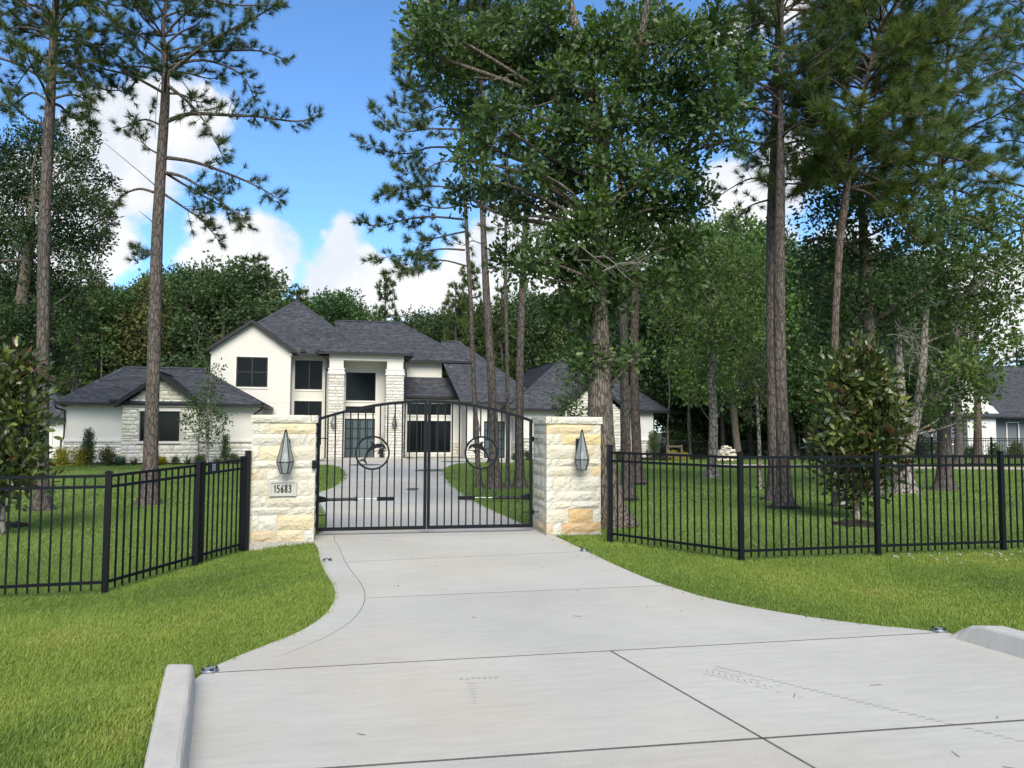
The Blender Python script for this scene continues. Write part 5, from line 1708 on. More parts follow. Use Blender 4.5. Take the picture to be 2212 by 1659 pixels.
pine('leaning pine at the right end of the cluster behind the gate', [(1123, 1048), (1122, 900), (1124, 760), (1130, 600), (1136, 470), (1142, 330), (1147, 230), (1150, 60)], 20.9, [21, 17, 17, 15, 13, 11, 9, 7], [
    (.5, [(1134, 505), (1150, 495), (1165, 480)]), (-.3, [(1138, 450), (1110, 430), (1095, 425)]), (.4, [(1146, 260), (1170, 250), (1215, 262)]), (.4, [(1140, 380), (1165, 360), (1190, 340)]), (-.4, [(1142, 330), (1100, 310), (1060, 330)])], [(10.2, 15, 1.8, .8, .5)], seed=6, tmpl=TUFT_M, gap=.14, group=GPM, limb_r=.02)

# ------------------------------------------------------------------ big oak behind the right pillar
OAKB = [(905, 110, 42), (950, 60, 52), (970, 165, 52), (1020, 105, 58), (915, 30, 36), (1080, 60, 60), (1090, 150, 50), (1005, 235, 42), (1035, 300, 38), (1010, 345, 36), (1045, 385, 30), (1000, 420, 28), (1080, 420, 34), (1060, 250, 36), (1095, 225, 30),
        (1150, 100, 58), (1180, 40, 55), (1160, 190, 42), (1190, 330, 45), (1235, 310, 42), (1215, 380, 45), (1255, 395, 42), (1170, 390, 32), (1190, 520, 36), (1225, 560, 42), (1170, 560, 32), (1250, 500, 38), (1100, 560, 34), (1135, 590, 28), (1150, 545, 24), (1215, 600, 30), (1270, 570, 40), (1310, 560, 36),
        (1250, 120, 55), (1240, 220, 40), (1320, 80, 62), (1400, 60, 62), (1470, 90, 60), (1540, 60, 55), (1390, 170, 55), (1460, 190, 55), (1530, 160, 52), (1360, 270, 40), (1430, 280, 50), (1500, 270, 50), (1560, 240, 45), (1610, 130, 42),
        (1360, 380, 40), (1420, 370, 46), (1480, 360, 46), (1345, 450, 40), (1400, 450, 48), (1460, 450, 48), (1515, 430, 32), (1380, 530, 42), (1440, 530, 42), (1350, 590, 36), (1330, 500, 40), (1585, 300, 30), (1490, 520, 32),
        (1250, 660, 36), (1290, 640, 34), (1215, 670, 28), (1330, 655, 30), (1270, 700, 24), (1265, 790, 34), (1300, 800, 34), (1330, 785, 28), (1250, 765, 22), (1380, 770, 24), (1290, 760, 26), (1420, 610, 34), (1480, 600, 32), (1290, 430, 36, -.8), (1270, 490, 34, -.8), (1318, 545, 30, -.7), (1300, 355, 30, -.8), (1345, 330, 34, -.7), (1232, 255, 34, -.6), (1285, 270, 30, -.7), (1330, 215, 32, -.7), (1125, 300, 34), (1175, 275, 32), (1130, 165, 40), (1210, 160, 38, -.6), (1140, 360, 30), (1290, 170, 34, -.6), (1360, 140, 36, -.6), (1100, 470, 28), (1140, 440, 30), (1200, 440, 30), (1280, 610, 30, -.7)]
leafy('big oak with pale rough trunk directly behind the right stone pillar', [(1322, 1128), (1300, 980), (1296, 860), (1294, 740), (1292, 620), (1298, 500), (1302, 400), (1296, 300)], 12.1, [66, 56, 50, 42, 36, 36, 34, 34], OAKB, seed=8, leaf=LEAF_OAK, size=.112, cov=7.0, ydepth=1.1,
      forks=[([(1296, 300, 0), (1285, 220, .1), (1262, 120, .3), (1235, 20, .5), (1220, -60, .6)], [32, 28, 24, 18, 12]), ([(1300, 330, 0), (1318, 262, -.2), (1345, 195, -.4), (1380, 100, -.6), (1400, 0, -.8)], [30, 26, 24, 18, 10]),
             ([(1300, 440, 0), (1370, 400, .2), (1450, 350, .5), (1530, 300, .8)], [18, 14, 10, 6]), ([(1296, 300, 0), (1200, 220, .3), (1100, 140, .5), (980, 100, .8), (880, 110, 1.0), (846, 122, 1.0)], [20, 16, 12, 9, 6, 3])], dens_shell=.18, loose=.22, bscale=.96)
# pale bare twigs hanging in the oak
def bare_twigs(label, starts, Y, seed, parent=None, n=5):
    rr = random.Random(seed)
    g = at(*starts[0][0], Y)
    r = root('bare_branch', label, 'branch', g)
    mb = MB()
    for (a, b) in starts:
        p = at(*a, Y + rr.uniform(-.3, .3)) - g; q = at(*b, Y + rr.uniform(-.4, .2)) - g
        L = (q - p).length
        pts = [p.lerp(q, k / 5) + Vector((rr.gauss(0, .05), rr.gauss(0, .05), rr.gauss(0, .05) + .08 * math.sin(PI * k / 5))) * L for k in range(6)]
        mb.tube(pts, [.008, .0075, .007, .006, .005, .003], 5)
        for k in range(n):
            s = pts[rr.randint(1, 4)]
            e = s + (q - p) * rr.uniform(.15, .4) + Vector((rr.gauss(0, .2), rr.gauss(0, .2), rr.gauss(-.05, .2))) * L
            m = s.lerp(e, .5) + Vector((rr.gauss(0, .06), 0, rr.gauss(0, .06))) * L
            mb.tube([s, m, e], [.0045, .004, .0025], 4)
    mb.build('twigs', M['dead_bark'], r)
bare_twigs('bare pale twigs hanging in front of the big oak trunk', [((1240, 560), (1330, 590)), ((1255, 545), (1370, 600)), ((1300, 585), (1390, 575))], 11.2, 5)
bare_twigs('bare pale twigs among the upper oak leaves left of the trunk', [((1060, 180), (1110, 160)), ((1080, 260), (1190, 220)), ((1090, 230), (1080, 290))], 11.5, 6, n=3)
bare_twigs('tangle of bare grey branches in front of the forked tree', [((1915, 720), (2010, 760)), ((1930, 735), (1990, 700)), ((1960, 740), (2020, 800)), ((1940, 700), (2005, 790)), ((1975, 730), (1960, 820)), ((1990, 745), (2030, 760))], 17.6, 7, n=7)

# ------------------------------------------------------------------ trunks between oak and double pine
GPR = 'pines standing on the right lawn'
pine('grey barked trunk just right of the right gate pillar', [(1356, 1081), (1352, 950), (1348, 796), (1346, 650), (1344, 520), (1340, 380), (1338, 200)], None, [26, 22, 20, 18, 16, 14, 12], [(.5, [(1344, 520), (1380, 480), (1420, 470)])], [(9.5, 12.5, 1.2, .8, .8)], seed=11, tmpl=TUFT_M, dens=.6, bark='pine_bark', gap=.22, group=GPR)
pine('dark brown trunk behind the grey one right of the gate pillar', [(1378, 1047), (1374, 930), (1370, 796), (1372, 640), (1375, 560), (1390, 420), (1402, 330), (1410, 200)], None, [26, 20, 19, 18, 17, 14, 12, 9], [], [(9.5, 14, 1.3, .8, .8)], seed=12, tmpl=TUFT_M, bark='pine_bark2', gap=.24, group=GPR)
pine('left stem of the tall close pair of pines on the right lawn', [(1672, 1079), (1670, 950), (1667, 800), (1666, 600), (1667, 450), (1672, 300), (1676, 130), (1680, 20)], 17.0, [27, 23, 22, 22, 21, 19, 14, 10], [
    (.5, [(1670, 400), (1630, 385), (1590, 400), (1545, 430)]), (-.4, [(1668, 430), (1620, 445), (1580, 480)])], [(8.0, 12.5, 2.2, 1.2, .42)], seed=13, tmpl=TUFT_M, gap=.17, group=GPR)
pine('right stem of the tall close pair of pines on the right lawn', [(1694, 1096), (1690, 950), (1686, 800), (1684, 600), (1685, 450), (1686, 300), (1686, 150), (1690, 0)], 15.4, [32, 27, 25, 24, 23, 20, 15, 10], [
    (.3, [(1688, 345), (1720, 328), (1765, 345), (1810, 392)]), (.4, [(1688, 120), (1750, 118), (1820, 118), (1850, 125)]), (-.5, [(1686, 165), (1740, 150), (1790, 120), (1830, 60)]), (-.3, [(1686, 60), (1640, 50), (1590, 70), (1540, 40)]), (.6, [(1686, 200), (1640, 180), (1580, 170), (1530, 210)]),
    (.4, [(1687, 20), (1740, 20), (1800, 10), (1850, 30)])], [(7.6, 12.5, 2.1, 1.0, .36)], seed=14, tmpl=TUFT_M, gap=.14, group=GPR, mat='needle_y')
pine('slim leaning pine behind the magnolia with heavy brushy crown', [(1812, 1091), (1806, 940), (1803, 750), (1808, 620), (1816, 510), (1828, 415), (1842, 300), (1868, 190), (1900, 60)], 15.6, [20, 17, 15, 15, 16, 17, 16, 13, 10], [
    (-.6, [(1832, 405), (1880, 420), (1930, 470), (1985, 520), (2010, 520)]), (-.4, [(1840, 370), (1900, 390), (1960, 450), (1975, 500)]), (.4, [(1850, 270), (1920, 290), (2010, 330), (2090, 350), (2180, 395)]), (-.7, [(1846, 290), (1910, 320), (1980, 370), (2040, 400)]),
    (.5, [(1862, 210), (1930, 190), (2020, 200), (2110, 190)]), (-.5, [(1858, 230), (1920, 240), (1990, 250), (2060, 270)]), (.6, [(1868, 180), (1820, 150), (1780, 140), (1760, 110)]), (-.4, [(1855, 240), (1810, 230), (1780, 200), (1765, 180)]),
    (-.2, [(1880, 140), (1950, 100), (2040, 90), (2100, 60)]), (.4, [(1890, 90), (1960, 50), (2040, 40), (2090, 0)]), (.2, [(1875, 150), (1840, 90), (1800, 60), (1780, 20)]), (-.6, [(1845, 300), (1880, 330), (1930, 350), (1990, 300)]), (.1, [(1870, 170), (1940, 150), (2010, 140), (2090, 120)]), (-.6, [(1836, 360), (1800, 350), (1770, 380)]), (.6, [(1834, 380), (1800, 300), (1780, 260)])],
    [(6.6, 11, 2.2, 1.3, .34)], seed=15, bark='pine_bark2', tmpl=TUFT_L, gap=.12, tl=.65, mat='needle_y', group=GPR, f0=.2, dens=1.3)
pine('pine with thick trunk right of the forked tree', [(2041, 1053), (2039, 950), (2037, 840), (2035, 740), (2032, 600), (2030, 450), (2034, 300), (2045, 150)], 20.4, [33, 27, 25, 23, 21, 18, 15, 11], [
    (.5, [(2034, 330), (2090, 320), (2150, 340), (2220, 360)]), (.5, [(2040, 220), (2100, 180), (2170, 150), (2230, 130)]), (-.5, [(2032, 400), (2100, 420), (2160, 430), (2200, 450)]), (.3, [(2045, 130), (2100, 110), (2160, 80), (2215, 100)]), (-.4, [(2046, 100), (2000, 60), (1950, 50)])], [(8.5, 14.5, 2.6, 1.4, .42)], seed=16, tmpl=TUFT_L, gap=.17, mat='needle', group=GPR, dens=1.2)
pine('pine at the right edge crown only, far beyond the fence', [(2230, 1020), (2228, 800), (2225, 500), (2222, 250), (2225, 100)], 24, [22, 20, 18, 14, 10], [(.5, [(2224, 300), (2180, 280), (2140, 300)]), (.5, [(2222, 200), (2180, 170), (2130, 130)]), (-.5, [(2224, 260), (2190, 240), (2140, 210)])], [(8, 15.5, 2.6, 1.2, .5)], seed=17, tmpl=TUFT_L, gap=.22, group=GPR)
pine('distant pine trunk in front of the neighbour house', [(2071, 1000), (2070, 880), (2068, 780), (2066, 650), (2064, 500)], 38, [16, 14, 13, 11, 9], [], [(8.5, 15, 2.4, 1.2, .8)], seed=18, tmpl=TUFT_F, gap=.4, scl=.8, group=GPR)
pine('reddish trunk by the white gable of the neighbour house', [(2113, 990), (2112, 900), (2110, 800), (2108, 650)], 42, [20, 15, 12, 9], [], [(8.0, 15, 2.4, 1.2, .8)], seed=19, bark='pine_bark2', tmpl=TUFT_F, gap=.4, scl=.8, group=GPR)

# ------------------------------------------------------------------ broadleaf trees on the right lawn
leafy('understory tree with mossy trunk left of the limestone pile', [(1537, 1031), (1541, 920), (1538, 820), (1545, 740), (1540, 660)], 26, [22, 17, 15, 12, 9], [(1480, 640, 42), (1540, 620, 46), (1590, 650, 42), (1450, 710, 40), (1520, 700, 46), (1590, 730, 44), (1630, 700, 38), (1470, 790, 36), (1540, 780, 38), (1600, 800, 36), (1650, 770, 32), (1500, 850, 24), (1575, 850, 24), (1430, 660, 36), (1560, 560, 44), (1500, 560, 40), (1620, 600, 38)], seed=21, bark='grey_bark', mat='leaf_mid', size=.165, cov=3.8, name='shade_tree', loose=.2, limb_r=.03)
leafy('thin sapling with yellowish leaves beside the tall close pine pair', [(1641, 1056), (1640, 960), (1636, 880), (1632, 820)], 20.6, [8, 7, 6, 4], [(1610, 850, 26), (1640, 830, 28), (1660, 860, 22), (1620, 890, 22), (1600, 830, 20), (1645, 790, 26), (1615, 790, 24)], seed=22, bark='grey_bark', mat='leaf_olive', size=.13, cov=2.4, name='sapling', limb_r=.012, flare=.3)
leafy('dark oak whose trunk stands behind the fence post and magnolia', [(1889, 1071), (1887, 900), (1876, 700), (1868, 560), (1862, 440)], 18.4, [27, 22, 24, 20, 15], [(1790, 480, 44), (1840, 440, 46), (1900, 430, 48), (1960, 460, 48), (1770, 560, 42), (1830, 540, 46), (1900, 530, 46), (1970, 550, 46), (1790, 640, 42), (1850, 640, 40), (1910, 620, 42), (1970, 640, 42), (1760, 700, 34), (1820, 720, 34), (1930, 700, 38), (2020, 500, 46), (2040, 580, 42), (1780, 370, 40), (1850, 360, 40), (1740, 330, 30), (1760, 430, 34), (2000, 400, 44), (1720, 600, 32)], seed=23, bark='oak_bark', mat='leaf_dark', size=.15, cov=4.5, limb_r=.05,
      forks=[([(1868, 560, 0), (1830, 530, -.2), (1780, 515, -.3), (1735, 522, -.4)], [14, 12, 10, 5])], loose=.2)
leafy('forked hardwood with pale mottled trunk on the right lawn', [(1957, 1062), (1956, 1000), (1952, 930), (1946, 850), (1940, 760), (1936, 680)], 19.4, [36, 32, 25, 22, 18, 13], [(1930, 640, 40), (1990, 620, 44), (2050, 640, 46), (2110, 660, 46), (2080, 720, 44), (2150, 720, 42), (2020, 700, 38), (2180, 640, 44), (2060, 790, 34), (2100, 780, 38), (2125, 800, 30), (1930, 800, 26), (2080, 850, 30), (2110, 850, 22), (2140, 845, 20), (2095, 820, 26), (2010, 850, 26), (2190, 560, 46), (2120, 560, 48), (2050, 560, 44), (2180, 460, 44), (2110, 470, 46), (2030, 900, 22), (2090, 905, 18), (2040, 460, 40)], seed=24, bark='grey_bark', mat='leaf_mid', size=.15, cov=4.2, limb_r=.05,
      forks=[([(1958, 985, 0), (1968, 940, 0), (1982, 880, .1), (1990, 820, .1), (1996, 740, .1), (2000, 660, 0)], [26, 25, 23, 19, 16, 12]), ([(2000, 660, 0), (2080, 640, .2), (2150, 590, .4), (2210, 560, .5)], [14, 12, 9, 6])], loose=.2, name='hardwood_tree')
leafy('small dark trunk just left of the forked hardwood', [(1934, 1035), (1935, 950), (1940, 860), (1945, 780)], 25, [16, 13, 11, 8], [(1900, 760, 36), (1950, 740, 38), (1985, 780, 30), (1915, 820, 28)], seed=25, bark='oak_bark', mat='leaf_dark', size=.17, cov=2.6, name='shade_tree')

# ------------------------------------------------------------------ big backlit tree on the left
leafy('large dark broadleaf tree behind the far left pine', [(20, 1000), (25, 850), (40, 700), (60, 560), (70, 430)], 27, [34, 30, 26, 20, 12], [(20, 340, 60), (95, 300, 52), (160, 350, 46), (60, 410, 60), (140, 430, 56), (205, 430, 36), (10, 500, 66), (90, 510, 60), (165, 520, 50), (215, 520, 30), (40, 610, 64), (120, 610, 56), (185, 590, 38), (-50, 420, 70), (-60, 560, 80), (20, 700, 60), (90, 700, 54), (160, 690, 40), (-40, 690, 70), (60, 790, 46), (120, 770, 40), (0, 790, 50), (225, 470, 26), (195, 300, 18), (230, 390, 20)], seed=31, bark='oak_bark', mat='leaf_backlit', size=.14, cov=5.6, ydepth=1.8, name='broadleaf_tree', loose=.3, dens_shell=.15)

# ------------------------------------------------------------------ magnolias and young ornamentals
leafy('young magnolia with rusty leaf backs behind the right fence', [(1850, 1122), (1849, 1060), (1850, 960), (1852, 850), (1856, 770)], 13.2, [12, 9, 7, 5, 3], [(1860, 755, 14), (1835, 775, 22), (1870, 785, 26), (1815, 815, 26), (1860, 825, 30), (1900, 830, 22), (1840, 860, 36), (1885, 870, 34), (1810, 880, 26), (1920, 890, 24), (1800, 925, 28), (1850, 920, 38), (1900, 925, 34), (1930, 940, 20), (1790, 965, 24), (1840, 975, 38), (1890, 975, 36), (1925, 985, 16), (1775, 985, 12), (1815, 1010, 28), (1860, 1015, 30), (1900, 1010, 24), (1835, 1045, 24), (1870, 1050, 18), (1820, 1065, 12), (1850, 1080, 12)], seed=41, bark='grey_bark', mat='magnolia', leaf=LEAF_E, size=.155, cov=15.0, ydepth=.35, name='magnolia_tree', limb_r=.012, flare=.3, up=.55, dens_shell=.15, sprig=7)
leafy('young magnolia with rusty leaf backs cut by the left picture edge', [(4, 1135), (6, 1060), (4, 960), (0, 850), (-4, 790)], 11.9, [12, 10, 8, 5, 3], [(-20, 790, 24), (20, 790, 22), (50, 795, 22), (70, 800, 14), (10, 840, 32), (55, 845, 28), (-30, 850, 40), (30, 890, 36), (65, 890, 22), (-10, 920, 44), (50, 935, 30), (20, 980, 40), (52, 985, 24), (-30, 990, 44), (10, 1030, 34), (40, 1030, 26), (70, 1025, 12), (-20, 1060, 30), (95, 1030, 8), (15, 1065, 20)], seed=42, bark='grey_bark', mat='magnolia', leaf=LEAF_E, size=.155, cov=12.0, ydepth=.35, name='magnolia_tree', limb_r=.012, flare=.3, up=.5, dens_shell=.15, sprig=7)
leafy('small slender tree with arching fine leaves before the left wing', [(448, 995), (448, 960), (449, 900), (452, 850), (458, 800)], 36.0, [6, 5, 5, 4, 2], [(458, 795, 10), (478, 800, 8), (450, 825, 14), (470, 825, 10), (440, 855, 18), (465, 860, 16), (420, 890, 18), (450, 895, 22), (480, 895, 14), (405, 915, 12), (430, 925, 20), (465, 925, 20), (490, 905, 10), (440, 950, 14), (415, 870, 8), (465, 945, 10)], seed=43, bark='grey_bark', mat='leaf_mid', size=.16, cov=2.6, ydepth=.4, name='ornamental_tree', limb_r=.01, flare=.2, up=.2, loose=.4)
leafy('small young tree with light leaves showing above the right gate pillar', [(1226, 1000), (1226, 930), (1227, 880), (1222, 830)], 28, [6, 5, 4, 3], [(1222, 815, 14), (1240, 840, 16), (1210, 850, 16), (1230, 870, 20), (1250, 875, 14), (1205, 880, 12), (1225, 900, 18), (1245, 905, 14), (1210, 915, 12), (1215, 780, 7)], seed=44, bark='grey_bark', mat='leaf_mid', size=.16, cov=2.6, ydepth=.4, name='ornamental_tree', limb_r=.01, flare=.2, loose=.3)

for (u, v, w, lab) in [(1356, 1082, 56, 'dark mulch at the foot of the grey trunk right of the pillar'), (1380, 1048, 44, 'dark mulch at the foot of the brown trunk right of the pillar'), (1694, 1098, 78, 'dark mulch at the foot of the right stem of the pine pair'), (1668, 1080, 50, 'dark mulch at the foot of the left stem of the pine pair'), (1850, 1134, 100, 'wide dark mulch ring under the young magnolia on the right'),
                    (1812, 1092, 40, 'dark mulch at the foot of the slim leaning pine'), (1889, 1073, 50, 'dark mulch at the foot of the dark oak behind the fence post'), (1960, 1063, 56, 'dark mulch at the foot of the forked hardwood'), (2041, 1054, 60, 'dark mulch at the foot of the thick pine right of the forked tree'), (1642, 1057, 26, 'dark mulch at the foot of the thin sapling'),
                    (1937, 1036, 30, 'dark mulch left of the forked hardwood'), (12, 1138, 90, 'dark mulch mound under the magnolia at the left edge')]:
    mulch_ring(u, v, w, label=lab, seed=int(u))

# ------------------------------------------------------------------ forest around the lot
PROTO = []
def proto_leafy(h, wd, seed, mat, bark='oak_bark', trunkf=.35, size=.30, nb=26, low=.22):
    rng = np.random.default_rng(seed)
    path = [(0, 0, -.3), (rng.normal(0, .2), rng.normal(0, .2), h * .3), (rng.normal(0, .35), rng.normal(0, .35), h * .6), (rng.normal(0, .4), rng.normal(0, .4), h * .85)]
    B = []
    for i in range(nb):
        f = low + (1 - low) * ((i + .5) / nb)
        zz = h * (f + rng.normal(0, .02))
        prof = math.sin(PI * min(1, max(.05, (f - low) / (1 - low) * .80 + .18))) ** .7
        a = i * 2.4 + rng.normal(0, .3)
        rr = wd * .5 * prof * rng.uniform(.45, .95)
        r = wd * rng.uniform(.15, .24) * (1.0 if f < .85 else .75)
        B.append((Vector((rr * math.cos(a), rr * math.sin(a), min(zz, h - r * .8))), r))
    return dict(h=h, wpx=[h * .016, h * .014, h * .010, h * .004], path=path, B=B, mat=mat, bark=bark, size=size, seed=seed)
LABL = 'tall leafy tree in the dense forest edge behind the lot'
LABP = 'tall slender pine in the dense forest edge behind the lot'
def make_proto(d, label, group, name):
    r = leafy(label, None, None, d['wpx'], (), seed=d['seed'], bark=d['bark'], mat=d['mat'], leaf=CLUMP, size=d['size'], cov=2.3, group=group, name=name, blob_pts=d['B'], trunk_pts=d['path'], base=(0, 0, 0), dens_shell=.4, loose=.3, limb_r=.05, flare=.3)
    return (r, d['h'])
LP = [make_proto(proto_leafy(15, 9.5, 101, 'leaf_dark'), LABL, 'forest trees behind the lot', 'forest_tree'),
      make_proto(proto_leafy(15, 8.0, 102, 'leaf_mid'), LABL, 'forest trees behind the lot', 'forest_tree'),
      make_proto(proto_leafy(15, 10.5, 103, 'leaf_dark', 'grey_bark', nb=30), LABL, 'forest trees behind the lot', 'forest_tree'),
      make_proto(proto_leafy(15, 7.5, 104, 'leaf_olive', 'grey_bark', low=.3), LABL, 'forest trees behind the lot', 'forest_tree')]
def make_pine_proto(h, seed):
    rng = np.random.default_rng(seed)
    path = [Vector((0, 0, -.3)), Vector((rng.normal(0, .15), 0, h * .4)), Vector((rng.normal(0, .2), rng.normal(0, .2), h * .75)), Vector((rng.normal(0, .25), 0, h))]
    r = root('forest_pine', LABP, 'pine tree', (0, 0, 0), 0, 'forest pines behind the lot')
    link('trunk', trunk_mesh(path, [.20, .16, .10, .03], rng, M['pine_bark'], (0, 0, 0), .3, 9, step=1.0), r)
    mb = MB(); pos = []; dr = []
    for L in auto_limbs(path, None, h * .42, h * .99, 2.9, .7, .62, rng, .3, (3, 4)):
        mb.tube(crom(L, 2), [.045, .04, .035, .03, .02, .015, .01], 4, False)
        p, d = twigs_on(L, .25, .42, .9, rng, mb, (0, 0, 0), dens=1.2)
        pos += p; dr += d
    mb.build('limbs', M['pine_bark'], r, smoothed=True)
    link('crown', foliage([tuple(p) for p in pos], [tuple(q) for q in dr], TUFT_F, rng.uniform(.9, 1.4, len(pos)), rng, M['needle'], (0, 0, 0)), r)
    return (r, h)
PP = [make_pine_proto(16, 111), make_pine_proto(16, 112)]
first_used = set()
def place(proto, x, y, h, rng, wide=1.0):
    r, h0 = proto
    if r.name not in first_used:
        first_used.add(r.name); o = r
    else:
        o = copy_tree(r)
    s = h / h0
    o.location = (x, y, float(GL(x, y)) - .05)
    o.rotation_euler = (0, 0, rng.uniform(0, 6.28))
    o.scale = (s * wide, s * wide, s)
    return o
TOPS = [(-400, 560), (-200, 580), (0, 610), (120, 600), (250, 640), (340, 600), (420, 575), (560, 585), (650, 630), (740, 635), (800, 660), (880, 685), (930, 678), (990, 650), (1060, 650), (1150, 640), (1240, 610), (1330, 570), (1420, 575), (1500, 570), (1560, 585), (1640, 600), (1700, 560), (1780, 540), (1900, 540), (2050, 590), (2150, 660), (2212, 700), (2400, 620), (2700, 560)]
rngf = np.random.default_rng(500)
KIND = {LP[0][0].name: 'dark green broad crowned tree', LP[1][0].name: 'mid green leafy tree', LP[2][0].name: 'wide dark tree with pale limbs', LP[3][0].name: 'olive green high crowned tree', PP[0][0].name: 'slender forest pine', PP[1][0].name: 'slender forest pine'}
def relabel(o, pr, u, row):
    where = 'left of the house' if u < 330 else 'behind the house roofs' if u < 1330 else 'beyond the right lawn' if u < 1960 else 'behind the neighbour house'
    o['label'] = KIND[pr[0].name] + (' at the front of the forest ', ' inside the forest ', ' deep in the forest ', ' in the back of the forest ', ' in the farthest forest row ')[row] + where

for ri, Yr in enumerate((50, 57, 65, 75, 88)):
    u = -420 + rngf.uniform(0, 40)
    while u < 2720:
        Yt = Yr + rngf.uniform(-2.5, 2.5)
        vt = np.interp(u, [a for a, b in TOPS], [b for a, b in TOPS]) + rngf.normal(0, 14) + ri * 5 + 6
        top = at(u, vt, Yt)
        x = top.x
        loc = Vector((x, Yt, 0)) - HO
        t, d = loc.dot(TX), loc.dot(DX)
        ok = not (-8 < t < 37 and d < 18.5)
        if Yt < 76 and u > 1955: ok = False
        if u < 320 and u > -300 and ri == 0 and False: ok = False
        if ok:
            h = max(6.0, top.z - float(GL(x, Yt)))
            q = rngf.random()
            pr = PP[rngf.integers(0, 2)] if q < (.30 if u < 1300 else .16) else LP[rngf.choice([0, 1, 2, 3], p=[.36, .24, .28, .12])]
            o_ = place(pr, x, Yt, h, rngf, rngf.uniform(.85, 1.15) * (15 / max(h, 9)) ** .35); relabel(o_, pr, u, ri)
        u += rngf.uniform(60, 100) * (1.0 if ri < 3 else 1.15)
# the tall pine tips standing out over the treeline
for (u, v, Y, k) in [(835, 600, 62, 0), (985, 610, 58, 1), (1015, 570, 60, 0), (1085, 620, 60, 1), (215, 600, 52, 0), (170, 615, 50, 1), (250, 625, 56, 0)]:
    p = at(u, v, Y); relabel(place(PP[k], p.x, Y, p.z + .3, rngf, .8), PP[k], u, 1)
# nearer leafy trees filling the right side behind the lawn trees
for (u, v, Y, k) in [(1450, 560, 57, 0), (1530, 530, 56, 2), (1620, 590, 52, 1), (1740, 560, 49, 0), (1820, 520, 50, 2), (1490, 660, 60, 1), (1690, 640, 53, 2), (1900, 580, 50, 0), (1585, 620, 58, 0), (1590, 455, 47, 1), (1665, 490, 53, 0), (1520, 480, 60, 2)]:
    p = at(u, v, Y); relabel(place(LP[k], p.x, Y, p.z + .3, rngf, .9), LP[k], u, 0)
# low growth along the forest edge
def bush_proto(seed, mat):
    rng = np.random.default_rng(seed)
    B = [(Vector((rng.uniform(-1, 1), rng.uniform(-.7, .7), rng.uniform(.3, 1.5))), rng.uniform(.35, .65)) for i in range(12)]
    r = leafy('leafy undergrowth bush at the dark foot of the forest', None, None, [.04, .03, .02], (), seed=seed, bark='oak_bark', mat=mat, leaf=CLUMP, size=.26, cov=1.5, group='undergrowth bushes at the forest edge', name='bush', cat='bush', blob_pts=B, trunk_pts=[(0, 0, -.1), (0, 0, .5), (.05, 0, 1.2)], base=(0, 0, 0), flare=.2)
    return (r, 2.0)
BP = [bush_proto(121, 'leaf_dark'), bush_proto(122, 'leaf_mid')]
for i in range(46):
    u = rngf.uniform(1430, 2000) if i < 24 else rngf.uniform(-150, 330) if i < 36 else rngf.uniform(600, 1300)
    Y = rngf.uniform(52, 60) if i < 36 else rngf.uniform(60, 66)
    p = at(u, 950, Y)
    o_ = place(BP[i % 2], p.x, Y, rngf.uniform(1.6, 3.4), rngf, rngf.uniform(.9, 1.5))
    o_['label'] = ('dark' if i % 2 == 0 else 'mid green') + ' undergrowth bush at the forest foot ' + ('beyond the right lawn' if i < 24 else 'left of the house' if i < 36 else 'behind the house')
# thin stems in the dark wood
st_r = np.random.default_rng(9)
sp = root('sapling', 'thin pale stem in the dark wood beyond the chain link fence', 'tree', (0, 0, 0), 0, 'thin stems in the dark wood')
link('trunk', trunk_mesh([(0, 0, -.2), (.1, 0, 2.2), (.0, .1, 4.5), (.1, 0, 7)], [.07, .06, .05, .03], st_r, M['grey_bark'], (0, 0, 0), .2, 7, step=.8), sp)
KIDS_DONE = (sp, 7.0)
for i in range(26):
    u = st_r.uniform(1440, 1800) if i < 20 else st_r.uniform(150, 240)
    Y = st_r.uniform(50, 56)
    p = at(u, 960, Y)
    o_ = place(KIDS_DONE, p.x, Y, st_r.uniform(6, 9), st_r, st_r.uniform(.7, 1.6))
    o_['label'] = 'thin pale stem in the dark wood ' + ('beyond the chain link fence' if i < 20 else 'left behind the outbuilding')
# pale limbed tree behind the house on the left
leafy('broad oak with pale bare limbs behind the gable block', [(470, 960), (466, 820), (462, 740), (470, 690), (480, 650)], 58, [14, 13, 11, 9, 6], [(380, 640, 34), (420, 605, 34), (470, 590, 36), (525, 595, 36), (580, 610, 34), (630, 640, 26), (400, 690, 30), (350, 670, 28), (540, 660, 34), (600, 670, 28), (480, 640, 30), (360, 740, 26)], seed=51, bark='grey_bark', mat='leaf_dark', leaf=CLUMP, size=.34, cov=2.6, ydepth=2.5, name='broadleaf_tree', limb_r=.10,
      forks=[([(463, 760, 0), (448, 720, 0), (430, 690, 0), (420, 650, 0)], [8, 7, 5, 3]), ([(463, 745, 0), (485, 700, 0), (505, 660, 0)], [8, 6, 3]), ([(468, 700, 0), (462, 660, 0), (440, 620, 0)], [6, 5, 2]), ([(466, 800, 0), (440, 770, 0), (420, 745, 0), (400, 735, 0)], [6, 5, 3, 2])], loose=.3)
bare_twigs('dead pale tree limbs beside the left end of the gable block', [((440, 790), (420, 700)), ((445, 780), (405, 745)), ((440, 770), (400, 800)), ((430, 740), (445, 690))], 52, 8, n=6)
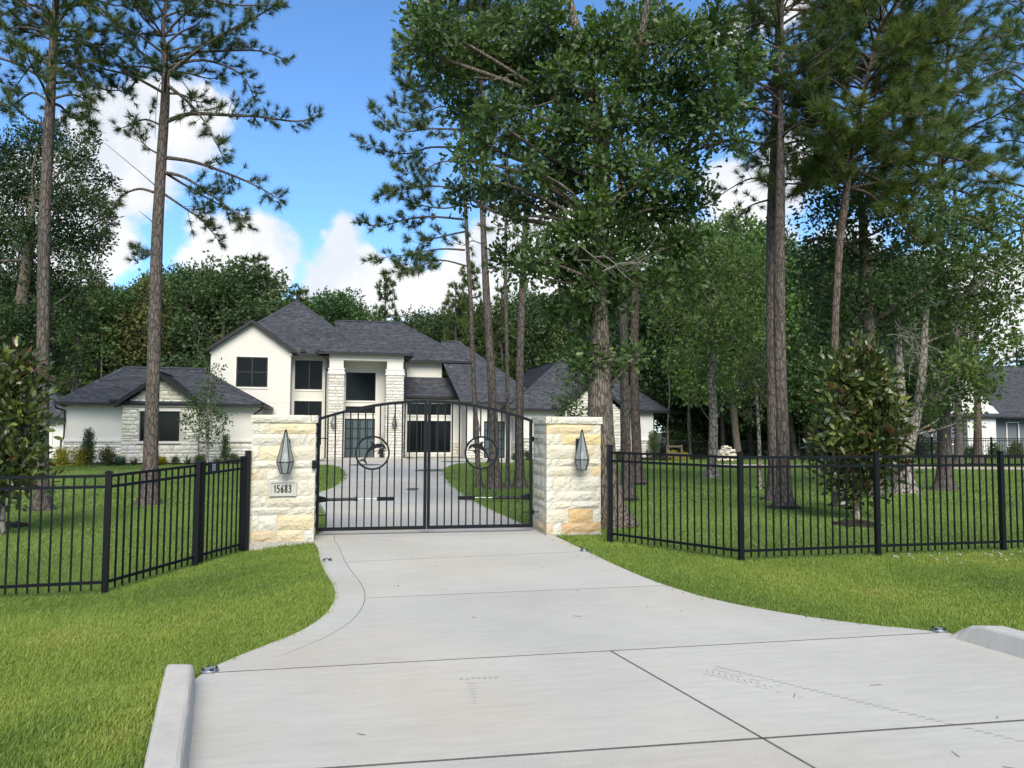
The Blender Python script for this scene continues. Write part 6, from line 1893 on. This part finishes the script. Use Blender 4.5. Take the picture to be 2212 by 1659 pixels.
# ------------------------------------------------------------------ planting beds by the house
def bed(name, label, pts, seed):
    rng = random.Random(seed)
    poly = [Vector(p[:2]) for p in crom([Vector((*p[:2], 0)) for p in pts] + [Vector((*pts[0][:2], 0))], 5)][:-1]
    tri = tessellate_polygon([[Vector((p.x, p.y, 0)) for p in poly]])
    mb = MB()
    n = len(poly)
    vs = [(p.x, p.y, float(GL(p.x, p.y)) + .05 + rng.uniform(-.012, .012)) for p in poly] + [(p.x, p.y, float(GL(p.x, p.y)) - .05) for p in poly]
    fs = []
    for t in tri:
        a, b, c = (poly[i] for i in t)
        fs.append(tuple(t) if (b - a).x * (c - a).y - (b - a).y * (c - a).x > 0 else (t[0], t[2], t[1]))
    for i in range(n): fs.append((i, i + n, (i + 1) % n + n, (i + 1) % n))
    mb.add(vs, fs)
    xs = [p.x for p in poly]; ys = [p.y for p in poly]
    k = 0
    while k < 500:
        x = rng.uniform(min(xs), max(xs)); y = rng.uniform(min(ys), max(ys))
        if not inpoly([x], [y], poly)[0]: k += .2; continue
        t = rng.uniform(0, 6.28); l = rng.uniform(.03, .08); z = float(GL(x, y)) + .055
        mb.bar((x - l * math.cos(t), y - l * math.sin(t), z), (x + l * math.cos(t), y + l * math.sin(t), z + rng.uniform(-.01, .03)), .03, .012)
        k += 1
    tag(mb.build(name, M['mulch'], None), label, 'mulch bed', kind='structure')
    return poly
BEDS = [bed('mulch_bed', 'dark mulch bed along the foot of the left wing', [W(-.7, .42), W(-1.2, -1.0), W(1.5, -1.75), W(4.5, -1.5), W(7.5, -1.5), W(9.6, -1.2), W(9.9, .5)], 1),
        bed('mulch_bed', 'dark mulch bed along the foot of the right wing', [W(24.6, 4.75), W(25.0, 3.6), W(27.5, 2.7), W(31, 3.0), W(34.5, 4.2), W(36.2, 5.2), W(35.5, 6.4), W(31.2, 6.05), W(30.6, 4.1), W(26.9, 4.05)], 2)]

def shrub(label, u, v, rpx, mat, seed, tall=1.0, leaf=LEAF, size=.07, name='shrub', cov=3.6, group=None, loose=.15):
    """rounded or columnar shrub whose foot is at pixel (u, v)"""
    rng = np.random.default_rng(seed)
    g = gp(u, v, True)
    R = rpx * g.y / FPX
    Hh = 2 * R * tall
    B = []
    n = int(6 + 4 * tall)
    for i in range(n):
        f = (i + .5) / n
        k = (1 - f) ** .5 if tall > 1.3 else 1.0 - .3 * f
        a = i * 2.4
        q = R * .5 * k
        B.append((Vector((g.x + q * math.cos(a), g.y + q * math.sin(a), g.z + Hh * (.12 + .80 * f))), R * (.55 if tall <= 1.3 else .42 + .25 * k)))
    return leafy(label, None, None, [.025, .02, .01], (), seed=seed, bark='oak_bark', mat=mat, leaf=leaf, size=size, cov=cov, name=name, cat='shrub', blob_pts=B, trunk_pts=[g, g + Vector((0, 0, Hh * .4)), g + Vector((0, 0, Hh * .75))], base=g, flare=.1, dens_shell=.35, sprig=6, limb_r=.01, group=group, up=.4, loose=loose)
def strap(label, u, v, rpx, mat, seed, n=60, w=.022, name='strap_plant', group=None, fine=1.0):
    rng = np.random.default_rng(seed)
    g = gp(u, v, True)
    R = rpx * g.y / FPX
    V = []; F = []; T = []
    for i in range(n):
        a = rng.uniform(0, 6.28); L = R * rng.uniform(.8, 1.5); e = rng.uniform(.5, 1.45)
        h = np.array([math.cos(a), math.sin(a), 0]); s = np.array([-math.sin(a), math.cos(a), 0]) * w * fine
        pts = []
        for k in range(4):
            f = k / 3
            pts.append(h * L * (f * math.cos(e) + .25 * f * f) + np.array([0, 0, L * (f * math.sin(e) * 1.15 - .45 * f * f * math.cos(e))]) + h * .02)
        b = len(V)
        for k, p in enumerate(pts):
            ww = (1, .95, .7, .08)[k]
            V += [p - s * ww, p + s * ww]
        for k in range(3): F.append((b + 2 * k, b + 2 * k + 1, b + 2 * k + 3, b + 2 * k + 2))
        T += [rng.random()] * 3
    r = root(name, label, 'plant', g, 0, group)
    link('leaves', np_mesh('leaves', V, F, M[mat], T), r)
    return r
shrub('yellow feathery shrub at the left corner of the wing', 133, 1009, 17, 'yellowleaf', 201, 1.1, size=.09)
shrub('wider yellow feathery shrub left of the conical holly', 177, 1008, 20, 'yellowleaf', 202, .9, size=.09)
shrub('tall dark conical holly against the stucco left of the stone gable', 189, 1008, 15, 'leaf_dark', 203, 2.8, size=.07, name='holly')
shrub('yellowish green shrub right of the conical holly', 231, 1007, 17, 'leaf_olive', 204, 1.1, size=.08)
strap('silvery blue fountain grass before the left wing', 258, 1007, 17, 'blueblade', 205, 1008, .014, 'grass_plant')
strap('dark strap leaved plant just right of the silvery grass', 290, 1006, 17, 'blade', 206, 55)
shrub('dark low rounded boxwood left of the fence line pine', 329, 1005, 13, 'leaf_dark', 207, .75, size=.05, name='boxwood')
strap('yellow green fern beside the rounded boxwood', 348, 1005, 14, 'yellowleaf', 208, 1008, .018, 'fern')
shrub('small dark boxwood right of the fence line pine', 378, 1004, 9, 'leaf_dark', 209, .9, size=.05, name='boxwood')
strap('dark strap leaved plant below the stone gable window', 405, 1004, 16, 'blade', 210, 50)
shrub('rounded boxwood right of the window strap plant', 431, 1003, 12, 'leaf_dark', 211, .8, size=.05, name='boxwood')
strap('dark strap leaved plant near the foot of the slender tree', 470, 1003, 16, 'blade', 212, 55)
shrub('grey green feathery low shrub near the garden gate', 505, 1002, 13, 'leaf_olive', 213, .7, size=.06)
shrub('narrow upright young holly near the right end of the left wing', 486, 1002, 10, 'leaf_mid', 214, 3.4, size=.07, name='holly')
shrub('grey green low shrub before the right pine of the left wing', 535, 1001, 10, 'leaf_olive', 215, .8, size=.06)
shrub('dark clipped shrub right of the glass side door', 1140, 995, 10, 'leaf_dark', 216, 1.0, size=.07)
shrub('dark low shrub close behind the right end of the gate', 1113, 995, 8, 'leaf_dark', 217, .9, size=.06)
shrub('dark rounded shrub at the foot of the right stone gable', 1337, 995, 12, 'leaf_dark', 218, .8, size=.06)
shrub('orange brown tinged low shrub at the right end of the bed', 1455, 995, 12, 'yellowleaf', 219, .7, size=.07)
shrub('orange brown tinged shrub next to the bed end', 1477, 995, 10, 'yellowleaf', 220, .7, size=.07)
shrub('slim dark conical shrub against the far right white wall', 1411, 995, 13, 'leaf_dark', 221, 2.5, size=.08, name='holly')
strap('pale grass clump in the right bed', 1437, 995, 10, 'blueblade', 222, 1007, .016, 'grass_plant')
shrub('low green shrub in front of the neighbour house window', 2150, 990, 14, 'leaf_mid', 223, 1.0, size=.14)
shrub('flowering pale shrub along the neighbour house wall', 2195, 988, 16, 'leaf_olive', 224, .9, size=.12)
shrub('low dark shrub left of the neighbour white gable', 2098, 986, 12, 'leaf_dark', 225, .8, size=.12)

# ------------------------------------------------------------------ far fences, stone pile, wooden frame
clf = root('chain_link_fence', 'black chain link fence along the dark wood behind the right lawn', 'fence', (0, 0, 0))
xs = np.arange(9.0, 27.1, 2.57)
fy = lambda x: 48.5 - .05 * (x - 9)
for i, x in enumerate(xs):
    mb = MB().tube([(0, 0, -.1), (0, 0, 1.16)], .035, 8)
    mb.lathe([(.04, 1.16), (.03, 1.19), (.005, 1.21)], n=8)
    o = mb.build('post', M['metal'], clf); o.location = (x, fy(x), float(GL(x, fy(x))))
z0 = -.34
MB().tube([(xs[0], fy(xs[0]), z0 + 1.14), (xs[-1], fy(xs[-1]), z0 + 1.14)], .024, 6).build('top_rail', M['metal'], clf)
mb = MB()
x = xs[0]
while x < xs[-1] - 1.1:
    for a, b in ((x, x + 1.08), (x + 1.08, x)):
        mb.bar((a, fy(a), z0 + .03), (b, fy(b), z0 + 1.12), .011, .008)
    x += .13
w_ = mb.build('wire_mesh', M['metal'], clf); w_['kind'] = 'stuff'
bf = root('picket_fence', 'far black picket fence before the neighbour house', 'fence', (0, 0, 0))
pts = [at(1985, 1000, 39.6), at(2014, 1000, 39.4), at(2143, 1000, 38.9), at(2272, 1000, 38.4), at(2400, 1000, 38)]
pts = [(p.x, p.y) for p in pts]
for i, (x, y) in enumerate(pts):
    post(bf, x, y, -.25, 1.46, .08)
    if i: panel(bf, (*pts[i - 1], -.25), (x, y, -.25), gap=.115, top=1.41, w=.04)
g = gp(1570, 996, True)
sp_ = root('stone_pile', 'heap of pale leftover limestone blocks behind the right lawn', 'stone pile', (g.x, g.y, g.z))
rr = random.Random(12)
lay = [(.62, 0.0, 9), (.55, .13, 8), (.52, .26, 7), (.44, .39, 6), (.36, .52, 5), (.24, .65, 3), (.12, .76, 2)]
for (hw, z, n) in lay:
    for k in range(n):
        for row in (0, 1):
            o = link('stone', rr.choice(ST_T), sp_, (hw * (2 * (k + .5) / n - 1) - .06 - z * .12 + rr.uniform(-.03, .03), row * .26 - .2 + rr.uniform(-.06, .06), z + rr.uniform(-.01, .02)), rr.uniform(-.5, .5), (rr.uniform(.16, .30), .26, rr.uniform(.11, .17)))
            o.rotation_euler = (rr.uniform(-.12, .12), rr.uniform(-.18, .18), rr.uniform(-.5, .5))
            c = rr.choice(((.68, .64, .54), (.66, .58, .42), (.70, .67, .60)))
            o.color = (*c, 1)
g = gp(1471, 1004, True)
wf = root('wooden_frame', 'weathered wooden board frame standing by the chain link fence', 'board frame', (g.x, g.y + 1.5, g.z), .1)
for z in (.34, .48, .86): MB().box(-.42, .42, -.02, .02, z, z + .10).build('board', M['wood'], wf)
for x in (-.40, .40): MB().box(x - .05, x + .05, .02, .07, 0, .98).build('leg', M['wood'], wf)

# ------------------------------------------------------------------ lawns: instanced blades of grass
def blades(n, R, hmin, hmax, w, seed, name, mat):
    r = np.random.default_rng(seed)
    V = []; F = []
    for i in range(n):
        a = r.uniform(0, 6.28); q = R * math.sqrt(r.random())
        b = np.array([q * math.cos(a), q * math.sin(a), -.008])
        t = r.uniform(0, 6.28); h = r.uniform(hmin, hmax); l = h * r.uniform(.15, .9)
        d = np.array([math.cos(t), math.sin(t), 0]); s = np.array([-math.sin(t + .5), math.cos(t + .5), 0]) * w
        k = len(V)
        p1 = b + np.array([0, 0, h * .55]) + d * l * .35; p2 = b + np.array([0, 0, h * .92]) + d * l
        V += [b - s, b + s, p1 + s * .85, p1 - s * .85, p2]
        F += [(k, k + 1, k + 2), (k, k + 2, k + 3), (k + 3, k + 2, k + 4)]
    return np_mesh(name, V, F, mat)
def vnoise(x, y, s, seed):
    r = np.random.default_rng(seed)
    z = np.zeros_like(x)
    for k in range(9):
        f = s * r.uniform(.4, 2.2); a = r.uniform(0, 6.28); p = r.uniform(0, 6.28)
        z += np.sin((x * math.cos(a) + y * math.sin(a)) * f + p + 1.2 * np.sin((x * math.sin(a) - y * math.cos(a)) * f * .7 + k))
    return z / 4.5
def instancer(name, label, P, rot, scl, tint, src_me):
    me = bpy.data.meshes.new(name)
    me.vertices.add(len(P)); me.vertices.foreach_set('co', np.asarray(P, np.float32).ravel())
    for an, ty, vals in (('rot', 'FLOAT_VECTOR', rot), ('scl', 'FLOAT', scl), ('tint', 'FLOAT', tint)):
        a = me.attributes.new(an, ty, 'POINT')
        a.data.foreach_set('vector' if ty == 'FLOAT_VECTOR' else 'value', np.asarray(vals, np.float32).ravel())
    me.update()
    o = link(name, me)
    tag(o, label, 'grass', kind='stuff')
    src = bpy.data.objects.new(name + '_tuft', src_me)
    ng = bpy.data.node_groups.new(name + '_scatter', 'GeometryNodeTree')
    ng.interface.new_socket('Geometry', in_out='INPUT', socket_type='NodeSocketGeometry')
    ng.interface.new_socket('Geometry', in_out='OUTPUT', socket_type='NodeSocketGeometry')
    N = ng.nodes.new; Lk = ng.links.new
    gi = N('NodeGroupInput'); go = N('NodeGroupOutput')
    m2p = N('GeometryNodeMeshToPoints')
    ins = N('GeometryNodeInstanceOnPoints')
    oi = N('GeometryNodeObjectInfo'); oi.inputs['Object'].default_value = src; oi.inputs['As Instance'].default_value = True
    ra = N('GeometryNodeInputNamedAttribute'); ra.data_type = 'FLOAT_VECTOR'; ra.inputs['Name'].default_value = 'rot'
    sa = N('GeometryNodeInputNamedAttribute'); sa.data_type = 'FLOAT'; sa.inputs['Name'].default_value = 'scl'
    er = N('FunctionNodeEulerToRotation')
    Lk(gi.outputs[0], m2p.inputs[0]); Lk(m2p.outputs[0], ins.inputs['Points']); Lk(oi.outputs['Geometry'], ins.inputs['Instance'])
    Lk(ra.outputs['Attribute'], er.inputs[0]); Lk(er.outputs[0], ins.inputs['Rotation']); Lk(sa.outputs['Attribute'], ins.inputs['Scale'])
    Lk(ins.outputs[0], go.inputs[0])
    md = o.modifiers.new('scatter', 'NODES'); md.node_group = ng
    return o
FENCE_LINE = [(-30, 2.0), (-9.55, 6.70), (-4.19, 7.93), (-3.80, 9.22), (-3.47, 10.0), (-3.43, 10.3), (-2.6, 10.6), (.5, 11.2), (1.3, 11.0), (1.335, 10.36), (2.69, 8.96), (9.87, 10.57), (30, 14.8)]
def sample(y0, y1, dens, rng):
    w0 = .74 * y1 + 2.2
    n = int(2 * w0 * (y1 - y0) * dens)
    x = rng.uniform(-w0, w0, n); y = rng.uniform(y0, y1, n)
    k = np.abs(x) < .74 * y + 2.2
    x, y = x[k], y[k]
    k = ~inpoly(x, y, OUTER)
    # keep the kerbs clear
    lx = -1.86 + .385 * (4.53 - y); rx = 3.33 + .385 * (5.7 - y)
    k &= ~((y < 4.66) & (x > lx - .20) & (x < lx + 1)); k &= ~((y < 5.85) & (x < rx + .205) & (x > rx - 1))
    for (P, w) in ((PL, PL_W), (PR, PR_W)):
        lo = (x - P.x) * TP.x + (y - P.y) * TP.y; do = (x - P.x) * DP.x + (y - P.y) * DP.y
        k &= ~((lo > -.02) & (lo < w + .02) & (do > -.02) & (do < .83))
    for b in BEDS: k &= ~inpoly(x, y, b)
    return x[k], y[k]
def lawn():
    rng = np.random.default_rng(77)
    fx = [p[0] for p in FENCE_LINE]; fyv = [p[1] for p in FENCE_LINE]
    Fr = []; Bk = []
    for (y0, y1, dn, s) in ((1.7, 6.0, 1500, .88), (6.0, 9.8, 900, .95), (9.8, 16, 340, 1.0), (16, 28, 120, 1.0), (28, 49, 46, 1.0)):
        x, y = sample(y0, y1, dn, rng)
        if y1 > 28:
            k = ~((x > 7) & (np.abs(y - np.interp(x, [8, 14, 20, 28, 40], [39.4, 38.5, 36.9, 35.5, 34.3])) < 1.6)); x, y = x[k], y[k]
            t = (x - HO.x) * TX.x + (y - HO.y) * TX.y; d = (x - HO.x) * DX.x + (y - HO.y) * DX.y
            k = ~((t > -1) & (t < 10) & (d > .2)) & ~((t > 10) & (t < 34) & (d > 4.6)); x, y = x[k], y[k]
        out = y < np.interp(x, fx, fyv)
        Fr.append(np.stack([x[out], y[out], np.full(out.sum(), s)], 1))
        Bk.append(np.stack([x[~out], y[~out], np.full((~out).sum(), s)], 1))
    for nm, lab, A, mat, hm in (('lawn_grass', 'short sunny green grass outside the fence beside the driveway', np.concatenate(Fr), M['grass_front'], 1.0), ('lawn_grass', 'shaded mown grass of the lot behind the fence', np.concatenate(Bk), M['grass_back'], 1.0)):
        x, y, s = A.T
        # clear mulch rings
        for o in [o for o in bpy.data.objects if o.name.startswith('mulch_ring')]:
            R = max(v.co.x for v in o.data.vertices) * .97
            k = (x - o.location.x) ** 2 + (y - o.location.y) ** 2 > R * R
            x, y, s = x[k], y[k], s[k]
        n = len(x)
        z = GL(x, y) - .010
        t = .42 + .21 * vnoise(x, y, 1.1, 5) + .10 * vnoise(x, y, 4.5, 6) + rng.normal(0, .11, n)
        if mat == M['grass_front']:
            def patch(u, v, ru, amt):
                c = gp(u, v, True); R = ru * c.y / FPX
                return amt * np.exp(-(((x - c.x) / R) ** 2 + ((y - c.y) / (R * 1.6)) ** 2))
            t += patch(110, 1385, 150, .26) + patch(420, 1330, 150, .12) + patch(250, 1600, 110, .42) + patch(300, 1520, 90, .12) + patch(2150, 1212, 95, .55) + patch(1990, 1208, 70, .25) + patch(2050, 1300, 160, .10)
            s = s * (1 - .45 * np.clip(patch(2150, 1210, 80, 1.0), 0, 1))
            # a cooler mown strip along the road
            sroad = y - .19 * x
            t -= .20 * (1 - smooth(3.6, 5.0, sroad)) * (x < 0)
        rot = np.stack([rng.normal(0, .16, n), rng.normal(0, .16, n), rng.uniform(0, 6.28, n)], 1)
        sc_ = s * rng.uniform(.75, 1.25, n)
        P = np.stack([x, y, z], 1)
        for h in range(2):
            k = (np.arange(n) % 2) == h
            for zi, (ya, yb, tp) in enumerate(((0, 9.8, (17, .050, .020, .043, .0022)), (9.8, 16, (20, .075, .020, .042, .0036)), (16, 60, (28, .15, .018, .042, .0075)))):
                q = k & (y >= ya) & (y < yb)
                if q.sum() < 5: continue
                me = blades(*tp, 60 + h, nm + '_tuft', mat)
                instancer(nm, lab, P[q], rot[q], sc_[q], np.clip(t[q], 0, 1), me)
lawn()
# pebbles and straw on the bare strip along the right fence
mb = MB(); rr = random.Random(8)
for i in range(60):
    t = rr.random()
    x = 4.6 + 3.6 * t + rr.gauss(0, .05); y = 9.28 + .215 * (x - 4.5) + rr.gauss(-.12, .12)
    if rr.random() < .3: x = 5.5 + rr.uniform(-.6, 1.6); y = 8.95 + rr.gauss(0, .12) + .2 * (x - 5.5)
    z = float(GL(x, y)) + .012
    a = rr.uniform(0, 6.28); s = rr.uniform(.005, .016)
    mb.bar((x - s * math.cos(a), y - s * math.sin(a), z), (x + s * math.cos(a), y + s * math.sin(a), z + rr.uniform(0, .02)), s * rr.uniform(.5, 1.4), s * .8)
tag(mb.build('pebbles', M['footing']), 'pale pebbles and straw on the bare strip below the right fence', 'pebbles', kind='stuff')
# sparse fallen needles, leaf bits and grit on the concrete
mb = MB(); rr = random.Random(21)
n = 0
while n < 34:
    if rr.random() < .45:
        k = rr.randrange(len(LC) - 1); p = LC[k].lerp(LC[k + 1], rr.random()) + Vector((abs(rr.gauss(0, .10)), rr.gauss(0, .05)))
    elif rr.random() < .4:
        k = rr.randrange(len(RC) - 1); p = RC[k].lerp(RC[k + 1], rr.random()) + Vector((-abs(rr.gauss(0, .12)), rr.gauss(0, .05)))
    else:
        p = Vector((rr.uniform(-1.6, 3.6), rr.uniform(3.2, 10.3)))
    if not inpoly([p.x], [p.y], MAIN)[0]: continue
    n += 1
    z = float(G(p.y)) + .007
    a = rr.uniform(0, 6.28)
    if rr.random() < .6:
        l = rr.uniform(.03, .075); mb.bar((p.x, p.y, z), (p.x + l * math.cos(a), p.y + l * math.sin(a), z + rr.uniform(0, .004)), .0022, .002)
    else:
        l = rr.uniform(.006, .016); mb.bar((p.x, p.y, z), (p.x + l * math.cos(a), p.y + l * math.sin(a), z + .004), l * .6, .004)
tag(mb.build('leaf_litter', M['wood']), 'sparse fallen needles and leaf bits on the concrete', 'litter', kind='stuff')
